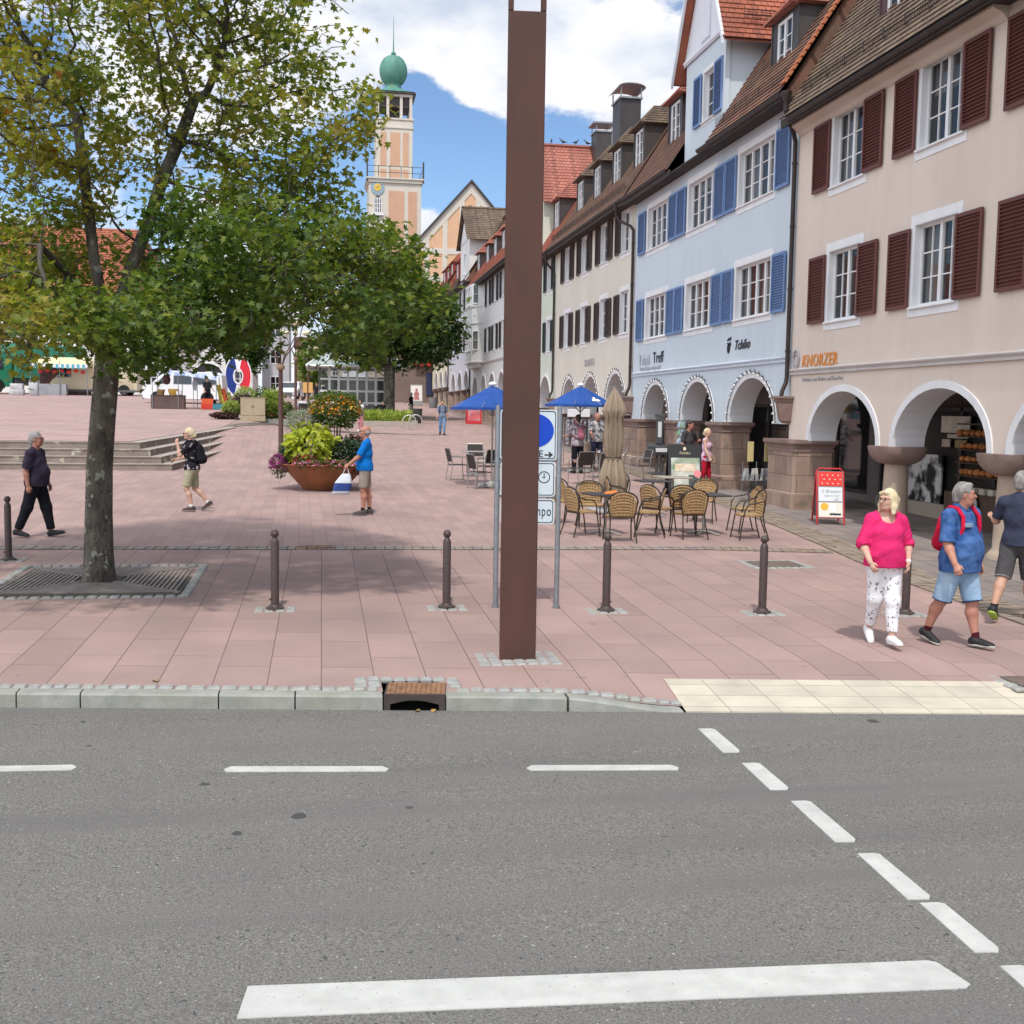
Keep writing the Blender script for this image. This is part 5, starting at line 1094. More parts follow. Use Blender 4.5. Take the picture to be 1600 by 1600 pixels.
def colonize(paths,att,step=.2,infl=1.6,kill=.3,maxit=90,grav=0.):
    P=[];par=[]
    for path in paths:      # list of (points, parent index or None)
        pts,pi=path; last=pi
        for i,p in enumerate(pts):
            P.append(np.array(p,float)); par.append(last if last is not None else -1); last=len(P)-1
    P=np.array(P); par=list(par); att=np.array(att); alive=np.ones(len(att),bool)
    d=np.linalg.norm(att[:,None]-P[None],axis=2); near=d.argmin(1); nd=d.min(1)
    for it in range(maxit):
        act=alive&(nd<infl*(1 if it>8 else 2.5))
        if not act.any(): break
        u=att[act]-P[near[act]]; u/=np.linalg.norm(u,axis=1)[:,None]+1e-9
        acc=np.zeros_like(P); np.add.at(acc,near[act],u); cnt=np.bincount(near[act],minlength=len(P))
        ids=np.nonzero(cnt)[0]; D=acc[ids]; D/=np.linalg.norm(D,axis=1)[:,None]+1e-9; D+=rng.normal(0,.22,D.shape); D[:,2]-=grav; D/=np.linalg.norm(D,axis=1)[:,None]
        new=P[ids]+D*step; b0=len(P); P=np.vstack([P,new]); par+=list(ids)
        a=np.nonzero(alive)[0]; dd=np.linalg.norm(att[a][:,None]-new[None],axis=2); m_=dd.argmin(1); mv=dd.min(1); bet=mv<nd[a]
        near[a[bet]]=b0+m_[bet]; nd[a[bet]]=mv[bet]; alive&=nd>kill
        if len(P)>9000: break
    return P,np.array(par)
def radii(P,par,tip=.006,pw=2.3):
    r=np.zeros(len(P)); ch=np.zeros(len(P),int)
    for i in range(len(P)-1,-1,-1):
        if r[i]==0: r[i]=tip**pw
        if par[i]>=0: r[par[i]]+=r[i]; ch[par[i]]+=1
    return r**(1/pw),ch
def branchmesh(P,par,r,rmin,rmax,minr=None):
    b=MB(); kids={}
    for i,p in enumerate(par): kids.setdefault(p,[]).append(i)
    stack=[(-1,k) for k in kids.get(-1,[])]
    while stack:
        p,i=stack.pop(); chain=[p] if p>=0 else []; cur=i
        while True:
            chain.append(cur); ks=kids.get(cur,[])
            if not ks: break
            ks=sorted(ks,key=lambda q:-r[q])
            for q in ks[1:]: stack.append((cur,q))
            cur=ks[0]
        rr=[min(r[c],r[chain[min(1,len(chain)-1)]]*1.15) for c in chain]
        # split by radius window
        seg=[j for j in range(len(chain)) if rmin<=rr[j]<rmax]
        if len(seg)<2: continue
        lo=max(0,seg[0]-1) if rmax<9 else seg[0]; hi=seg[-1]
        pts=[P[chain[j]] for j in range(lo,hi+1)]; rs=[rr[j] for j in range(lo,hi+1)]
        if lo<seg[0]: rs[0]=min(rs[0],rs[1]*1.2)
        b.tube(pts,rs,n=10 if rs[0]>.06 else (6 if rs[0]>.02 else 4),caps=False)
    return b
def ell(c,r,n,hollow=.0):
    u=rng.normal(size=(n,3)); u/=np.linalg.norm(u,axis=1)[:,None]; q=rng.uniform(hollow**3,1,n)**(1/3)
    return np.array(c)+u*q[:,None]*np.array(r)
bark=mat('maple_bark',(.115,.10,.08),.92,(.065,.055,.045),7,lo=.42,hi=.58,bump=1.,bscale=26,dist=.05,col3=(.21,.20,.16),scale3=4.,amt3=.9,ani=(1,1,.5),detail=8); add_spots(bark,(.34,.35,.29),9,.62,.03,3,.8); add_spots(bark,(.035,.03,.025),14,.60,.06,6,.7)
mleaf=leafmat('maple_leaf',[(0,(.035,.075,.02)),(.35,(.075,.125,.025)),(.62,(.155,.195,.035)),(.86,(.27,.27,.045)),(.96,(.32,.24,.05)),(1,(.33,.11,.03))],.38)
# --- the maple
tx,ty=-2.83,15.0; tz=G(tx,ty)
trunk=[(tx,ty,tz),(tx+.0,ty,tz+.35),(tx+.01,ty,tz+.9),(tx+.03,ty,tz+1.5),(tx+.08,ty,tz+2.1),(tx+.13,ty,tz+2.6),(tx+.16,ty,tz+3.1)]
n0=len(trunk)-1
limbL=[(-2.72,14.95,3.9),(-2.80,14.9,4.4),(-2.86,14.9,5.0),(-2.90,14.85,5.5),(-2.95,14.8,6.1)]
limbR=[(-2.50,15.0,3.95),(-2.32,15.05,4.5),(-2.12,15.1,5.05),(-2.0,15.1,5.45),(-1.78,15.1,5.95),(-1.6,15.2,6.5)]
limbC=[(-2.35,14.7,3.75),(-1.8,14.3,3.95),(-1.2,14.0,4.1),(-.6,13.8,4.25)]
limbF=[(-2.8,14.5,3.8),(-2.9,13.8,4.1),(-3.0,13.0,4.3)]
limbB=[(-2.6,15.5,3.9),(-2.5,16.2,4.3),(-2.4,17.0,4.8)]
limbW=[(-3.1,14.8,3.9),(-3.6,14.6,4.2),(-4.2,14.4,4.5)]
paths=[(trunk,None),(limbL,n0),(limbR,n0),(limbC,n0),(limbF,n0-1),(limbB,n0),(limbW,n0)]
def pb(px,py,y,rx,rz,ry,n,h=0): return ell(((px-501)/1750*y,y,CZ+(634-py)/1750*y),(rx/1750*y,ry,rz/1750*y),n,h)
att=np.vstack([pb(170,110,15.0,345,250,2.6,1300,.3),pb(430,60,15.0,130,110,1.3,170),pb(490,195,14.8,115,80,1.2,260),pb(430,300,14.6,130,70,1.2,230),
  pb(470,425,13.6,200,95,1.9,620),pb(612,478,13.2,80,58,1.2,240),pb(560,395,13.8,75,36,1.,110),pb(540,535,13.4,75,35,.9,90),
  pb(290,510,13.0,150,62,1.6,400),pb(140,520,12.6,120,48,1.3,200),pb(250,470,16.6,260,80,1.3,330),pb(20,490,12.8,110,80,1.7,380),pb(225,560,12.6,70,28,.8,80),pb(78,572,12.8,40,38,.7,80),
  pb(180,-140,15.0,300,170,2.4,420,.3),pb(-160,250,14.6,230,230,2.2,420,.3),pb(420,380,16.4,170,80,1.2,200),pb(40,330,14.2,120,100,1.3,200),pb(330,360,13.6,90,60,1.0,120)])
P_,pr=colonize(paths,att,step=.17,infl=1.5,kill=.24,grav=.0)
r_,ch=radii(P_,pr,.0052,2.25)
tr_r=[.235,.185,.170,.163,.157,.154,.152]
sc_r=.145/max(r_[n0],1e-6); 
for i in range(len(r_)): r_[i]=r_[i]*(1+(sc_r-1)*min(1,r_[i]/r_[n0]*1.3))
for i,v in enumerate(tr_r): r_[i]=v
MT=thing('maple_tree','large maple with yellowing leaves in the iron tree grate at the left','tree',(tx,ty,tz))
wchild(branchmesh(P_,pr,r_,.045,9).build('trunk',bark,smooth=60),MT)
wchild(branchmesh(P_,pr,r_,.0,.045).build('branches',mat('maple_twig',(.105,.09,.072),.9,(.065,.055,.045),5,bump=.4,bscale=40)),MT)
thin=np.nonzero((r_<.020)&(np.arange(len(r_))>len(trunk)+25))[0]
zz=P_[thin][:,2]; gp=np.sin(P_[thin][:,0]*2.3+1.3*np.sin(zz*1.9))*np.sin(zz*2.6+P_[thin][:,1]*1.5)+.35*np.sin(P_[thin][:,0]*6+zz*5); dens=1.35*np.where(zz<4.9,14,np.where(zz<5.6,12,11))*np.where(zz>5.0,np.clip(.68+1.0*gp,.03,1.6),np.clip(.9+.85*gp,.12,1.5)); cnt=rng.poisson(dens*np.where(ch[thin]==0,1.5,.9))
pos=np.repeat(P_[thin],cnt,axis=0)+rng.normal(0,1,(cnt.sum(),3))*np.array((.13,.13,.09))
reg=np.sin(pos[:,0]*1.3+2*np.sin(pos[:,2]*1.1))*np.cos(pos[:,1]*1.1+pos[:,2]*1.7)
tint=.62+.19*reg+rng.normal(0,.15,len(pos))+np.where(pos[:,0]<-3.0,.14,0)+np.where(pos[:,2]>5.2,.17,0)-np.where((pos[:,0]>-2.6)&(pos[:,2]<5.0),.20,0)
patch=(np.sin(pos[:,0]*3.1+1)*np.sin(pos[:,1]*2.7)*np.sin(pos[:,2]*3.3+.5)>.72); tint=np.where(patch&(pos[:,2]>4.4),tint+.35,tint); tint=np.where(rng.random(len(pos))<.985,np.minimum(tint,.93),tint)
print('maple nodes',len(P_),'leaves',len(pos))
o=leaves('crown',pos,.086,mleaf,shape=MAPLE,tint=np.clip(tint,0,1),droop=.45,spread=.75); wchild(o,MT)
# --- far tree behind the bowl
def tree(name,label,base,hfork,ells,natt,nleaf,lsize,lm,th,step=.5,kill=.7,infl=4,tr=.3,group=None,shape=OVAL,tintbase=.4):
    bx,by,bz=base; trk=[(bx,by,bz+hfork*i/5) for i in range(6)]
    att=np.vstack([ell(c,r,max(8,int(natt*w))) for c,r,w in ells])
    P,pr=colonize([(trk,None)],att,step=step,infl=infl,kill=kill); r,ch=radii(P,pr,.012,2.3)
    r*=1; r[:6]=np.maximum(r[:6],tr); sc=tr*.9/max(r[6],1e-6) if len(r)>6 else 1
    t=thing(name,label,'tree',base,group=group)
    wchild(branchmesh(P,pr,r,.06,9).build('trunk',bark,smooth=60),t); wchild(branchmesh(P,pr,r,0,.06).build('branches',MATS['maple_twig']),t)
    th_=np.nonzero((r<th)&(np.arange(len(r))>6))[0]; k=rng.choice(th_,nleaf); pos=P[k]+rng.normal(0,1,(nleaf,3))*np.array((.33,.33,.25))*step/.5
    cl=np.sin(pos[:,0]*2.1)*np.sin(pos[:,1]*1.9+1)*np.sin(pos[:,2]*2.3)
    o=leaves('crown',pos,lsize,lm,shape=shape,tint=np.clip(tintbase+.15*cl+rng.normal(0,.15,nleaf),0,1)); wchild(o,t); return t
dleaf=leafmat('dark_tree_leaf',[(0,(.022,.05,.014)),(.5,(.05,.095,.024)),(1,(.12,.165,.035))],.3)
tree('street_tree','dark leafy tree with thick trunk in the hedge bed before the glass pavilion',(4.35,73.5,G(4.35,73.5)),3.4,[((4.5,73.5,8.9),(3.5,3.4,2.6),.6),((6.6,73.2,8.0),(2.7,2.6,2.6),.3),((2.6,73.2,7.2),(2.8,2.6,1.9),.3),((6.9,73,6.6),(1.8,1.6,1.2),.12)],900,17000,.34,dleaf,.09,tr=.36)
tree('small_tree','small bright green tree at the street end left of the glass pavilion',(-.9,150,3.4),2.2,[((-.9,150,8.5),(2.6,2.6,3.0),1)],200,2500,.55,leafmat('bright_leaf',[(0,(.07,.14,.02)),(1,(.2,.3,.05))],.3),.2,tr=.2,tintbase=.6)
tree('small_tree','dark narrow tree behind the market stall, under the maple crown',(-6.3,97,3.4),2.8,[((-6.3,97,7.6),(1.8,1.8,2.4),1)],200,2500,.5,dleaf,.2,tr=.22)
# --- plants
def mound(name,label,c,r,n,size,m,shape=OVAL,tb=.5,group=None,stem=True,droop=.1,shell=.6,par=None,flowers=None,cat='plant',stemh=None):
    """plant: foliage spread through an ellipsoid, stems down to the soil, optional flowers"""
    t=thing(name,label,cat,(c[0],c[1],c[2]-r[2]),group=group)
    n=int(n*1.9); p=ell(c,r,n,shell); 
    lump=1+.16*np.sin(5*p[:,0]/max(r[0],.2)+3)*np.sin(4*p[:,1]/max(r[1],.2))*np.sin(5*p[:,2]/max(r[2],.2)); p=np.array(c)+(p-np.array(c))*lump[:,None]
    out_=np.arctan2(-(p[:,0]-c[0]),(p[:,1]-c[1]))
    o=leaves('foliage',p,size,m,shape=shape,tint=np.clip(tb+rng.normal(0,.2,n),0,1),droop=droop,outward=out_); wchild(o,t)
    if flowers:
        for (fname,fm,fn,fs) in flowers:
            u=rng.normal(size=(fn,3)); u/=np.linalg.norm(u,axis=1)[:,None]; u[:,2]=np.abs(u[:,2])*1.0-.25; u[:,1]=-np.abs(u[:,1])*1.0 if rng.random()<.5 else u[:,1]
            p=np.array(c)+u*np.array(r)*1.04; o=leaves(fname,p,fs,fm,shape=STAR,droop=-.2,spread=1.0,fold=.2); wchild(o,t)
    b=MB(); 
    for i in range(7):
        a=rng.uniform(0,6.28); zb=c[2]-r[2]*1.0 if stemh is None else stemh
        b.tube([(c[0]+.12*r[0]*math.cos(a),c[1]+.12*r[1]*math.sin(a),zb),(c[0]+.3*r[0]*math.cos(a),c[1]+.3*r[1]*math.sin(a),c[2]-r[2]*.3),(c[0]+.55*r[0]*math.cos(a),c[1]+.55*r[1]*math.sin(a),c[2]+r[2]*.3)],[.014,.010,.004],5)
    wchild(b.build('stems',mat('plant_stem',(.12,.14,.05),.8)),t); return t
L_yel=leafmat('coleus_leaf',[(0,(.20,.27,.03)),(.5,(.42,.46,.05)),(1,(.58,.56,.10))],.35); L_dk=leafmat('dark_foliage',[(0,(.02,.05,.03)),(.6,(.045,.085,.045)),(1,(.09,.13,.07))],.25); L_gr=leafmat('grey_foliage',[(0,(.20,.23,.20)),(1,(.36,.38,.33))],.3)
L_md=leafmat('mid_foliage',[(0,(.04,.085,.02)),(.6,(.08,.14,.03)),(1,(.16,.20,.05))],.3); L_bz=leafmat('bronze_foliage',[(0,(.06,.02,.03)),(1,(.14,.08,.07))],.25); L_lm=leafmat('lime_foliage',[(0,(.16,.24,.05)),(1,(.42,.46,.16))],.35)
F_or=leafmat('flower_orange',[(0,(.55,.14,.01)),(.5,(.70,.28,.02)),(1,(.75,.48,.05))],.2); F_pk=leafmat('flower_pink',[(0,(.62,.16,.36)),(1,(.78,.42,.62))],.25); F_mg=leafmat('flower_magenta',[(0,(.20,.02,.14)),(1,(.45,.06,.32))],.25); F_rd=leafmat('flower_red',[(0,(.40,.02,.05)),(1,(.62,.06,.10))],.2); F_wh=leafmat('flower_white',[(0,(.6,.62,.5)),(1,(.8,.82,.72))],.2)
bx,by=.06,28.15; bz=G(bx,by)
B_=thing('planter_bowl','wide orange-brown metal bowl planter overflowing with flowers behind the man in blue','planter',(bx,by,bz))
corten=mat('bowl_corten',(.33,.125,.055),.6,(.25,.095,.045),2.5,bump=.15,bscale=40,col3=(.19,.08,.045),scale3=1.4,amt3=.7)
b=MB(); b.lathe([(.50,0),(.52,.02),(.62,.12),(.80,.32),(.95,.50),(1.06,.60),(1.10,.62),(1.10,.64),(1.04,.63),(.9,.52)],n=40,caps=False); b.build('bowl',corten,B_,smooth=50)
b=MB(); b.lathe([(.02,.60),(.5,.60),(1.0,.57)],n=24,caps=False); b.build('soil',grd,B_)
mound('coleus','yellow-green broad-leaved plant filling the left front of the flower bowl',(bx-.33,by-.25,bz+1.10),(.58,.5,.55),420,.19,L_yel,tb=.5,droop=.5)
mound('dark_leaf_plant','dark green bushy plant on the right side of the flower bowl',(bx+.50,by-.15,bz+.92),(.48,.45,.38),700,.11,L_dk,droop=.3)
mound('dark_leaf_plant','dark green bushy plant low on the left side of the flower bowl',(bx-.72,by+.0,bz+.85),(.34,.35,.40),420,.11,L_dk,droop=.3)
mound('silver_plant','silver-grey feathery plant standing behind the yellow leaves in the bowl',(bx-.55,by+.25,bz+1.62),(.36,.36,.34),900,.10,L_gr,shape=THIN,droop=-.3,stemh=bz+.6)
mound('lantana_standard','round bush dotted with orange flowers rising highest from the bowl',(bx+.28,by+.2,bz+1.98),(.63,.55,.47),1500,.085,L_md,droop=.1,flowers=[('blossoms',F_or,420,.06)],stemh=bz+.6)
mound('bronze_plant','bronze-leaved plant behind the dark bush at the right of the bowl',(bx+.78,by+.15,bz+1.12),(.24,.26,.26),260,.08,L_bz)
mound('petunia','magenta petunia hanging over the left rim of the flower bowl',(bx-1.08,by-.22,bz+.60),(.24,.3,.34),300,.05,L_dk,flowers=[('blossoms',F_mg,240,.085)])
mound('petunia','pale and bright pink petunia trailing along the front rim of the bowl',(bx+.1,by-.95,bz+.66),(.85,.18,.13),500,.05,L_md,flowers=[('blossoms',F_pk,110,.07),('red_blossoms',F_rd,50,.06)])
mound('petunia','dark red and pink petunia at the right rim of the flower bowl',(bx+.85,by-.55,bz+.58),(.28,.3,.2),250,.05,L_bz,flowers=[('blossoms',F_rd,50,.06),('pink_blossoms',F_pk,50,.06)])
mound('begonia','red begonia under the yellow leaves in the bowl',(bx-.45,by-.7,bz+.72),(.3,.2,.2),160,.07,L_bz,flowers=[('blossoms',F_rd,70,.07)])
# --- cabinet and the long flower bed
cbx,cby=-3.0,51.2; cbz=G(cbx,cby)
c_=thing('utility_cabinet','beige metal utility cabinet standing in the flower bed','cabinet',(cbx,cby,cbz)); bei=mat('cabinet_beige',(.40,.33,.22),.6,(.36,.295,.195),2,bump=.05)
b=MB(); b.box(-.54,.54,-.2,.2,0,.24); b.box(-.53,.53,-.19,.19,.25,1.02); b.box(-.55,.55,-.21,.21,1.02,1.05); b.build('housing',bei,c_)
for s in (-1,1): b=MB(); b.box(s*.265-.255,s*.265+.255,-.205,-.191,.27,1.0); d=b.build('door',bei,c_); b=MB(); b.box(s*.04-.01,s*.04+.01,-.225,-.206,.6,.7); b.build('handle',metald,d)
def bedc(px0,y,dz=0): x=(px0-501.5)*y/1750; return (x,y,G(x,y)+dz)
kk=thing('bed_edging','low pale stone edging of the flower bed behind the cabinet','kerb edging',(-2.9,53.5,G(-2.9,53.5)))
b=MB()
for xa,xb,y in ((-4.6,-1.2,51.6),): b.box(xa,xb,y,y+.15,G(-2.9,y)-.3,G(-2.9,y)+.12)
b.box(-1.2,-1.05,51.6,56,G(-1.2,53)-.3,G(-1.2,53)+.12); wchild(b.build('edging_stone',kerbm),kk)
for (px0,y,r,h,lab,m,fl) in ((388,52.3,.5,1.45,'white-flowering bush behind the left half of the cabinet',L_lm,[('blossoms',F_wh,240,.07)]),(384,52.0,.5,1.12,'dusky pink flowering plant directly behind the cabinet top',L_bz,[('blossoms',F_mg,120,.06)]),(412,52.6,.5,1.5,'tall mixed bush with pink blooms behind the right half of the cabinet',L_md,[('blossoms',F_pk,60,.07),('orange_blossoms',F_or,40,.06)]),
     (427,52.2,.42,1.35,'spiky pale green plant right of the cabinet',L_lm,None),(425,52.0,.5,.62,'green plant with orange-red flowers low beside the cabinet',L_md,[('blossoms',F_or,90,.07),('red_blossoms',F_rd,60,.07)]),(444,53.6,.45,1.0,'orange-flowering plant beside the lamp post',L_md,[('blossoms',F_or,140,.06)]),
     (368,51.6,.42,.8,'bright green leafy plant left of the cabinet',L_yel if False else L_lm,None),(357,51.4,.6,.3,'dark low plant at the left end of the flower bed',L_bz,None),(440,52.4,.35,.6,'red-flowering plant at the right end of the flower bed',L_md,[('blossoms',F_rd,90,.07)])):
    x,yy,z=bedc(px0,y); mound('bed_plant',lab,(x,yy,z+h*.62),(r,.45,h*.42),700,.11 if 'spiky' not in lab else .3,m,shape=OVAL if 'spiky' not in lab else THIN,flowers=fl,group='flower bed plants',stemh=z,droop=.1 if 'spiky' not in lab else -.5)
# --- hedge bed before the far tree
hb=thing('hedge_bed','low stone-edged bed under the far tree','planting bed',(3.4,65.5,G(3.4,65.5))); b=MB()
hz0=G(3.4,65.5)
b.box(2.0,5.2,64.6,64.85,hz0-.3,hz0+.30); b.box(5.2,5.45,64.6,72,hz0-.3,hz0+.34); b.box(1.75,2.0,64.6,72,hz0-.3,hz0+.30); wchild(b.build('edging',mat('bed_stone',(.40,.35,.30),.85,(.34,.30,.26),4)),hb)
b=MB(); b.quad((2,64.8,hz0+.22),(5.2,64.8,hz0+.22),(5.2,72,hz0+.25),(2,72,hz0+.25)); wchild(b.build('soil',grd),hb)
pos=np.column_stack([rng.uniform(2.05,5.15,2600),rng.uniform(64.9,68,2600),hz0+.25+rng.uniform(0,.55,2600)]); o=leaves('ground_cover',pos,.28,leafmat('grass_lime',[(0,(.12,.19,.03)),(.5,(.30,.36,.06)),(1,(.45,.47,.12))],.4),shape=THIN,droop=-.6,spread=.9); tag(o,'bright lime grassy planting filling the bed under the far tree','ground cover',kind='stuff')
# ================================================================ PEOPLE
class SDF:
    def __init__(s,lo,hi,step):
        s.lo=np.array(lo,float); s.st=step; n=np.ceil((np.array(hi)-s.lo)/step).astype(int)+1
        s.n=n; s.D=np.full(n,.5,np.float32); s.ax=[s.lo[i]+step*np.arange(n[i]) for i in range(3)]
    def sub(s,a,b,m):
        lo=np.minimum(a,b)-m; hi=np.maximum(a,b)+m; i0=np.clip(np.floor((lo-s.lo)/s.st).astype(int),0,s.n-1); i1=np.clip(np.ceil((hi-s.lo)/s.st).astype(int)+1,1,s.n)
        sl=tuple(slice(i0[i],i1[i]) for i in range(3)); return sl,np.meshgrid(*[s.ax[i][sl[i]] for i in range(3)],indexing='ij')
    def cap(s,a,b,ra,rb,k=.02,flat=None,fk=1.,mode='u',cut=None):
        """tapered capsule; flat=(axis vector), fk = scale of the cross-section along it; cut=(t0,t1) square ends"""
        a=np.array(a,float); b=np.array(b,float); m=max(ra,rb)*max(1,fk)+k+.05
        sl,(X,Y,Z)=s.sub(a,b,m)
        if X.size==0: return
        ba=b-a; L2=max(ba@ba,1e-8); px,py,pz=X-a[0],Y-a[1],Z-a[2]
        t=(px*ba[0]+py*ba[1]+pz*ba[2])/L2; h=np.clip(t,0,1); qx,qy,qz=px-h*ba[0],py-h*ba[1],pz-h*ba[2]; sc=1.
        if flat is not None:
            f=np.array(flat,float); f/=np.linalg.norm(f); c=qx*f[0]+qy*f[1]+qz*f[2]; q=(1/fk-1)*c; qx=qx+q*f[0]; qy=qy+q*f[1]; qz=qz+q*f[2]; sc=min(1,fk)
        hh=h*h*(3-2*h) if False else h
        d=(np.sqrt(qx*qx+qy*qy+qz*qz)-(ra+(rb-ra)*hh))*sc
        if cut is not None:
            L1=math.sqrt(L2); d=np.maximum(d,np.maximum((cut[0]-t)*L1,(t-cut[1])*L1))
        D=s.D[sl]
        if mode=='u':
            if k>0: hq=np.clip(.5+.5*(D-d)/k,0,1); s.D[sl]=D*(1-hq)+d*hq-k*hq*(1-hq)
            else: s.D[sl]=np.minimum(D,d)
        elif mode=='s': s.D[sl]=np.maximum(D,-d)
    def ball(s,c,r,k=.02,mode='u'):
        c=np.array(c,float); r=np.array(r if hasattr(r,'__len__') else (r,)*3,float); sl,(X,Y,Z)=s.sub(c,c,r.max()+k+.04)
        q=np.sqrt(((X-c[0])/r[0])**2+((Y-c[1])/r[1])**2+((Z-c[2])/r[2])**2); d=(q-1)*r.min()
        D=s.D[sl]
        if mode=='u': hq=np.clip(.5+.5*(D-d)/k,0,1); s.D[sl]=D*(1-hq)+d*hq-k*hq*(1-hq)
        else: s.D[sl]=np.maximum(D,-d)
    def plane(s,p,n):
        """remove everything on the side n points to"""
        X,Y,Z=np.meshgrid(*s.ax,indexing='ij'); n=np.array(n,float); n/=np.linalg.norm(n)
        s.D=np.maximum(s.D,((X-p[0])*n[0]+(Y-p[1])*n[1]+(Z-p[2])*n[2])).astype(np.float32)
    def folds(s,amp,seed=0,fz=26,fx=9):
        X,Y,Z=np.meshgrid(*s.ax,indexing='ij'); g=np.random.default_rng(seed).uniform(0,6,4)
        w=np.sin(fx*X+g[0]+2*np.sin(5*Z+g[1])); m_=.35+.65*np.sin(7*X+6*Z+g[3])*np.sin(9*Z-5*Y+g[1]); s.D=s.D+(amp*m_*(np.abs(np.sin(.5*fz*Z+1.6*w+5*X+3*np.sin(4*Y+g[2])))-.5+.5*np.sin(fx*2.2*X+8*Z*w+g[3])*w)).astype(np.float32)
    def mesh(s,name,m,parent,M=None):
        D=s.D; ins=D<0
        if not ins.any(): return None
        idx=np.argwhere(ins); lo=np.maximum(idx.min(0)-2,0); hi=np.minimum(idx.max(0)+3,s.n); D=D[lo[0]:hi[0],lo[1]:hi[1],lo[2]:hi[2]]; D=D.copy(); 
        D[0]=D[-1]=.1; D[:,0]=D[:,-1]=.1; D[:,:,0]=D[:,:,-1]=.1; ins=D<0; org=s.lo+lo*s.st
        c=np.zeros(tuple(np.array(D.shape)-1),np.int8)
        for dx in (0,1):
            for dy in (0,1):
                for dz in (0,1): c+=ins[dx:D.shape[0]-1+dx,dy:D.shape[1]-1+dy,dz:D.shape[2]-1+dz]
        act=np.argwhere((c>0)&(c<8)); vid=np.full(c.shape,-1,np.int64); vid[tuple(act.T)]=np.arange(len(act))
        acc=np.zeros((len(act),3)); cnt=np.zeros(len(act))
        cr=[(x,y,z) for x in (0,1) for y in (0,1) for z in (0,1)]
        val={q:D[act[:,0]+q[0],act[:,1]+q[1],act[:,2]+q[2]] for q in cr}
        for q in cr:
            for ax in range(3):
                if q[ax]==1: continue
                p=list(q); p[ax]=1; p=tuple(p); a=val[q]; b=val[p]; mk=(a<0)!=(b<0); t=np.where(mk,a/(a-b+1e-12*(a==b)),0)
                e=np.array(q,float)[None].repeat(len(act),0); e[:,ax]+=t; acc+=e*mk[:,None]; cnt+=mk
        V=org+(act+acc/cnt[:,None])*s.st
        F_=[]
        for ax in range(3):
            o=[0,0,0]; o[ax]=1; sh=D.shape; A=ins[:sh[0]-o[0],:sh[1]-o[1],:sh[2]-o[2]]; B=ins[o[0]:,o[1]:,o[2]:]; e=np.argwhere(A!=B)
            u,v=[i for i in range(3) if i!=ax]; e=e[(e[:,u]>0)&(e[:,v]>0)]
            def g(du,dv): 
                q=e.copy(); q[:,u]-=du; q[:,v]-=dv; return vid[q[:,0],q[:,1],q[:,2]]
            qd=np.stack([g(1,1),g(0,1),g(0,0),g(1,0)],1); fl=A[tuple(e.T)]; fl=fl if ax!=1 else ~fl
            qd=np.where(fl[:,None],qd,qd[:,::-1]); F_.append(qd)
        F_=np.concatenate(F_); F_=F_[(F_>=0).all(1)]
        # relax once to remove grid stepping
        for _ in range(1):
            sm=np.zeros_like(V); ct=np.zeros(len(V))
            for i in range(4):
                a=F_[:,i]; b=F_[:,(i+1)%4]; np.add.at(sm,a,V[b]); np.add.at(ct,a,1); np.add.at(sm,b,V[a]); np.add.at(ct,b,1)
            V=V*.5+.5*sm/np.maximum(ct,1)[:,None]
        me=bpy.data.meshes.new(name); me.vertices.add(len(V)); me.vertices.foreach_set('co',V.ravel().astype(np.float32)); me.loops.add(F_.size); me.loops.foreach_set('vertex_index',F_.ravel().astype(np.int32)); me.polygons.add(len(F_)); me.polygons.foreach_set('loop_start',(np.arange(len(F_))*4).astype(np.int32)); me.update(calc_edges=True)
        me.polygons.foreach_set('use_smooth',[True]*len(F_)); me.materials.append(m); return place(name,me,parent)
skinA=mat('skin_tan',(.50,.29,.20),.55,(.44,.235,.16),6,bump=.1,bscale=90); skinB=mat('skin_light',(.58,.37,.28),.55,(.53,.31,.23),6,bump=.1,bscale=90); skinC=mat('skin_red',(.46,.22,.15),.55,(.40,.18,.13),6,bump=.1,bscale=90)
def cloth(name,c,c2=None,s=5,**k): return mat('cloth_'+name,c,.88,c2 or tuple(x*.8 for x in c),s,bump=.8,bscale=11,dist=.02,spec=.15,**k)
eyem=mat('eye_dark',(.03,.02,.018),.3); lipm=mat('lip',(.36,.12,.10),.6); lens=mat('dark_lens',(.01,.01,.012),.15); blackp=mat('black_plastic',(.012,.012,.013),.4)
def dirv(fwd,out,side):
    """limb direction: hanging down, swung forward by fwd degrees and outward by out degrees"""
    f,o=R(fwd),R(out); return np.array([side*math.sin(o),math.sin(f)*math.cos(o),-math.cos(f)*math.cos(o)])
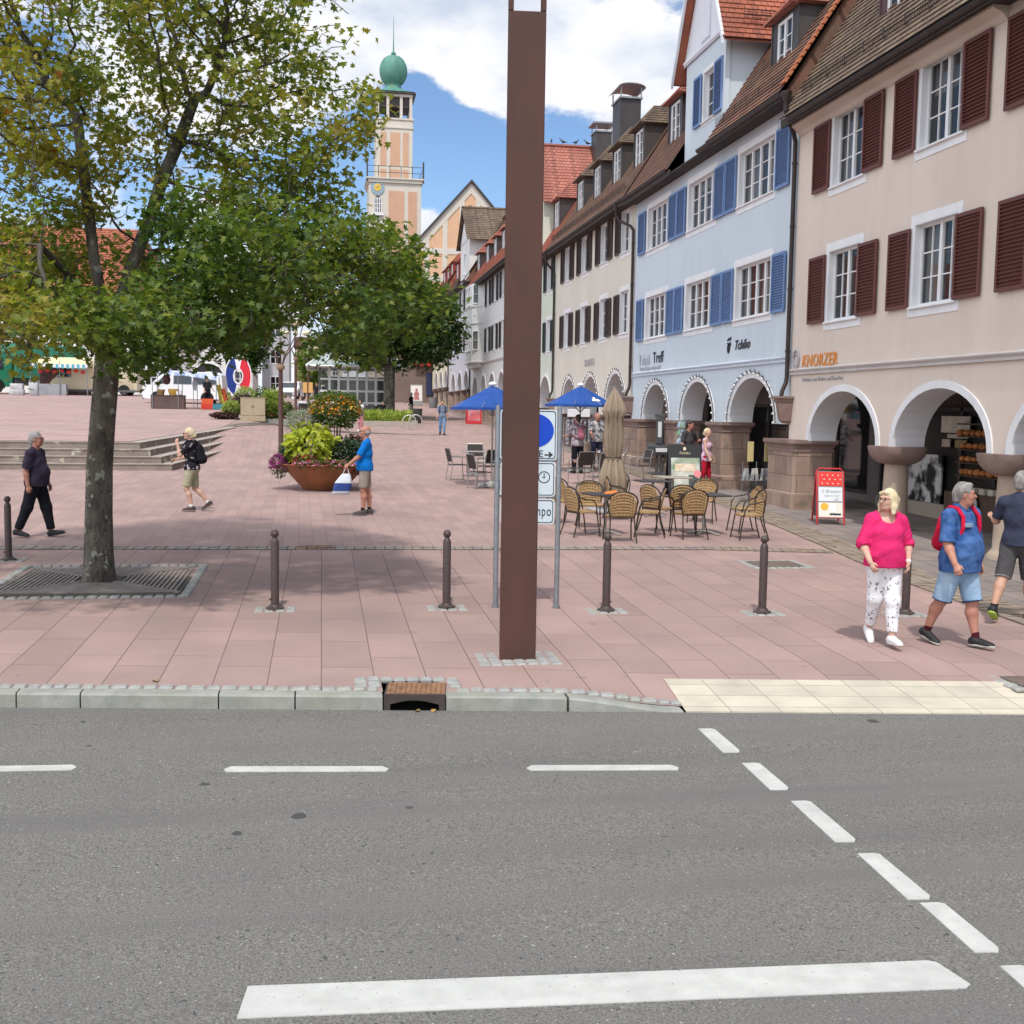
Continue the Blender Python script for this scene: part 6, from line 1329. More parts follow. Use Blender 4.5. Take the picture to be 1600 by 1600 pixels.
def person(label,loc,face,H=1.75,fat=0.,fem=0,legs=((12,2,5,0),(-12,2,15,25)),arms=((10,8,15,0),(-10,8,15,0)),head=(0,0),lean=0,skin=skinA,hair=None,hstyle='short',shirt=None,sleeve=.45,hem=-.02,neck=0,pants=None,plen=.95,cuff=None,socks=None,shoes=None,sole=None,res=.011,flare=0,extras=None,glasses=None,seat=None,cat='person',hemtrim=None,loose=0.,poseframe=None):
    """legs: (thigh fwd, out, knee bend, foot pitch) left,right; arms: (fwd,out,elbow bend,inward)"""
    t=thing('person',label,cat,loc,face); h=H/1.75; hz=.93*h
    J={}; lows=[]
    for s,nm,(tf,to,kb,fp) in ((-1,'L',legs[0]),(1,'R',legs[1])):
        hp=np.array([s*.088*h,0,0]); kn=hp+dirv(tf,to,s)*.435*h; an=kn+dirv(tf-kb,to*.3,s)*.42*h
        fa=R(-fp); fy=np.array([s*.12,math.cos(fa),math.sin(fa)]); fz=np.array([0,-math.sin(fa),math.cos(fa)])
        heel=an-fz*.055*h-fy*.035*h; toe=an-fz*.072*h+fy*.175*h; J[nm]=(hp,kn,an,heel,toe,fy,fz); lows+= [heel[2]-.025*h,toe[2]-.018*h]
    z0=-min(lows); J['z0']=z0; O=np.array([0,0,z0])
    for k_ in 'LR': J[k_]=tuple(v+O if i<5 else v for i,v in enumerate(J[k_]))
    la=R(lean); ML=np.array([[1,0,0],[0,math.cos(la),math.sin(la)],[0,-math.sin(la),math.cos(la)]])
    def T(p): return ML@(np.array(p)*h)+O       # torso point relative to the pelvis
    shw=(.158 if fem else .182)*(1+.12*fat)
    for s,nm,(af,ao,eb,inn) in ((-1,'l',arms[0]),(1,'r',arms[1])):
        sh=T([s*shw,-.005,.472]); d1=ML@dirv(af,ao,s); el=sh+d1*.285*h
        d2=ML@dirv(af+eb,ao-inn,s); wr=el+d2*.245*h; J[nm]=(sh,el,wr,d2)
    yaw_,pit=R(head[0]),R(head[1]); nb=T([0,-.01,.555]); hc=T([0,.02+.02*math.sin(la),.70])
    cyw,syw,cp,sp=math.cos(yaw_),math.sin(yaw_),math.cos(pit),math.sin(pit)
    MH=np.array([[cyw,-syw,0],[syw,cyw,0],[0,0,1]])@np.array([[1,0,0],[0,cp,sp],[0,-sp,cp]])
    def Hd(p): return hc+MH@(np.array(p)*h)
    pts=np.array([v for k_ in 'LRlr' for v in J[k_][:3]]+[J['L'][4],J['R'][4],hc,J['L'][3],J['R'][3]]); lo=pts.min(0)-.24; hi=pts.max(0)+.24
    S=SDF(lo,hi,res)
    def torso(S,e,k=.05,lo_=0.,hi_=.52):
        w=(.135+.03*fat); d_=(.098+.05*fat)
        fx=(1,0,0)
        S.cap(T([-.055,-.012,.0]),T([.055,-.012,.0]),.105*h*(1+.22*fat)+e,.105*h*(1+.22*fat)+e,k)
        if fem: S.cap(T([-.06,-.02,-.02]),T([.06,-.02,-.02]),.108*h+e,.108*h+e,k)
        S.cap(T([0,.0+.015*fat,.06]),T([0,.0,.28]),(.098+.055*fat)*h+e,(.100+.035*fat)*h+e,k,flat=ML@np.array((1,0,0)),fk=1.28 if not fem else 1.2)
        if fat>.2: S.ball(T([0,.055+.03*fat,.14]),np.array([.14+.04*fat,.10+.055*fat,.16])*h+e,k)
        S.cap(T([0,-.005,.28]),T([0,-.015,.42]),(.103+.02*fat)*h+e,(.088+.015*fat)*h+e,k,flat=ML@np.array((1,0,0)),fk=1.42 if not fem else 1.28)
        if fem:
            for s in (-1,1): S.ball(T([s*.07,.075,.33]),np.array([.07,.065,.065])*h+e,k)
        S.cap(T([-shw+.03,-.015,.462]),T([shw-.03,-.015,.462]),.050*h+e,.050*h+e,k)
        for s in (-1,1): S.cap(T([s*.03,-.02,.525]),T([s*(shw-.02),-.012,.485]),.038*h+e,.036*h+e,.03)
    torso(S,0)
    S.cap(nb-np.array([0,0,.05*h]),hc-np.array([0,.0,.05])*h,(.058 if not fem else .048)*h*(1+.12*fat),(.054 if not fem else .045)*h*(1+.12*fat),.03)
    # head: skull, face, jaw, nose, brow, ears
    S.ball(Hd([0,-.018,.035]),np.array([.074,.092,.090])*h,.02); S.ball(Hd([0,.028,-.02]),np.array([.062,.068,.090])*h*(1+.05*fat),.03)
    S.cap(Hd([-.028,.045,-.085]),Hd([.028,.045,-.085]),.028*h,.028*h,.03); S.cap(Hd([0,.075,-.09]),Hd([0,.07,-.085]),.019*h,.019*h,.02)
    S.cap(Hd([0,.088,.018]),Hd([0,.113,-.026]),.009*h,.0155*h,.014); S.cap(Hd([-.035,.083,.028]),Hd([.035,.083,.028]),.011*h,.011*h,.02)
    for s in (-1,1):
        S.ball(Hd([s*.076,-.008,-.01]),np.array([.010,.020,.032])*h,.008); S.ball(Hd([s*.031,.098,.008]),np.array([.017,.012,.011])*h,.004,'s') if res<.012 else None
        S.ball(Hd([s*.038,.062,-.03]),np.array([.026,.026,.026])*h,.02)
    S.cap(Hd([-.018,.092,-.058]),Hd([.018,.092,-.058]),.009*h,.009*h,.01)
    # limbs
    for s,nm in ((-1,'l'),(1,'r')):
        sh,el,wr,d2=J[nm]; f_=1+.22*fat
        S.ball(sh,.050*h*f_,.03); S.cap(sh,el,(.047 if not fem else .041)*h*f_,.039*h*f_,.03); m_=el+(wr-el)*.3; S.cap(el,m_,.038*h*f_,.040*h*f_,.02); S.cap(m_,wr,.040*h*f_,.026*h*f_,.02)
        # hand: palm, four fingers, thumb
        sd=np.array([s*.25,-.97,0]); sd-=d2*(sd@d2); sd/=np.linalg.norm(sd); pn=np.cross(d2,sd)*s; pn/=np.linalg.norm(pn)     # sd: towards little finger (back); pn: towards the palm
        if pn[0]*s>0: pn=-pn
        pc=wr+d2*.045*h; S.cap(wr,wr+d2*.07*h,.024*h,.033*h,.012,flat=pn,fk=.55)
        for i,(o,l) in enumerate(((-.030,.036),(-.010,.042),(.010,.040),(.030,.031))):
            k0=wr+(d2*.080+sd*o)*h; k1=k0+(d2*.85+pn*.45)*l*h; k2=k1+(d2*.35+pn*.9)*l*.8*h
            fr=max(.0088*h,res*.78); S.cap(k0-d2*.01*h,k1,fr*1.1,fr,.004); S.cap(k1,k2,fr,fr*.9,.004)
        t0=wr+(d2*.022-sd*.022)*h; t1=t0+(d2*.032-sd*.026+pn*.015)*h; t2=t1+(d2*.030-sd*.004+pn*.012)*h; fr=max(.011*h,res*.8); S.cap(t0,t1,fr*1.3,fr*1.1,.008); S.cap(t1,t2,fr*1.1,fr*.9,.005)
    for s,nm in ((-1,'L'),(1,'R')):
        hp,kn,an,heel,toe,fy,fz=J[nm]; f_=1+.18*fat
        S.cap(hp,kn,.086*h*f_*(1.06 if fem else 1),.054*h*f_,.04); S.ball(kn+np.array([0,.008,0]),.053*h*f_,.03)
        m_=kn+(an-kn)*.33-fy*.020*h; S.cap(kn,m_,.050*h*f_,.056*h*f_,.03); S.cap(m_,an,.056*h*f_,.034*h,.03)
        S.cap(heel+fz*.02*h,toe+fz*.01*h,.032*h,.026*h,.02,flat=fz,fk=.8)
    body=S.mesh('body',skin,t)
    # ---- clothes
    if shirt:
        S=SDF(lo,hi,res); e=.014*h+.012*fat+loose
        torso(S,e,.05)
        if hem<0: S.cap(T([0,.01*(1+fat),.02]),T([0,.005,hem-.06]),(.128+.05*fat)*h+e+flare*.3,(.132+.05*fat)*h+e+flare,.05,flat=ML@np.array((1,0,0)),fk=1.22)
        S.cap(T([0,-.015,.50]),T([0,-.01,.545]),.075*h,.062*h,.03)
        for s,nm in ((-1,'l'),(1,'r')):
            sh,el,wr,d2=J[nm]; f_=1+.22*fat
            if sleeve>0:
                u=min(1,sleeve/.55); S.ball(sh,.052*h*f_+e*.5,.03); S.cap(sh,sh+(el-sh)*u,.053*h*f_+e*.6,(.052 if sleeve<.6 else .046)*h*f_+e*.9,.025,cut=(-.5,1))
                if sleeve>.56: S.cap(el,el+(wr-el)*(sleeve-.55)/.45,.044*h*f_+e,.036*h*f_+e,.03,cut=(-.5,1))
        S.folds(.022 if res<.01 else .014 if res<.015 else .006,seed=int(abs(loc[0])*97),fz=22)
        S.plane(T([0,0,hem]),ML@np.array((0,0,-1))); nd=.54-neck*.07
        S.cap(T([0,.03+.02*neck,nd+.045]),T([0,.02,nd+.12]),.066*h+.02*neck,.08*h+.03*neck,0,mode='s') 
        S.mesh('shirt',shirt,t)
    if pants:
        S=SDF(lo,hi,res); e=.012*h+.006*fat
        S.cap(T([-.055,-.012,.0]),T([.055,-.012,.0]),.107*h*(1+.22*fat)+e,.107*h*(1+.22*fat)+e,.05); S.cap(T([0,.0,.04]),T([0,0,.09]),(.10+.05*fat)*h+e,(.10+.05*fat)*h+e,.04,flat=ML@np.array((1,0,0)),fk=1.28)
        if fem: S.cap(T([-.06,-.02,-.02]),T([.06,-.02,-.02]),.110*h+e,.110*h+e,.05)
        for s,nm in ((-1,'L'),(1,'R')):
            hp,kn,an,heel,toe,fy,fz=J[nm]; f_=1+.18*fat
            if plen<=.56:
                u=plen/.5; S.cap(hp,hp+(kn-hp)*u,.090*h*f_+e,.076*h*f_+e,.035,cut=(-.5,1))
            else:
                u=(plen-.5)/.5; S.cap(hp,kn,.092*h*f_+e,.066*h*f_+e,.035); S.ball(kn,.064*h*f_+e,.03); S.cap(kn,kn+(an-kn)*u,.066*h*f_+e,(.052 if not fem else .043)*h+e,.03,cut=(-.3,1))
        S.folds(.017 if res<.01 else .012,seed=5+int(abs(loc[1])*31),fz=17,fx=12); S.plane(T([0,0,.11]),ML@np.array((0,0,1))); S.mesh('trousers' if plen>.6 else 'shorts',pants,t)
        if cuff and plen<=.56:
            S=SDF(lo,hi,res)
            for nm in 'LR':
                hp,kn=J[nm][:2]; f_=1+.18*fat; u=plen/.5; c0=hp+(kn-hp)*u; S.cap(c0-(kn-hp)*.03,c0+(kn-hp)*.01,.078*h*f_+e,.080*h*f_+e,0,cut=(0,1))
            S.mesh('hem',cuff,t)
    if socks:
        S=SDF(lo,hi,res)
        for nm in 'LR':
            kn,an,heel=J[nm][1:4]; S.cap(an+(kn-an)*.18,an-(kn-an)*.02,.042*h,.040*h,.01,cut=(0,1.1))
        S.mesh('socks',socks,t)
    if shoes:
        for nm in 'LR':
            an,heel,toe,fy,fz=J[nm][2:]; S=SDF(np.minimum(heel,toe)-.12,np.maximum(np.maximum(heel,toe),an)+.12,min(res,.012))
            S.cap(heel+fz*.022*h,toe+fz*.012*h,.043*h,.036*h,.02,flat=np.cross(fy,fz),fk=1.05); S.cap(an+fz*.0*h,heel+fz*.03*h,.046*h,.044*h,.03,cut=(0,1.5)); S.cap(an-fz*.01*h,toe+fz*.018*h-fy*.04*h,.04*h,.032*h,.03)
            S.plane(heel-fz*.010*h,-fz); sh_=S.mesh('shoe',shoes,t)
            S=SDF(np.minimum(heel,toe)-.12,np.maximum(heel,toe)+.12,.010); S.cap(heel+fz*.005*h,toe,.047*h,.040*h,0,flat=np.cross(fy,fz),fk=1.03); S.plane(heel-fz*.022*h,-fz); S.plane(heel+fz*.006*h,fz); S.mesh('sole',sole or shoes,sh_)
    if hair:
        S=SDF(hc-.32,hc+.24,max(.007,res*.8))
        if hstyle=='bald':
            S.ball(Hd([0,-.030,-.005]),np.array([.081,.088,.075])*h,.01); S.plane(Hd([0,0,.045]),MH@np.array((0,.25,1.))); S.plane(Hd([0,.02,0]),MH@np.array((0,1,.1))); S.plane(Hd([0,0,-.065]),MH@np.array((0,0,-1)))
        else:
            S.ball(Hd([0,-.018,.040]),np.array([.083,.100,.098])*h,.01); S.cap(Hd([0,-.06,.0]),Hd([0,-.065,-.05]),.065*h,.055*h,.03)
            if hstyle=='bob':
                for s in (-1,1): S.cap(Hd([s*.06,-.005,.045]),Hd([s*.082,-.005,-.07]),.045*h,.040*h,.03); S.cap(Hd([s*.082,-.005,-.07]),Hd([s*.095,.01,-.14]),.040*h,.022*h,.02)
                S.cap(Hd([0,-.07,0]),Hd([0,-.07,-.13]),.07*h,.05*h,.03,flat=MH@np.array((1,0,0)),fk=1.4); S.cap(Hd([-.03,.07,.085]),Hd([.06,.06,.07]),.026*h,.022*h,.03)
            if hstyle=='bun': S.ball(Hd([0,-.12,-.03]),.042*h,.02)
            if hstyle=='long': S.cap(Hd([0,-.06,0]),Hd([0,-.075,-.2]),.075*h,.055*h,.03,flat=MH@np.array((1,0,0)),fk=1.4)
            if hstyle=='quiff': S.cap(Hd([-.035,.055,.098]),Hd([.035,.055,.098]),.026*h,.026*h,.03)
            S.folds(.006,seed=3,fz=40,fx=75)
            # open the face
            S.cap(Hd([0,.10,-.04]),Hd([0,.115,.02]),.083*h,.060*h,0,mode='s',flat=MH@np.array((1,0,0)),fk=.80 if hstyle in('bob',) else .98)
            if hstyle in ('short','quiff'): S.plane(Hd([0,.02,-.075]),MH@np.array((0,.35,-1)))
            for s in (-1,1):
                if hstyle not in('bob','long'): S.ball(Hd([s*.085,.008,-.015]),np.array([.03,.030,.045])*h,0,'s')
        S.mesh('hair',hair,t)
    b=MB()
    for s in (-1,1): b.sphere(tuple(Hd([s*.031,.090,.009])),(.0125*h,.008*h,.0075*h),8)
    b.build('eyes',eyem,t,smooth=80); b=MB(); b.tube([tuple(Hd([x,.100-.25*abs(x),-.058+.03*abs(x)])) for x in (-.024,-.012,0,.012,.024)],.0045*h,5); b.build('mouth',lipm,t)
    if glasses:
        b=MB()
        for s in (-1,1):
            if glasses=='sun': b.sphere(tuple(Hd([s*.033,.106,.008])),(.026*h,.008*h,.019*h),10); 
            else: b.tube([tuple(Hd([s*.034+.025*math.cos(a),.108,.006+.019*math.sin(a)])) for a in np.linspace(0,6.28,13)[:-1]],.0024*h,4,closed=True)
            b.tube([tuple(Hd([s*.058,.100,.012])),tuple(Hd([s*.078,.0,.014]))],.003*h,4)
        b.tube([tuple(Hd([-.012,.110,.012])),tuple(Hd([.012,.110,.012]))],.003*h,4); b.build('glasses',lens if glasses=='sun' else blackp,t)
    if extras: extras(t,J,T,Hd,h,lo,hi,res,ML)
    return t
def backpack(m,vol=(.14,.085,.20),straps=None,dy=0):
    def f(t,J,T,Hd,h,lo,hi,res,ML):
        S=SDF(lo-.1,hi+.1,res); S.cap(T([0,-.20-dy,.16]),T([0,-.17-dy,.40]),vol[1]*h*1.15,vol[1]*h,.03,flat=ML@np.array((1,0,0)),fk=1.55); S.ball(T([0,-.27-dy,.17]),np.array([.10,.05,.09])*h,.03); S.folds(.004,2); S.mesh('backpack',m,t)
        b=MB()
        for s in (-1,1):
            pts=[T([s*.10,-.16,.47]),T([s*.115,-.06,.565]),T([s*.125,.04,.555]),T([s*.13,.115,.47]),T([s*.135,.125,.36]),T([s*.15,.09,.24]),T([s*.165,-.0,.18]),T([s*.13,-.14,.15])]
            b.tube([tuple(p) for p in pts],[.022]*8,8)
        b.build('strap',straps or m,t,smooth=60)
    return f
def wrist(side,m,name='watch'):
    def f(t,J,T,Hd,h,lo,hi,res,ML):
        sh,el,wr,d2=J[side]; b=MB(); b.tube([tuple(wr-d2*.035*h),tuple(wr-d2*.008*h)],.033*h,12); b.build(name,m,t,smooth=50)
    return f
def both(*fs):
    def f(*a):
        for g in fs: g(*a)
    return f
pk=cloth('hot_pink',(.70,.028,.15)); wpr=cloth('white_print',(.78,.78,.80),(.74,.74,.77)); add_spots(wpr,(.10,.09,.12),26,.60,.03,3,.85)
whs=mat('sneaker_white',(.72,.72,.71),.6); grh=mat('hair_grey',(.16,.15,.14),.7,(.30,.28,.26),30,ani=(1,1,.3)); blo=mat('hair_blonde',(.55,.43,.24),.6,(.70,.60,.42),30,bump=.4,bscale=90,ani=(1,1,.2)); brn=mat('hair_dark',(.03,.022,.018),.6,(.05,.035,.03),20); gwh=mat('hair_white_grey',(.38,.37,.36),.7,(.25,.24,.23),25)
den=cloth('denim_blue',(.06,.135,.33),(.02,.06,.185),13,col3=(.10,.19,.40),scale3=5,amt3=.8); denl=cloth('denim_light',(.22,.34,.48),(.36,.48,.60),3,col3=(.15,.24,.38),scale3=2.5); nav=cloth('navy_tee',(.045,.05,.085)); dgr=cloth('dark_grey_shorts',(.075,.072,.075)); blks=mat('sneaker_black',(.015,.015,.017),.6); sol=mat('sole_grey',(.45,.46,.40),.7); lime=mat('sole_lime',(.35,.50,.08),.6); red=cloth('red_pack',(.55,.012,.05)); maroon=cloth('maroon_sock',(.07,.012,.02)); watchw=mat('watch_white',(.75,.75,.75),.4); metalw=mat('watch_steel',(.5,.48,.42),.3,metal=.8)
def gz(x,y): return G(min(x,9),y)+(.006 if x>8.3 else 0)
# facing angle: 0 looks along +Y (away); pi faces the camera
P1=person('woman in a hot pink blouse and white printed trousers walking towards the camera',(5.74,10.68,gz(5.7,10.68)),R(172),H=1.60,fat=.42,fem=1,legs=((10,-1,3,-6),(-9,-3,16,22)),arms=((0,20,34,30),(4,20,34,30)),head=(-58,-4),skin=skinB,hair=blo,hstyle='bob',shirt=pk,sleeve=.62,hem=-.05,neck=1.,flare=.02,loose=.012,pants=wpr,plen=.92,shoes=whs,sole=whs,res=.0085,glasses='wire',extras=both(wrist('l',watchw,'white_watch')))
def patches(t,J,T,Hd,h,lo,hi,res,ML):
    b=MB()
    for (x,z,w_,hh) in ((.085,.385,.05,.02),):
        p=T([x,.185,z]); b.box(p[0]-w_,p[0]+w_,p[1]-.06,p[1]-.012,p[2]-hh,p[2]+hh,bev=.006)
    b.build('chest_patch',mat('patch_pale',(.35,.38,.42),.8,(.12,.2,.35),60),t)
    S=SDF(hc_(T)-.2,hc_(T)+.2,.009)
    for s in (-1,1): S.cap(T([s*.02,.06,.535]),T([s*.085,.01,.575]),.016,.024,.02); S.cap(T([s*.085,.01,.575]),T([s*.05,-.06,.59]),.024,.022,.02)
    S.mesh('collar',den,t)
def hc_(T): return T([0,0,.55])
P2=person('stout grey-haired man in a blue denim shirt with a red backpack, striding',(6.52,10.58,gz(6.5,10.58)),R(-158),H=1.70,fat=.75,legs=((13,3,4,-4),(-13,4,12,14)),arms=((-2,10,16,0),(8,12,26,2)),head=(42,-2),skin=skinC,hair=grh,hstyle='quiff',shirt=den,sleeve=.54,hem=-.12,loose=.004,pants=denl,plen=.52,cuff=cloth('denim_navy_hem',(.03,.04,.09)),socks=maroon,shoes=blks,sole=sol,res=.0085,extras=both(backpack(red),patches,wrist('l',metalw)))
P3=person('man in a navy tee and dark grey shorts seen from behind at the right edge',(7.98,11.75,gz(8,11.75)),R(-52),H=1.75,fat=.25,legs=((-22,2,14,26),(14,2,4,-4)),arms=((20,22,75,-8),(18,10,60,4)),head=(-10,0),skin=skinA,hair=grh,hstyle='short',shirt=nav,sleeve=.45,hem=-.04,pants=dgr,plen=.50,cuff=cloth('shorts_hem_grey',(.28,.27,.27)),socks=cloth('black_sock',(.02,.02,.022)),shoes=blks,sole=lime,res=.0095)
P4=person('heavy-set man in dark polo and black trousers walking at the left edge',(-4.62,19.4,gz(-4.6,19.4)),R(-100),H=1.74,fat=.6,legs=((15,2,4,-12),(-15,2,8,6)),arms=((6,6,12,0),(-12,8,22,0)),head=(6,-3),skin=skinC,hair=gwh,hstyle='short',shirt=cloth('plum_polo',(.045,.035,.06)),sleeve=.5,hem=-.07,pants=cloth('black_trousers',(.014,.015,.022)),plen=.96,shoes=blks,res=.012,glasses='wire')
khk=cloth('khaki_shorts',(.42,.40,.27)); flo=cloth('floral_black',(.022,.02,.028)); add_spots(flo,(.50,.42,.42),11,.60,.03,2,.9)
P5=person('blonde woman with a black backpack, floral top and khaki shorts walking left',(-2.56,23.2,gz(-2.6,23.2)),R(82),H=1.68,fat=.1,fem=1,legs=((14,1,30,0),(-4,1,38,30)),arms=((42,6,128,14),(30,8,48,0)),head=(0,-2),lean=3,skin=skinB,hair=blo,hstyle='bun',shirt=flo,sleeve=.42,hem=-.05,pants=khk,plen=.46,socks=whs,shoes=mat('shoe_brown',(.06,.035,.035),.7),sole=mat('sole_taupe',(.25,.2,.18),.7),res=.0115,glasses='sun',extras=backpack(cloth('black_pack',(.014,.014,.018))))
def carry(t,J,T,Hd,h,lo,hi,res,ML): pass
P6=person('man in a bright blue tee and beige shorts standing by the flower bowl',(.86,22.5,gz(.86,22.5)),R(88),H=1.77,fat=.3,legs=((6,1,6,0),(-4,1,4,0)),arms=((28,4,22,0),(-6,6,14,0)),head=(0,-8),lean=-1,skin=skinC,hair=gwh,hstyle='bald',shirt=cloth('bright_blue',(.005,.185,.62)),sleeve=.5,hem=-.06,neck=.3,pants=cloth('beige_shorts',(.34,.29,.24)),plen=.46,socks=cloth('black_sock',(.02,.02,.022)),shoes=mat('boot_grey',(.07,.06,.055),.8),sole=mat('sole_dark',(.12,.10,.10),.8),res=.0115,glasses='sun',extras=wrist('r',blackp))
# carrier bag in the hand of the man in blue
bgm=mat('bag_white',(.66,.69,.74),.5,(.60,.63,.68),5,bump=.3,bscale=12,dist=.02)
bb=thing('carrier_bag','white plastic carrier bag with a dark blue band held by the man in blue','bag',(.435,22.30,gz(.86,22.5)+.42),R(-4))
def bring(z,w,d,sx=0): return [(sx+w*math.copysign(abs(math.cos(a))**.6,math.cos(a))*(1+.05*math.sin(5*a+z*20)),d*math.copysign(abs(math.sin(a))**.8,math.sin(a))*(1+.15*math.sin(3*a+z*13)),z) for a in np.linspace(0,2*math.pi,25)[:-1]]
tb_=lambda z:-.07+.11*(z/.42)   # the bag swings forward: its axis leans
prof=[(0,.15,.03),(.015,.165,.055),(.08,.17,.07),(.15,.17,.072),(.16,.17,.072),(.235,.165,.066),(.245,.165,.066),(.32,.13,.05),(.38,.10,.03),(.42,.075,.014)]
b=MB(); b.loft([bring(z,w,d,tb_(z)) for z,w,d in prof]); bo=b.build('bag_body',bgm,bb,smooth=60)
b=MB(); b.loft([bring(z,w+.003,d+.003,tb_(z)) for z,w,d in prof[2:6] if z<.2 or 1],caps=False); b.build('printed_band',mat('bag_blue',(.02,.05,.22),.5),bo,smooth=60)
b=MB(); 
for s in (-1,1): b.tube([(.04-.06,s*.012,.41),(.045-.03,s*.01,.50),(.05,0,.55),(.05+.03,s*.01,.50),(.04+.06,s*.012,.41)],.008,6)
b.build('handles',bgm,bb)
jean=cloth('jeans',(.13,.22,.38),(.20,.31,.47),4)
person('man in a grey-blue top and jeans walking up the middle of the square',(6.05,56.9,gz(6,56.9)),R(176),H=1.76,legs=((10,1,6,0),(-8,1,14,14)),arms=((-8,10,14,0),(8,10,14,0)),skin=skinA,hair=mat('hair_brown',(.07,.045,.03),.7),hstyle='short',shirt=cloth('grey_blue',(.16,.21,.30)),sleeve=.45,hem=-.04,pants=jean,plen=.95,shoes=blks,res=.020,extras=backpack(cloth('navy_pack',(.03,.04,.10))))
person('woman in a white top and red patterned trousers standing before the hedge bed',(2.0,59.2,gz(2,59.2)),R(150),H=1.65,fem=1,legs=((3,1,2,0),(-3,1,2,0)),arms=((12,8,90,10),(4,6,30,0)),skin=skinA,hair=brn,hstyle='long',shirt=cloth('white_top',(.72,.72,.73)),sleeve=.4,hem=-.05,pants=cloth('red_print',(.45,.06,.09),(.6,.4,.4),24),plen=.9,shoes=whs,res=.020)
person('person in a white shirt sitting beside the silver plant, seen from behind',(-1.0,61.0,gz(-1,61)-.12),R(10),H=1.7,legs=((82,4,82,0),(80,4,80,0)),arms=((20,8,60,0),(20,8,60,0)),skin=skinA,hair=brn,hstyle='short',shirt=cloth('white_shirt',(.66,.70,.76)),sleeve=.45,hem=-.02,pants=jean,plen=.9,shoes=blks,res=.022)
tp=cloth('dark_tee',(.06,.055,.06)); pl=cloth('lilac_pink_top',(.58,.36,.48),(.66,.46,.56),10)
person('man in a dark tee with hand on hip behind the black menu board',(9.75,29.0,gz(9,29)),R(-150),H=1.78,legs=((3,3,2,0),(-3,3,2,0)),arms=((-10,38,95,-80),(0,10,20,0)),head=(30,0),skin=skinC,hair=brn,hstyle='short',shirt=tp,sleeve=.45,hem=-.04,pants=jean,plen=.95,shoes=blks,res=.015)
person('blonde woman in a pale pink camisole and red trousers beside the black board',(9.98,28.2,gz(9,28.2)),R(-125),H=1.60,fem=1,fat=.1,legs=((6,1,4,0),(-6,1,6,0)),arms=((8,6,16,0),(10,14,22,0)),head=(-14,-4),skin=skinB,hair=blo,hstyle='bun',shirt=pl,sleeve=0,hem=-.12,neck=1.4,pants=cloth('crimson',(.48,.015,.04)),plen=.95,shoes=blks,res=.014)
pat=cloth('patterned_shirt',(.60,.55,.56),(.10,.08,.10),13); pat2=cloth('pattern_dark_light',(.06,.06,.08),(.55,.54,.55),10)
person('person in a pale patterned shirt with crossed straps standing behind the cafe chairs',(7.75,33.6,gz(7.75,33.6)),R(15),H=1.78,fat=.25,legs=((2,2,2,0),(-2,2,2,0)),arms=((20,14,60,0),(25,16,70,0)),skin=skinA,hair=brn,hstyle='short',shirt=pat,sleeve=.5,hem=-.12,pants=cloth('black_trousers',(.014,.015,.022)),plen=.95,shoes=blks,res=.016,extras=backpack(cloth('rose_pack',(.35,.12,.16)),vol=(.1,.06,.15)))
person('bald man in a black and white patterned shirt under the right blue parasol',(8.85,35.6,gz(8.8,35.6)),R(-170),H=1.80,fat=.2,legs=((3,2,2,0),(-3,2,2,0)),arms=((10,8,40,0),(14,10,50,0)),skin=skinC,hair=None,shirt=pat2,sleeve=.45,hem=-.1,pants=cloth('navy_trousers',(.03,.035,.07)),plen=.95,shoes=blks,res=.016)
person('dark-haired woman in a rose top seated at the cafe table leaning on her elbows',(8.62,32.1,gz(8.6,32.1)-.11),R(75),H=1.66,fem=1,legs=((84,5,84,0),(84,5,84,0)),arms=((55,8,70,20),(50,8,75,20)),lean=18,head=(0,-18),skin=skinA,hair=brn,hstyle='bun',shirt=cloth('rose_top',(.30,.10,.12)),sleeve=.2,hem=-.02,pants=cloth('black_trousers',(.014,.015,.022)),plen=.9,shoes=blks,res=.015)
person('dark figure browsing inside the arcade beside the card racks',(10.9,34.6,gz(9,34.6)),R(-20),H=1.74,legs=((3,1,2,0),(-3,1,2,0)),arms=((15,8,50,0),(10,8,40,0)),skin=skinA,hair=brn,hstyle='short',shirt=cloth('charcoal_coat',(.05,.045,.05)),sleeve=1.,hem=-.1,pants=cloth('black_trousers',(.014,.015,.022)),plen=.95,shoes=blks,res=.018)
person('stallholder in black standing at the rear of the market stall',(-6.55,67.5,GU(67.5)),R(-150),H=1.70,fat=.3,legs=((3,2,2,0),(-3,2,2,0)),arms=((15,10,40,0),(10,8,30,0)),skin=skinA,hair=brn,hstyle='short',shirt=cloth('stall_black',(.02,.02,.025)),sleeve=.5,hem=-.12,pants=cloth('black_trousers',(.014,.015,.022)),plen=.95,shoes=blks,res=.022)
person('distant pedestrian in dark clothes left of the glass pavilion',(-.4,92,G(-.4,92)),R(170),H=1.70,legs=((10,1,4,0),(-10,1,8,10)),arms=((8,8,14,0),(-8,8,14,0)),skin=skinA,hair=brn,hstyle='short',shirt=cloth('stall_black',(.02,.02,.025)),sleeve=.5,hem=-.05,pants=cloth('black_trousers',(.014,.015,.022)),plen=.95,shoes=blks,res=.028)
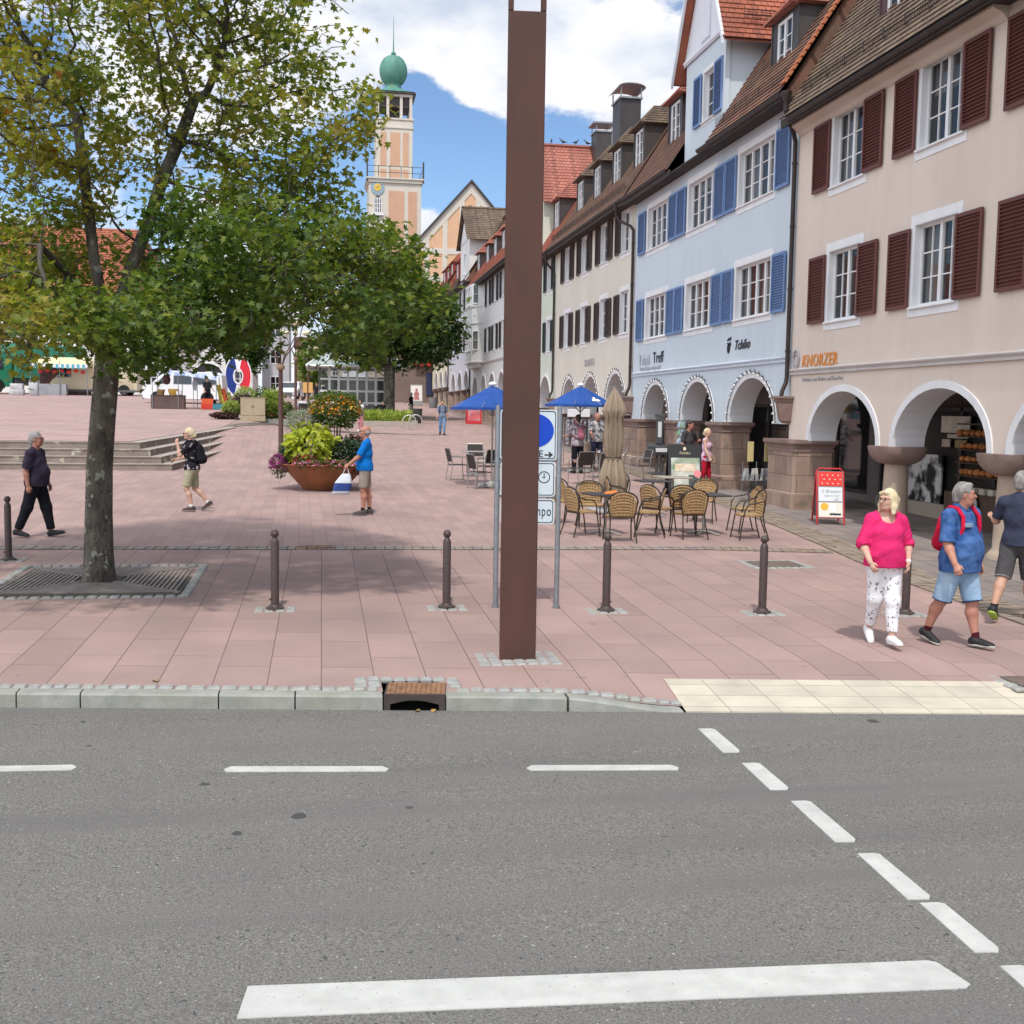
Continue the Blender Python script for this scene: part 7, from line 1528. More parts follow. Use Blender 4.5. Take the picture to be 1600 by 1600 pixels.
# ================================================================ CAFE FURNITURE, BOARDS, STANDS
def Gc(x,y): return G(min(x,9),y)+(.006 if x>8.4 else 0)
wick=mat('rattan_weave',(.56,.385,.19),.7,(.44,.28,.13),14,bump=.5,bscale=60,col3=(.62,.46,.25),scale3=5); add_brick(wick,((1,1,0),(0,.4,1)),.035,.018,.004,(.27,.16,.075),.5,.2,bump=.6)
tubem=mat('chair_tube_brown',(.06,.048,.042),.4,(.045,.036,.03),5,metal=.5)
alu=mat('aluminium',(.42,.40,.385),.4,(.36,.345,.33),6,metal=.7); txt_=mat('textilene_brown',(.045,.035,.032),.7,(.035,.028,.026),30,bump=.3,bscale=120)
def rattan():
    t=thing('rattan_chair','x','chair')
    for s in (-1,1):
        b=MB(); b.tube([(s*.25,.24,0),(s*.235,.20,.25),(s*.235,.17,.42),(s*.255,.15,.55),(s*.27,.08,.645),(s*.275,-.08,.665),(s*.26,-.20,.70)],.0125,8); b.build('front_leg_and_arm',tubem,t,smooth=60)
        b=MB(); b.tube([(s*.24,-.30,0),(s*.215,-.22,.25),(s*.205,-.19,.42),(s*.215,-.20,.50)],.0125,8); b.build('rear_leg',tubem,t,smooth=60)
    b=MB(); P=[(.26*math.cos(a),-.20-.10*math.sin(a)*.6,.70+.17*math.sin(a)) for a in np.linspace(0,math.pi,15)]; b.tube([(.205,-.19,.42),(.235,-.20,.56)]+P+[(-.235,-.20,.56),(-.205,-.19,.42)],.014,8)
    b.tube([(-.22,.18,.425),(.22,.18,.425)],.0125,8); b.tube([(-.21,-.19,.42),(.21,-.19,.42)],.0125,8); b.build('back_frame',tubem,t,smooth=60)
    b=MB(); n=9
    def bp(u,v): # u -1..1, v 0..1
        w=.225*(1+.06*v); x=u*w; top=.66+.20*math.sqrt(max(0,1-u*u))*1.0
        z=.44+(top-.44)*v; y=-.185-.05*v-.075*(1-u*u)*(.3+.7*v); return (x,y,z)
    for i in range(n):
        for j in range(8):
            u0,u1,v0,v1=-1+2*i/n,-1+2*(i+1)/n,j/8,(j+1)/8
            b.quad(bp(u0,v0),bp(u1,v0),bp(u1,v1),bp(u0,v1))
    o=b.build('backrest',wick,t,smooth=60); sm=o.modifiers.new('s','SOLIDIFY'); sm.thickness=.012
    b=MB(); b.loft([[(x*k_,y*k_+.0,z) for x,y in ((-.2,-.19),(.2,-.19),(.235,-.05),(.235,.14),(.19,.20),(-.19,.20),(-.235,.14),(-.235,-.05))] for k_,z in ((.96,.415),(1,.425),(1,.445),(.94,.452))]); b.build('seat',wick,t)
    return t
def metalchair():
    t=thing('metal_chair','x','chair')
    for s in (-1,1):
        b=MB(); b.tube([(s*.26,.24,0),(s*.26,.21,.44),(s*.26,.20,.63),(s*.26,.14,.66),(s*.255,-.20,.66)],.013,8); b.build('front_leg_and_arm',alu,t,smooth=60)
        b=MB(); b.tube([(s*.25,-.28,0),(s*.25,-.20,.42),(s*.245,-.23,.66),(s*.235,-.30,.88)],.013,8); b.build('rear_leg',alu,t,smooth=60)
    b=MB(); b.box(-.245,.245,-.21,.21,.425,.445,bev=.008); b.build('seat',txt_,t)
    b=MB(); M=Matrix.Translation((0,-.215,.52))@Matrix.Rotation(R(13),4,'X'); b.box(-.235,.235,-.012,.012,0,.37,M=M,bev=.006); b.build('backrest',txt_,t)
    b=MB(); b.tube([(-.25,.205,.42),(.25,.205,.42)],.011,6); b.tube([(-.25,-.205,.42),(.25,-.205,.42)],.011,6); b.tube([(-.235,-.30,.885),(.235,-.30,.885)],.013,6); b.build('stretcher',alu,t)
    return t
RC=rattan(); MC=metalchair(); used=set()
def put(src,lab,x,y,a,grp):
    loc=(x,y,Gc(x,y))
    if id(src) in used: return dup(src,lab,loc,R(a),grp)
    used.add(id(src)); src.location=loc; src.rotation_euler=(0,0,R(a)); src['label']=lab; src['group']=grp; return src
gr='rattan chairs at the cafe'; gm_='metal chairs with dark seats'
for lab,x,y,a in (('rattan chair furthest right of the cafe, facing left, nearer the camera',7.45,18.75,88),('rattan chair furthest right of the cafe, just behind its twin',7.75,19.7,96),('rattan chair with its back to the camera at the middle table',6.42,18.95,6),('rattan chair with its back to the camera at the left table',5.05,18.55,-4),
   ('rattan chair right of the left table, turned towards it',5.75,19.2,72),('rattan chair left of the left table, against the sign post',4.55,19.3,-72),('rattan chair facing the camera behind the left table',4.98,20.4,175),('rattan chair behind the sign post with its brown back showing',4.58,21.1,-160),('rattan chair left of the middle table, seen from the side',6.12,19.85,-62),
   ('dark-rimmed rattan chair at the middle table, back turned half left',6.62,19.9,-20),('rattan chair beyond the middle table below the black board',7.45,21.2,150),('rattan chair facing the camera at the rear small table',6.15,22.9,168),('rattan chair beside the folded parasol, seen edge-on',5.85,21.6,-98)): put(RC,lab,x,y,a,gr)
for lab,x,y,a in (('metal chair standing free at the left end of the cafe',3.72,30.9,-82),('metal chair seen from the front beyond the left metal table',4.55,33.2,178),('metal chair close in front of the left parasol pole',4.0,28.3,-75),('metal chair with dark back just behind the left parasol pole',4.55,30.4,20),('metal chair nearly hidden by the stele',4.95,28.6,70),
   ('metal chair just right of the sign post, empty',7.0,29.9,20),('metal chair with its back to the camera at the seated woman\'s table',7.55,29.4,8),('metal chair right of the folded parasol near the pier',8.95,30.9,100),('metal chair under the seated woman',8.60,32.1,75)): put(MC,lab,x,y,a,gm_)
tabm=mat('table_top_dark',(.05,.045,.045),.5,(.04,.036,.036),5)
def table(lab,x,y,top,w=.35,rnd=False,leg=alu,mt=None,a=0):
    t=thing('cafe_table',lab,'table',(x,y,Gc(x,y)),R(a),group='cafe tables')
    b=MB()
    if rnd: b.lathe([(w,.715),(w,.735)],n=24)
    else: b.box(-w,w,-w,w,.712,.738,bev=.008)
    b.build('table_top',mt or top,t); b=MB(); b.tube([(0,0,.05),(0,0,.71)],.028,10); b.build('column',leg,t,smooth=50)
    b=MB()
    for i in range(4):
        q=R(45+90*i); b.tube([(0,0,.07),(.15*math.cos(q),.15*math.sin(q),.05),(.31*math.cos(q),.31*math.sin(q),.012)],.018,6)
    b.build('foot',leg,t,smooth=50); return t
table('square dark table at the left of the rattan chairs with a folded orange napkin',5.02,19.45,tabm,.36,a=8); table('square dark table in the middle of the rattan chairs with an orange napkin',6.85,19.4,tabm,.38,a=4)
table('small dark table behind, in front of the black menu board',6.75,22.3,tabm,.32); table('pale table standing before the black menu board',7.5,23.3,mat('table_pale',(.35,.30,.24),.6),.34)
table('round light metal table beside the left parasol pole',4.62,28.0,None,.36,True,mt=alu); table('pale table between the metal chairs on the left',4.35,32.2,None,.36,mt=alu); table('dark table in front of the seated woman',8.05,32.0,tabm,.36)
orn=mat('napkin_orange',(.70,.20,.04),.7)
for (x,y,lab) in ((5.12,19.45,'folded orange napkin on the left dark table'),(6.7,19.35,'folded orange napkin on the middle dark table')):
    b=MB(); z=Gc(x,y)+.739; b.loft([[(x-.13,y-.09,z),(x+.13,y-.07,z),(x+.12,y+.09,z),(x-.12,y+.08,z)],[(x-.11,y-.06,z+.03),(x+.10,y-.05,z+.045),(x+.09,y+.06,z+.05),(x-.09,y+.05,z+.03)]]); tag(b.build('napkin',orn),lab,'napkin',group='orange napkins')
b=MB(); z=Gc(8,32)+.739; b.lathe([(.03,0),(.042,.07),(.04,.07),(.028,.01)],c=(8.0,31.85,z),n=12); tag(b.build('cup',white),'small white cup on the table of the seated woman','cup')
# umbrellas
blu=mat('parasol_blue',(.016,.075,.31),.8,(.012,.06,.26),4,bump=.3,bscale=20); whp=mat('parasol_white_print',(.75,.77,.80),.7)
def parasol(lab,x,y,zt,r,tilt=0):
    z=Gc(x,y); t=thing('parasol',lab,'parasol',(x,y,z),group='open blue parasols'); zr=zt-z
    b=MB(); b.tube([(0,0,.1),(0,0,zr)],.026,10); b.build('pole',alu,t,smooth=50)
    b=MB(); n=8; R0=[(r*math.cos(2*math.pi*i/n+.39),r*math.sin(2*math.pi*i/n+.39)) for i in range(n)]; zb=zr-.60
    for i in range(n):
        p,q=R0[i],R0[(i+1)%n]; m=((p[0]+q[0])/2*.97,(p[1]+q[1])/2*.97)
        for (a,c) in ((p,m),(m,q)):
            for k0,k1 in ((0.06,.5),(.5,1)):
                f=lambda pt,k_:(pt[0]*k_,pt[1]*k_,zr-.02+(zb-zr)*k_**1.0-(.03*math.sin(k_*3.1) if pt is m else 0))
                b.quad(f(a,k0),f(c,k0),f(c,k1),f(a,k1))
            b.quad((a[0],a[1],zb),(c[0],c[1],zb),(c[0],c[1],zb-.07),(a[0],a[1],zb-.07))
    can=b.build('canopy',blu,t); b=MB(); b.lathe([(.09,-.03),(.11,0),(.08,.05),(.02,.07)],c=(0,0,zr),n=12); b.build('cap',whp,can)
    b=MB()
    for p in R0: b.tube([(0,0,zr-.05),(p[0]*.98,p[1]*.98,zb-.01)],.010,5); b.tube([(0,0,zb-.25),(p[0]*.5,p[1]*.5,(zr+zb)/2-.03)],.008,5)
    b.build('ribs',alu,t)
    b=MB(); b.lathe([(.36,0),(.38,.03),(.36,.09),(.1,.11),(.05,.16)],n=8); b.build('base',mat('base_concrete',(.38,.37,.36),.85,(.32,.31,.30),6),t)
    # white print on the front skirt
    b=MB(); 
    for ang,du in ((-70,0.0),(-20,0)):
        q=R(ang); cx_,cy_=math.cos(q),math.sin(q); k_=.86; zc=zr-.02+(zb-zr)*k_+.012; tx_,ty_=-cy_,cx_
        for (o,w_,hh) in ((-.05,.30,.05),(.02,.10,.12)):
            kk=k_-(.0 if hh<.1 else .10); zc=zr-.02+(zb-zr)*kk*.93+.02; b.quad((r*kk*cx_*.93-tx_*w_*.5,r*kk*cy_*.93-ty_*w_*.5,zc-.02),(r*kk*cx_*.93+tx_*w_*.5,r*kk*cy_*.93+ty_*w_*.5,zc-.02),(r*(kk-.08)*cx_*.93+tx_*w_*.4,r*(kk-.08)*cy_*.93+ty_*w_*.4,zc+.045),(r*(kk-.08)*cx_*.93-tx_*w_*.4,r*(kk-.08)*cy_*.93-ty_*w_*.4,zc+.045))
    b.build('print',whp,can); return t
parasol('open blue parasol on the left, partly hidden behind the stele',4.38,28.9,3.27,1.14); parasol('open blue parasol on the right above the seated guests',7.9,34.0,3.42,1.12)
# folded beige parasol
fx_,fy_=6.08,23.0; z=Gc(fx_,fy_); FP=thing('folded_parasol','tall folded beige parasol tied above the cafe tables','parasol',(fx_,fy_,z)); beg=mat('canvas_beige',(.33,.26,.19),.9,(.27,.21,.15),3,bump=.5,bscale=20)
rings=[]
for zz,rr in ((.30,.15),(.45,.26),(.80,.24),(1.15,.16),(1.22,.12),(1.28,.155),(1.7,.18),(2.1,.16),(2.2,.22),(2.26,.21),(2.45,.15),(2.62,.07),(2.72,.02)):
    rings.append([(rr*(1+.24*math.cos(9*a+zz*.8))*math.cos(a),rr*(1+.24*math.cos(9*a+zz*.8))*math.sin(a),zz*.96) for a in np.linspace(0,2*math.pi,73)[:-1]])
b=MB(); b.loft(rings); b.build('folded_canvas',beg,FP,smooth=70)
b=MB(); b.tube([(0,0,0),(0,0,2.66)],.03,8); b.build('pole',alu,FP); b=MB(); b.box(-.45,.45,-.45,.45,0,.07,bev=.02); b.build('base',MATS['base_concrete'],FP)
b=MB(); b.tube([(.17*math.cos(a),.17*math.sin(a),1.17) for a in np.linspace(0,6.28,17)[:-1]],.012,5,closed=True); b.build('tie',metald,FP)
# black advertising board
def aframe(name,lab,x,y,a,w,h,fm,spread=.32,cat='sign board'):
    t=thing(name,lab,cat,(x,y,Gc(x,y)),R(a)); an=math.atan2(spread,h)
    for s,nm in ((-1,'front_panel'),(1,'rear_panel')):
        b=MB(); M=Matrix.Translation((0,s*spread,0))@Matrix.Rotation(s*an,4,'X'); b.box(-w/2,w/2,-.012,.012,0,h,M=M,bev=.006); o=b.build(nm,fm,t)
        if s<0: F_=o; MF=M
    return t,F_,MF
def onboard(F_,MF,name,m,x0,x1,z0,z1,d=.016,bev=0):
    b=MB(); b.box(x0,x1,-d,-.0125,z0,z1,M=MF); o=b.build(name,m,F_); return o
t,Fp,MF=aframe('menu_board','tall black A-frame board with a coffee advertisement in front of the arcade',8.80,26.5,-8,.82,1.32,mat('board_black',(.018,.018,.02),.4),.38)
adv=mat('poster_landscape',(.55,.56,.50),.5,(.16,.24,.14),2.6,detail=6,col3=(.70,.70,.66),scale3=1.6,amt3=.9)
p=onboard(Fp,MF,'poster',adv,-.34,.36,.06,.98); onboard(Fp,MF,'gold_title',mat('poster_tan',(.55,.40,.22),.5,(.68,.6,.5),9),-.25,.25,.64,.83,.020); onboard(Fp,MF,'price_panel',mat('poster_charcoal',(.06,.07,.07),.5),.08,.30,.12,.55,.020)
b=MB(); b.prism([(.30+.09*math.cos(a),.58+.09*math.sin(a)) for a in np.linspace(0,6.28,20)[:-1]],'y',-.026,-.021); b.v=[tuple(MF@Vector(v)) for v in b.v]; b.build('pink_sticker',mat('sticker_pink',(.75,.22,.25),.5),p)
def boardtext(F_,MF,txt,size,x,z,m,**k):
    me=textmesh(txt,size,extrude=.001,**k); me.materials.append(m); me.transform(MF@Matrix(((1,0,0,x),(0,0,-1,-.022),(0,1,0,z),(0,0,0,1)))); me.name='lettering'; return place('lettering',me,F_)
gd=mat('letter_gold',(.70,.60,.38),.4); boardtext(Fp,MF,'Tchibo',.09,-.15,1.07,gd,shear=.3); b=MB(); b.prism([(.035*math.cos(a),1.21+.045*math.sin(a)) for a in np.linspace(0,6.28,14)[:-1]],'y',-.02,-.0125); b.v=[tuple(MF@Vector(v)) for v in b.v]; b.build('bean_emblem',gd,Fp)
# red boards
redm=mat('board_red',(.48,.02,.025),.45)
def kboard():
    t=thing('red_sign_board','red-framed A-board with red, white and orange posters beside the bakery pier','sign board',(10.02,21.0,Gc(9,21)),R(-16)); w,h,sp=.52,1.14,.34; an=math.atan2(sp,h)
    b=MB()
    for s in (-1,1):
        M=Matrix.Translation((0,s*sp,0))@Matrix.Rotation(s*an,4,'X'); P=lambda x,z:tuple(M@Vector((x,0,z)))
        b.tube([P(-w/2,0),P(-w/2,h*.94),P(-w/2+.05,h),P(w/2-.05,h),P(w/2,h*.94),P(w/2,0)],.017,8)
        if s<0: MF=M
        b.tube([P(-w/2,.14),P(w/2,.14)],.012,6)
    F_=b.build('frame',redm,t,smooth=50); b=MB(); b.box(-w/2+.015,w/2-.015,-.008,.008,.15,h-.06,M=MF); pn=b.build('panel',mat('panel_grey',(.22,.22,.23),.6),t)
    b=MB(); M2=Matrix.Translation((0,sp,0))@Matrix.Rotation(an,4,'X'); b.box(-w/2+.015,w/2-.015,-.008,.008,.15,h-.06,M=M2); b.build('rear_panel',MATS['panel_grey'],t)
    def ob(nm,m,x0,x1,z0,z1,d): b=MB(); b.box(x0,x1,-d,-.0085,z0,z1,M=MF); return b.build(nm,m,pn)
    q=ob('poster_red',mat('poster_scarlet',(.70,.03,.02),.4),-.23,.23,.78,1.07,.013)
    b=MB()
    for i in range(4):
        for j in range(3): b.sphere(tuple(MF@Vector((-.16+i*.105+.04*(j%2),-.014,.83+j*.085))),(.016,.004,.012),6)
    b.build('dots',white,q)
    q=ob('poster_white',mat('paper_white',(.68,.71,.74),.5),-.23,.23,.47,.755,.013); boardtext(q,MF,'2 Brezeln',.085,-.17,.65,gy,shear=.25); boardtext(q,MF,'täglich frisch',.05,-.12,.57,gy); boardtext(q,MF,'1,80',.06,.04,.49,gy)
    q=ob('poster_app',mat('paper_cream',(.72,.70,.62),.5),-.23,.23,.15,.445,.013)
    b=MB(); b.prism([(-.12+.075*math.cos(a),.36+.075*math.sin(a)) for a in np.linspace(0,6.28,20)[:-1]],'y',-.018,-.0135); b.v=[tuple(MF@Vector(v)) for v in b.v]; b.build('orange_disc',mat('disc_orange',(.80,.42,.03),.5),q)
    b=MB(); b.box(.0,.10,-.018,-.0135,.24,.42,M=MF); b.build('phone_picture',white,q); b=MB(); b.box(-.02,.2,-.017,-.0136,.19,.225,M=MF@Matrix.Rotation(.0,4,'Y')); b.build('pen_picture',blackp,q)
kboard()
t,Fp,MF=aframe('red_advert_board','red advertising board with a dark picture by the distant piers under the left parasol',9.35,69.5,0,.95,1.35,redm,.3); p=onboard(Fp,MF,'poster',mat('poster_redmix',(.62,.10,.10),.5,(.25,.10,.14),3.5,col3=(.75,.6,.6),scale3=2.5),-.38,.38,.2,.95); boardtext(Fp,MF,'Genuss',.2,-.33,1.1,white,shear=.2)
t,Fp,MF=aframe('poster_board','pale poster stand with a figure in pink near the passage at the far end',8.55,103,0,1.15,1.95,mat('frame_grey',(.25,.24,.24),.6),.3); p=onboard(Fp,MF,'poster',mat('poster_white2',(.72,.68,.66),.5),-.5,.5,.45,1.85)
b=MB(); b.sphere((0,-.03,1.45),(.12,.01,.16),8); b.loft([[(x*k_,-.03,z),(x*-k_,-.03,z),(-x*k_,-.02,z),(x*k_,-.02,z)] for x,z,k_ in ((.1,1.3,1),(.25,1.1,1),(.18,.8,1),(.3,.55,1))]); b.v=[tuple(MF@Vector(v)) for v in b.v]; b.build('printed_figure',mat('figure_pink',(.55,.18,.16),.6,(.25,.12,.12),5),p)
# weighing/ticket machine and card racks
t=thing('vending_pedestal','dark grey pedestal machine with a tall mirror column beside the arcade pier','machine',(10.25,33.3,Gc(9,33.3)),R(-12)); gm2=mat('machine_grey',(.075,.08,.085),.5,(.06,.065,.07),3)
b=MB(); b.box(-.28,.28,-.22,.22,0,.06,bev=.01); b.build('base',gm2,t); b=MB(); b.box(-.10,-.02,-.06,.06,.06,.62); b.box(.04,.12,-.06,.06,.06,.62); b.build('stem',gm2,t)
b=MB(); b.loft([[(-.32,-.22,.62),(.32,-.22,.62),(.32,.22,.62),(-.32,.22,.62)],[(-.36,-.26,.86),(.36,-.26,.86),(.36,.22,.95),(-.36,.22,.95)]]); o=b.build('cabinet',gm2,t); b=MB(); b.box(-.12,.30,-.262,-.245,.70,.82); b.build('display_plate',mat('plate_silver',(.6,.62,.62),.4),o)
b=MB(); b.box(-.10,.10,-.05,.03,.95,1.75,bev=.01); b.box(-.16,.16,-.06,.04,1.76,1.86,bev=.01); o=b.build('column_head',gm2,t); b=MB(); b.box(-.05,.06,-.058,-.052,1.15,1.62); b.build('mirror',mat('plate_silver',(.6,.62,.62),.4),o)
t=thing('card_rack','tall revolving postcard rack with green and blue cards at the arcade pier','card rack',(10.15,30.6,Gc(9,30.6)),R(20)); b=MB(); b.tube([(0,0,.08),(0,0,1.75)],.02,8)
for i in range(4): q=R(45+90*i); b.tube([(0,0,.1),(.25*math.cos(q),.25*math.sin(q),.05)],.015,6); b.sphere((.25*math.cos(q),.25*math.sin(q),.04),.04,8)
b.build('stand',galv,t); b=MB(); b2=MB(); b3=MB()
for k_ in range(6):
    z=.42+k_*.225
    for f_ in range(4):
        M=Matrix.Rotation(R(90*f_),4,'Z')@Matrix.Translation((0,-.16,z))@Matrix.Rotation(R(-12),4,'X')
        for j in (-1,1): (b if (k_+j+f_)%3 else b2 if k_<3 else b3).box(j*.075-.065,j*.075+.065,-.003,.003,0,.18,M=M)
b.build('cards_blue',mat('cards_blue',(.12,.22,.30),.4,(.5,.55,.6),6),t); b2.build('cards_white',mat('cards_white',(.6,.62,.62),.4,(.2,.3,.4),7),t); b3.build('cards_green',mat('cards_green',(.10,.24,.12),.4,(.3,.4,.3),7),t)
t=thing('newspaper_stand','wire stand with rolled papers and a gold tag strip at the blue house pier','newspaper stand',(10.0,25.2,Gc(9,25.2)),R(5))
b=MB()
for x in (-.2,.2,.55): b.tube([(x,0,0),(x*.9,0,.45),(x*.9,.02,.95)],.008,5)
for z in (.5,.62): b.tube([(-.22,-.1,z),(.6,-.1,z),(.6,.1,z),(-.22,.1,z)],.007,5,closed=True)
b.build('wire_frame',galv,t); b=MB()
for x in (-.15,-.05,.06,.2,.32,.45): b.tube([(x,0,.5),(x+rng.uniform(-.06,.06),-.02,.78)],.045,7)
b.build('rolled_papers',mat('paper_roll',(.60,.58,.52),.7,(.15,.18,.25),6),t)
for x in (-.08,.36): b=MB(); b.box(x,x+.15,-.03,-.01,.95,1.42); b.build('gold_sign',mat('sign_gold',(.55,.46,.22),.5),t)
# clothes rack left of them, white jacket behind the post
b=MB(); t=thing('clothes_rail','rail with a white box and hanging clothes behind the sign post, under the arcade','clothes rack',(8.6,36.8,Gc(9,36.8))); b.tube([(-.6,0,0),(-.6,0,1.6),(.5,0,1.6),(.5,0,0)],.018,6); b.build('rail',galv,t); b=MB()
for i in range(7): x=-.5+i*.14; b.box(x,x+.05,-.2,.2,.7+.1*(i%2),1.55,bev=.02)
b.build('hanging_clothes',pat2 if 'pat2' in globals() else white,t); b=MB(); b.box(-.45,.25,-.18,.18,1.64,1.9,bev=.01); b.build('box',white,t)
# ================================================================ VEHICLES, STALLS, LAMPS ON THE UPPER SQUARE
tyre=mat('tyre_rubber',(.02,.02,.02),.85); rim=mat('wheel_rim',(.45,.45,.46),.35,metal=.7); carglass=mat('car_glass',(.02,.028,.035),.05,spec=.9); blackpl=mat('bumper_grey',(.10,.105,.11),.6); lampg=mat('lamp_glass',(.65,.66,.65),.15)
def wheel(t,x,y,r,w=.2):
    b=MB(); n=20; sg=-1 if y<0 else 1
    P=[(r*.62,0),(r*.93,.0),(r,.03),(r,w-.03),(r*.93,w),(r*.62,w)]
    b.loft([[(x+q*math.cos(a),y-sg*d,r+q*math.sin(a)) for a in np.linspace(0,2*math.pi,n+1)[:-1]] for q,d in P]); o=b.build('wheel',tyre,t,smooth=40)
    b=MB(); b.loft([[(x+q*math.cos(a),y+sg*d,r+q*math.sin(a)) for a in np.linspace(0,2*math.pi,n+1)[:-1]] for q,d in ((r*.62,-.02),(r*.60,.004),(r*.5,-.01),(r*.2,.002),(.01,.004))]); b.build('rim',rim,o,smooth=40)
def vehicle(name,lab,loc,a,prof,W_,paint,wheels,wr,wins,extra=None,cat='van',low=None,taper=.10,zt0=1.0):
    """prof: side outline (x front = negative, z); walls lean in above zt0; wins: side glass polygons"""
    t=thing(name,lab,cat,loc,a); top=max(p[1] for p in prof); hw=W_/2
    yw=lambda z:hw-(taper*max(0,(z-zt0))/(top-zt0) if z>zt0 else .0)
    b=MB(); n=len(prof)
    ins=[(p[0]*.985,p[1]-.0) for p in prof]
    L0=[(p[0],-yw(p[1]),p[1]) for p in prof]; L1=[(p[0],yw(p[1]),p[1]) for p in prof]
    cxm=sum(p[0] for p in prof)/n; czm=sum(p[1] for p in prof)/n
    def inset(side,k): return [(cxm+(p[0]-cxm)*k,side*(yw(p[1])+.035),czm+(p[1]-czm)*k) for p in prof]
    b.loft([inset(-1,.975),L0,L1,inset(1,.975)]); b.build('body',paint,t,smooth=35)
    for x in wheels:
        for s in (-1,1):
            wheel(t,x,s*(hw+.01),wr)
            b=MB(); b.loft([[(x+(wr*1.22)*math.cos(q),s*(hw+.037),wr+(wr*1.22)*math.sin(q)) for q in np.linspace(-.2,math.pi+.2,17)],[(x+(wr*1.22)*math.cos(q),s*(hw-.0),wr+(wr*1.22)*math.sin(q)) for q in np.linspace(-.2,math.pi+.2,17)]]); b.build('wheel_arch',mat('arch_black',(.015,.015,.015),.9),t)
    for w in wins:
        for s in (-1,1):
            b=MB(); P=[(x,s*(yw(z)+.038+.012*(1 if z<zt0+.3 else .6)),z) for x,z in w]; b.poly(P); Q=[(p[0],p[1]-s*.02,p[2]) for p in P]; m_=len(P)
            b.add(P+Q,[(j,(j+1)%m_,m_+(j+1)%m_,m_+j) for j in range(m_)]); b.build('side_window',carglass,t)
    if extra: extra(t,hw)
    return t
vw=mat('van_white',(.70,.71,.72),.3,spec=.6); vc=mat('van_cream',(.66,.60,.42),.35,spec=.5); tg=mat('truck_green',(.02,.22,.12),.35,spec=.5); tgb=mat('truck_box_green',(.05,.28,.19),.6,(.04,.24,.16),1)
def t5x(t,hw):
    b=MB(); b.quad((-1.98,-hw+.16,1.16),(-1.98,hw-.16,1.16),(-1.30,hw-.22,1.78),(-1.30,-hw+.22,1.78)); b.build('windscreen',carglass,t)
    b=MB(); b.box(-2.50,-2.36,-hw+.02,hw-.02,.25,.58,bev=.04); b.build('bumper',blackpl,t); b=MB(); b.box(-2.50,-2.44,-.45,.45,.66,.86,bev=.02); b.build('grille',blackpl,t)
    for s in (-1,1):
        b=MB(); b.box(-2.47,-2.22,s*(hw-.10)-.14,s*(hw-.10)+.145,.68,.92,bev=.04); b.build('headlight',lampg,t); b=MB(); b.box(-1.55,-1.42,s*(hw+.14)-.10,s*(hw+.14)+.10,1.05,1.3,bev=.03); b.build('mirror',blackpl,t)
T5=[(-2.44,.30),(-2.46,.62),(-2.36,.92),(-1.98,1.12),(-1.30,1.80),(-1.05,1.92),(.2,1.97),(2.1,1.95),(2.36,1.80),(2.44,1.1),(2.44,.35),(2.3,.26),(-2.3,.24)]
vehicle('white_van','white panel van with side windows parked behind the market stall',(-8.45,73.6,GU(73.6)),R(-5),T5,1.90,vw,(-1.55,1.5),.33,([(-1.62,1.2),(-1.15,1.70),(-.78,1.70),(-.78,1.2)],[(-.55,1.2),(-.55,1.72),(.55,1.72),(.55,1.2)],[(.75,1.2),(.75,1.72),(1.95,1.70),(2.1,1.2)]),t5x)
def ducx(t,hw):
    b=MB(); b.quad((-2.75,-hw+.16,1.22),(-2.75,hw-.16,1.22),(-2.12,hw-.2,2.0),(-2.12,-hw+.2,2.0)); b.build('windscreen',carglass,t); b=MB(); b.box(-3.32,-3.05,-hw,hw,.25,.95,bev=.08); b.build('bumper',blackpl,t)
    b=MB(); b.box(-3.3,3.3,-hw-.045,-hw-.036,.25,.42); b.build('sill_trim',blackpl,t)
    for s in (-1,1): b=MB(); b.box(-3.1,-2.8,s*(hw-.08)-.1,s*(hw-.08)+.125,1.0,1.22,bev=.04); b.build('headlight',lampg,t); b=MB(); b.box(-2.35,-2.2,s*(hw+.16)-.12,s*(hw+.16)+.12,1.3,1.6,bev=.03); b.build('mirror',blackpl,t)
DU=[(-3.25,.35),(-3.3,.9),(-3.05,1.12),(-2.75,1.20),(-2.1,2.05),(-1.6,2.5),(-1.4,2.6),(3.2,2.6),(3.3,2.5),(3.3,.4),(3.1,.3),(-3.1,.28)]
vehicle('cream_van','long cream delivery van with grey bumper parked behind the maple trunk',(-17.1,90.5,GU(90.5)),R(-3),DU,2.05,vc,(-2.25,2.35),.36,([(-2.55,1.3),(-2.0,1.95),(-1.5,1.95),(-1.5,1.3)],),ducx)
def trx(t,hw):
    b=MB(); b.box(-1.55,4.3,-hw+.02,hw-.02,1.15,3.75,bev=.05); b.build('cargo_box',tgb,t); b=MB(); b.box(-1.5,4.25,-hw+.2,hw-.2,.65,1.12); b.build('chassis',blackpl,t)
    b=MB(); b.quad((-3.82,-hw+.12,1.75),(-3.82,hw-.12,1.75),(-3.66,hw-.18,2.72),(-3.66,-hw+.18,2.72)); b.build('windscreen',carglass,t); b=MB(); b.box(-3.92,-3.7,-hw+.02,hw-.02,.35,.85,bev=.05); b.build('bumper',mat('bumper_silver',(.40,.42,.42),.5),t)
    b=MB(); b.box(-.5,2.0,-hw-.02,-hw+.04,.5,1.05,bev=.02); b.build('side_guard',mat('bumper_silver',(.40,.42,.42),.5),t)
    for s in (-1,1): b=MB(); b.box(-3.86,-3.6,s*(hw-.12)-.16,s*(hw-.12)+.145,.95,1.2,bev=.04); b.build('headlight',lampg,t); b=MB(); b.box(-3.85,-3.72,s*(hw+.2)-.1,s*(hw+.2)+.1,1.7,2.4,bev=.03); b.build('mirror',blackpl,t)
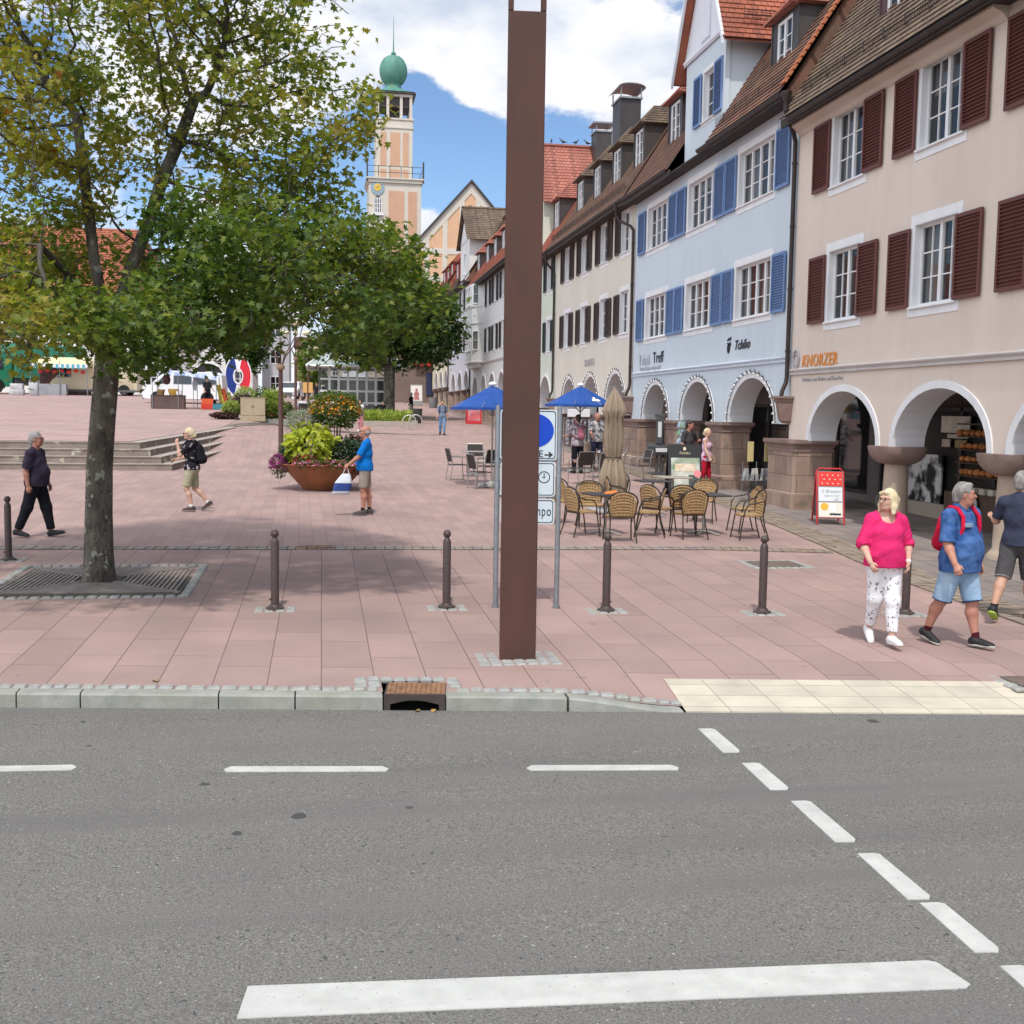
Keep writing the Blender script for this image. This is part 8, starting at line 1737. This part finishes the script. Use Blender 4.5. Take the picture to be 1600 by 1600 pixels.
TR=[(-3.8,.45),(-3.85,1.6),(-3.62,2.85),(-3.4,2.98),(-1.95,2.98),(-1.8,2.9),(-1.8,.55),(-2.0,.5)]
vehicle('green_truck','green box truck at the left edge of the upper square',(-22.3,91.5,GU(91)),R(44),TR,2.3,tg,(-3.0,2.6),.48,([(-3.5,1.8),(-3.4,2.65),(-2.5,2.65),(-2.5,1.8)],),trx,cat='truck',zt0=1.6,taper=.08)
def carx(t,hw):
    b=MB(); b.quad((-1.15,-hw+.18,.98),(-1.15,hw-.18,.98),(-.55,hw-.25,1.42),(-.55,-hw+.25,1.42)); b.build('windscreen',carglass,t); b=MB(); b.box(-2.16,-2.05,-.5,.5,.35,.55,bev=.03); b.build('grille',blackpl,t)
    for s in (-1,1): b=MB(); b.box(-2.12,-1.85,s*(hw-.12)-.16,s*(hw-.12)+.135,.62,.80,bev=.04); b.build('headlight',lampg,t)
CA=[(-2.05,.32),(-2.1,.62),(-1.9,.84),(-1.15,.96),(-.5,1.46),(.9,1.52),(1.75,1.42),(2.05,1.0),(2.1,.4),(1.9,.25),(-1.9,.25)]
vehicle('white_car','white car facing the camera on the far street beside the lamp posts',(-2.55,98,GM(98)+.55),R(80),CA,1.8,vw,(-1.3,1.3),.32,([(-.95,1.0),(-.45,1.40),(.3,1.42),(.3,1.0)],[(.4,1.0),(.4,1.42),(1.0,1.42),(1.6,1.05)]),carx,cat='car',zt0=.95,taper=.22)
# market stall with blue-white canopy
zs=GU(64); MS=thing('market_stall','small market stall with blue and white canopy and brown counter','market stall',(-7.6,64,zs))
bluc=mat('canopy_blue_white',(.62,.68,.76),.8,(.25,.36,.62),1.2,lo=.45,hi=.6,ani=(3,1,1))
b=MB(); P=[(-1.45,1.98),(-.6,1.99),(.4,1.93),(1.2,1.82),(2.0,1.72)]
for (x0,z0),(x1,z1) in zip(P[:-1],P[1:]): b.quad((x0,-.9,z0),(x1,-.9,z1),(x1,1.1,z1+.12),(x0,1.1,z0+.12)); b.quad((x0,-.9,z0),(x1,-.9,z1),(x1,-.92,z1-.16),(x0,-.92,z0-.16))
b.build('canopy',bluc,MS)
for x in (-1.4,-.05,.75,1.95):
    for y in (-.85,1.0): b=MB(); b.tube([(x,y,0),(x,y,1.9)],.022,6); b.build('pole',galv,MS)
b=MB(); b.box(-1.5,.25,-.75,-.05,0,.70); b.box(-1.53,.28,-.78,-.02,.70,.73); b.build('counter',mat('counter_brown',(.13,.085,.08),.8,(.10,.065,.06),2),MS)
def small(name,lab,cat,loc,build,m,grp=None,rz=0):
    b=MB(); build(b); o=b.build(name,m,smooth=45); o.location=loc; o.rotation_euler=(0,0,rz); return tag(o,lab,cat,group=grp)
bas=mat('basket_wicker',(.30,.18,.07),.8,(.20,.11,.04),20); 
small('basket','yellow-brown wicker basket standing tall on the stall counter','basket',(-7.95,63.6,zs+.73),lambda b:b.lathe([(.17,0),(.22,.22),(.23,.34),(.20,.34)],n=14,sx=1.3),mat('basket_yellow',(.48,.30,.06),.8,(.38,.22,.04),20))
small('basket','dark wicker basket at the left of the stall counter','basket',(-8.6,63.6,zs+.73),lambda b:b.lathe([(.15,0),(.20,.25),(.21,.3),(.18,.3)],n=14),bas)
small('pot','white enamel pot in front on the stall counter','pot',(-7.62,63.4,zs+.73),lambda b:b.lathe([(.13,0),(.17,.03),(.17,.22),(.185,.23),(.16,.23)],n=16),white)
small('wreath_bundle','dark hanging bundle of goods under the stall canopy, left','market goods',(-8.35,63.9,zs+1.3),lambda b:b.lathe([(.05,0),(.18,.1),(.22,.3),(.15,.5),(.03,.6)],n=12),mat('goods_dark',(.06,.03,.03),.9,(.12,.06,.04),12))
small('hanging_cloth','grey cloth hanging from the middle of the stall canopy','market goods',(-6.8,63.4,zs+1.0),lambda b:b.loft([[(-.1,-.03,0),(.1,-.03,0),(.1,.03,0),(-.1,.03,0)],[(-.14,-.05,.4),(.14,-.05,.4),(.14,.05,.4),(-.14,.05,.4)],[(-.02,-.02,.78),(.02,-.02,.78),(.02,.02,.78),(-.02,.02,.78)]]),mat('cloth_grey_stall',(.30,.32,.36),.9))
def crate(b):
    b.box(-.3,.3,-.2,-.18,0,.28); b.box(-.3,.3,.18,.2,0,.28); b.box(-.3,-.28,-.18,.18,0,.28); b.box(.28,.3,-.18,.18,0,.28); b.box(-.28,.28,-.18,.18,0,.02)
    for z in (.08,.2): b.box(-.305,.305,-.206,-.2,z,z+.03)
rc=mat('crate_red',(.55,.04,.02),.5)
small('crate','red plastic crate on the ground right of the stall, lower one','crate',(-6.15,63.3,zs),crate,rc,'crates beside the stall'); small('crate','red plastic crate stacked on top of the lower red crate','crate',(-6.13,63.32,zs+.285),crate,mat('crate_red_orange',(.62,.10,.03),.5),'crates beside the stall'); small('crate','teal plastic crate right of the red crates','crate',(-5.55,63.3,zs),crate,mat('crate_teal',(.05,.22,.28),.5),'crates beside the stall')
t=thing('display_panel','leaning board of colourful cloths in red, yellow and green at the stall end','market goods',(-4.95,64.5,zs)); cols=[('p1',(.60,.50,.10)),('p2',(.55,.10,.04)),('p3',(.30,.32,.10)),('p4',(.60,.52,.32)),('p5',(.12,.12,.08))]
for i,(n_,c) in enumerate(cols):
    b=MB(); x=-.55+i*.26; b.box(0,.25,-.05,.02,0,1.35-.20*i,M=Matrix.Translation((x,0,0))@Matrix.Rotation(R(-12-3*i),4,'Y'),bev=.01); b.build('cloth_panel',mat('stall_'+n_,c,.9,tuple(x*.4 for x in c),7),t)
# awning stall, metal boxes
za=GU(88); t=thing('awning_stall','market stall with striped blue awning and red goods left of the maple trunk','market stall',(-19.3,89,za))
b=MB(); b.quad((-1.9,-1.2,2.3),(2.2,-1.2,2.3),(2.2,1.2,2.9),(-1.9,1.2,2.9)); b.build('canopy',mat('canopy_yellow',(.68,.60,.36),.8),t)
st1=mat('valance_white',(.7,.72,.72),.8); st2=mat('valance_blue',(.10,.38,.50),.8); b=MB(); b2=MB()
for i in range(22): (b if i%2 else b2).box(-1.9+i*.186,-1.9+(i+1)*.186-.002,-1.23,-1.2,2.0+.05*(i%2),2.32)
b.build('valance_white',st1,t); b2.build('valance_blue',st2,t); 
for x in (-1.85,.2,2.15):
    for y in (-1.15,1.15): b=MB(); b.tube([(x,y,0),(x,y,2.5)],.035,6); b.build('pole',galv,t)
b=MB(); b.box(-1.6,2.0,.6,1.1,0,2.2); b.build('back_shelf',mat('shelf_dark',(.05,.045,.05),.8,(.14,.06,.05),3),t); b=MB()
for i in range(7): b.sphere((-1.2+i*.5,-.9,1.75+.08*(i%2)),(.18,.1,.13),8)
b.build('red_goods',mat('goods_red',(.55,.03,.03),.6),t); b=MB(); b.box(-1.4,.6,-1.0,-.4,0,.85); b.build('counter',mat('counter_grey',(.35,.36,.38),.6,(.28,.29,.31),3),t)
small('metal_box','tall grey metal cabinet beside the nose of the cream van','box',(-20.6,86.5,GU(86.5)),lambda b:b.box(-.3,.3,-.25,.25,0,.95,bev=.02),mat('box_grey',(.42,.43,.45),.5)); small('metal_box','pale grey crate pile left of the tall grey cabinet','box',(-21.7,86.8,GU(86.8)),lambda b:(b.box(-.6,.35,-.3,.3,0,.42,bev=.02),b.box(-.55,.3,-.28,.28,.43,.85,bev=.02)),mat('box_pale',(.50,.51,.52),.6,(.4,.41,.42),6))
# ring signs
def ring(lab,x,y,w,h,cols,inner=.45):
    z=GU(y); t=thing('ring_sign',lab,'sign',(x,y,z),group='giant ring letters'); n=40
    def band_(k0,k1,d0,d1,m,name,f=lambda a:True,par=None):
        b=MB(); A=np.linspace(0,2*math.pi,n+1)
        for a,c in zip(A[:-1],A[1:]):
            if not f((a+c)/2): continue
            q=[(k*w/2*math.cos(s),k*h/2*math.sin(s)+h/2+.25) for k,s in ((k0,a),(k1,a),(k1,c),(k0,c))]
            b.add([(p[0],d0,p[1]) for p in q]+[(p[0],d1,p[1]) for p in q],[(0,1,2,3),(7,6,5,4),(1,5,6,2),(0,3,7,4)])
        return b.build(name,m,par or t)
    band_(.98,1.06,-.2,.2,white,'outer_edge'); band_(inner-.08,inner,-.2,.2,white,'inner_edge')
    for nm,m,f in cols: band_(inner+.001,.979,-.15,.15,m,nm,f)
    b=MB(); b.box(-w*.35,w*.35,-.3,.3,0,.25); b.build('plinth',blackpl,t)
bl2=mat('ring_blue',(.01,.035,.22),.4); rd2=mat('ring_red',(.65,.02,.04),.4)
ring('giant upright ring in blue, white and red stripes behind the stall',-5.95,84,1.8,2.9,[('blue_band',bl2,lambda a:math.cos(a)<-.30),('white_band',white,lambda a:-.30<=math.cos(a)<=.25),('red_band',rd2,lambda a:math.cos(a)>.25)],.40)
ring('giant black ring with white edges behind the white van roof',-8.2,85.5,2.3,2.35,[('black_band',mat('ring_black',(.02,.02,.025),.5),lambda a:True)],.52)
# white funnel canopy with lettering
zf=GU(95); t=thing('funnel_canopy','large white funnel-shaped fabric canopy rising behind the white van','canopy',(-10.95,96,zf)); b=MB(); b.lathe([(.30,1.2),(.34,2.1),(.55,2.7),(.95,3.3),(1.6,3.9),(2.6,4.5),(2.62,4.6),(1.6,4.0)],n=28,caps=False); fn=b.build('fabric',mat('fabric_white',(.76,.77,.78),.7),t,smooth=60); b=MB(); b.tube([(0,0,0),(0,0,2.2)],.12,10); b.build('mast',galv,t)
me=textmesh('COMMERZ',.42,extrude=.01); me.materials.append(gy); vv=np.zeros(len(me.vertices)*3); me.vertices.foreach_get('co',vv); vv=vv.reshape(-1,3); th=(vv[:,0]-.75)/1.55; rad=1.60+(vv[:,1])*.95; vv2=np.column_stack([rad*np.sin(th)+.12,-rad*np.cos(th)-.02,3.62+vv[:,1]]); me.vertices.foreach_set('co',vv2.ravel()); me.name='lettering'; place('lettering',me,t)
# street lamps
lp=mat('lamp_brown',(.095,.045,.035),.5,(.07,.035,.03),5); glb=mat('lamp_globe',(.72,.66,.42),.3)
def lamp(lab,x,y,h,arms=6,R_=.75,zz=None):
    z=G(x,y) if zz is None else zz; t=thing('street_lamp',lab,'street lamp',(x,y,z),group='brown multi-arm street lamps')
    b=MB(); b.lathe([(.13,0),(.13,.12),(.075,.2),(.068,h*.55),(.055,h*.72)],n=14); b.build('post',lp,t,smooth=40); b=MB(); b.lathe([(.06,0),(.12,.05),(.12,.13),(.07,.17)],c=(0,0,h*.68),n=12); b.build('collar',mat('collar_tan',(.26,.17,.11),.6),t)
    for i in range(arms):
        q=R(30+360/arms*i); r=R_*(1 if i%2 else .7); b=MB(); pts=[(0.03*math.cos(q),.03*math.sin(q),h*.70)]+[(r*math.sin(k*1.57)**1.3*math.cos(q),r*math.sin(k*1.57)**1.3*math.sin(q),h*(.72+.26*k)) for k in (.2,.45,.7,1)]; b.tube(pts,[.02,.018,.016,.014,.014],6); o=b.build('arm',lp,t,smooth=60)
        b=MB(); e=pts[-1]; b.sphere((e[0],e[1],e[2]+.10),(.125,.125,.11),12); b.build('globe',glb,o,smooth=80)
lamp('nearest brown street lamp with curved arms rising behind the flower bowl',-1.17,33.4,4.35); lamp('second brown street lamp behind the nearest one',-1.35,60.5,4.5,zz=G(-1.35,60.5)); lamp('third brown street lamp beside the orange notice board, near the pavilion',-.95,86,4.3)
t=thing('notice_post','dark post carrying two square orange boards before the pavilion','sign',(-.85,72,G(-.85,72))); b=MB(); b.tube([(0,0,0),(0,0,2.6)],.04,8); b.build('post',lp,t)
for s in (-1,1): b=MB(); b.box(s*.17-.13,s*.17+.13,-.06,-.03,1.25,1.9); b.build('board',mat('notice_orange',(.62,.36,.12),.6),t)
# bike racks, bin, figures near the hedge
for i,(x,y,lab) in enumerate(((4.75,61.8,'left metal hoop bike stand in front of the hedge bed'),(5.15,62.4,'right metal hoop bike stand in front of the hedge bed'))):
    z=G(x,y); b=MB(); 
    for d in (0,.12): b.tube([(-.35,d,0),(-.35,d,.5)]+[(-.35*math.cos(a),d,.5+.3*math.sin(a)) for a in np.linspace(.2,math.pi-.2,9)]+[(.35,d,.5),(.35,d,0)],.03,8)
    o=b.build('bike_stand',mat('hoop_steel',(.50,.50,.46),.4,metal=.5),smooth=50); o.location=(x,y,z); tag(o,lab,'bike stand',group='hoop bike stands')
def binf(b): b.lathe([(.30,0),(.34,.05),(.40,.85),(.42,.9),(.38,.9),(.34,.82)],n=18)
small('litter_bin','dark grey tapered planter bin right of the hedge bed','bin',(5.75,69.5,G(5.75,69.5)),binf,gm2)
small('litter_bin','dark bin before the pavilion left of the far tree','bin',(3.2,73.2,G(3.2,73.2)),binf,gm2)
small('litter_bin','slim grey bin at the foot of the yellow house columns','bin',(9.6,98,G(9,98)),binf,mat('bin_grey',(.25,.26,.27),.5))
person('person in grey cap and dark top standing beyond the planter bin by the hedge',(6.0,76.5,G(6.0,76.5)),R(60),H=1.72,legs=((6,2,6,0),(-6,2,6,0)),arms=((18,10,50,0),(12,10,40,0)),skin=skinA,hair=gwh,hstyle='short',shirt=cloth('stall_black',(.02,.02,.025)),sleeve=.3,hem=-.05,pants=cloth('pale_shorts',(.5,.48,.42)),plen=.5,shoes=blks,res=.024)
person('seated figure in black on a cafe chair before the pavilion',(3.95,72.6,G(3.95,72.6)-.10),R(80),H=1.7,legs=((80,4,80,0),(80,4,80,0)),arms=((30,8,60,0),(30,8,60,0)),skin=skinA,hair=brn,hstyle='short',shirt=cloth('stall_black',(.02,.02,.025)),sleeve=.9,hem=-.02,pants=cloth('black_trousers',(.014,.015,.022)),plen=.95,shoes=blks,res=.024)
o=dup(MC,'metal chair under the seated figure in black by the pavilion',(3.93,72.6,G(3.93,72.6)),R(80),'metal chairs with dark seats')
o=dup(MC,'metal chair under the person in the white shirt beyond the silver plant',(-1.0,61.0,G(-1,61)),R(10),'metal chairs with dark seats')
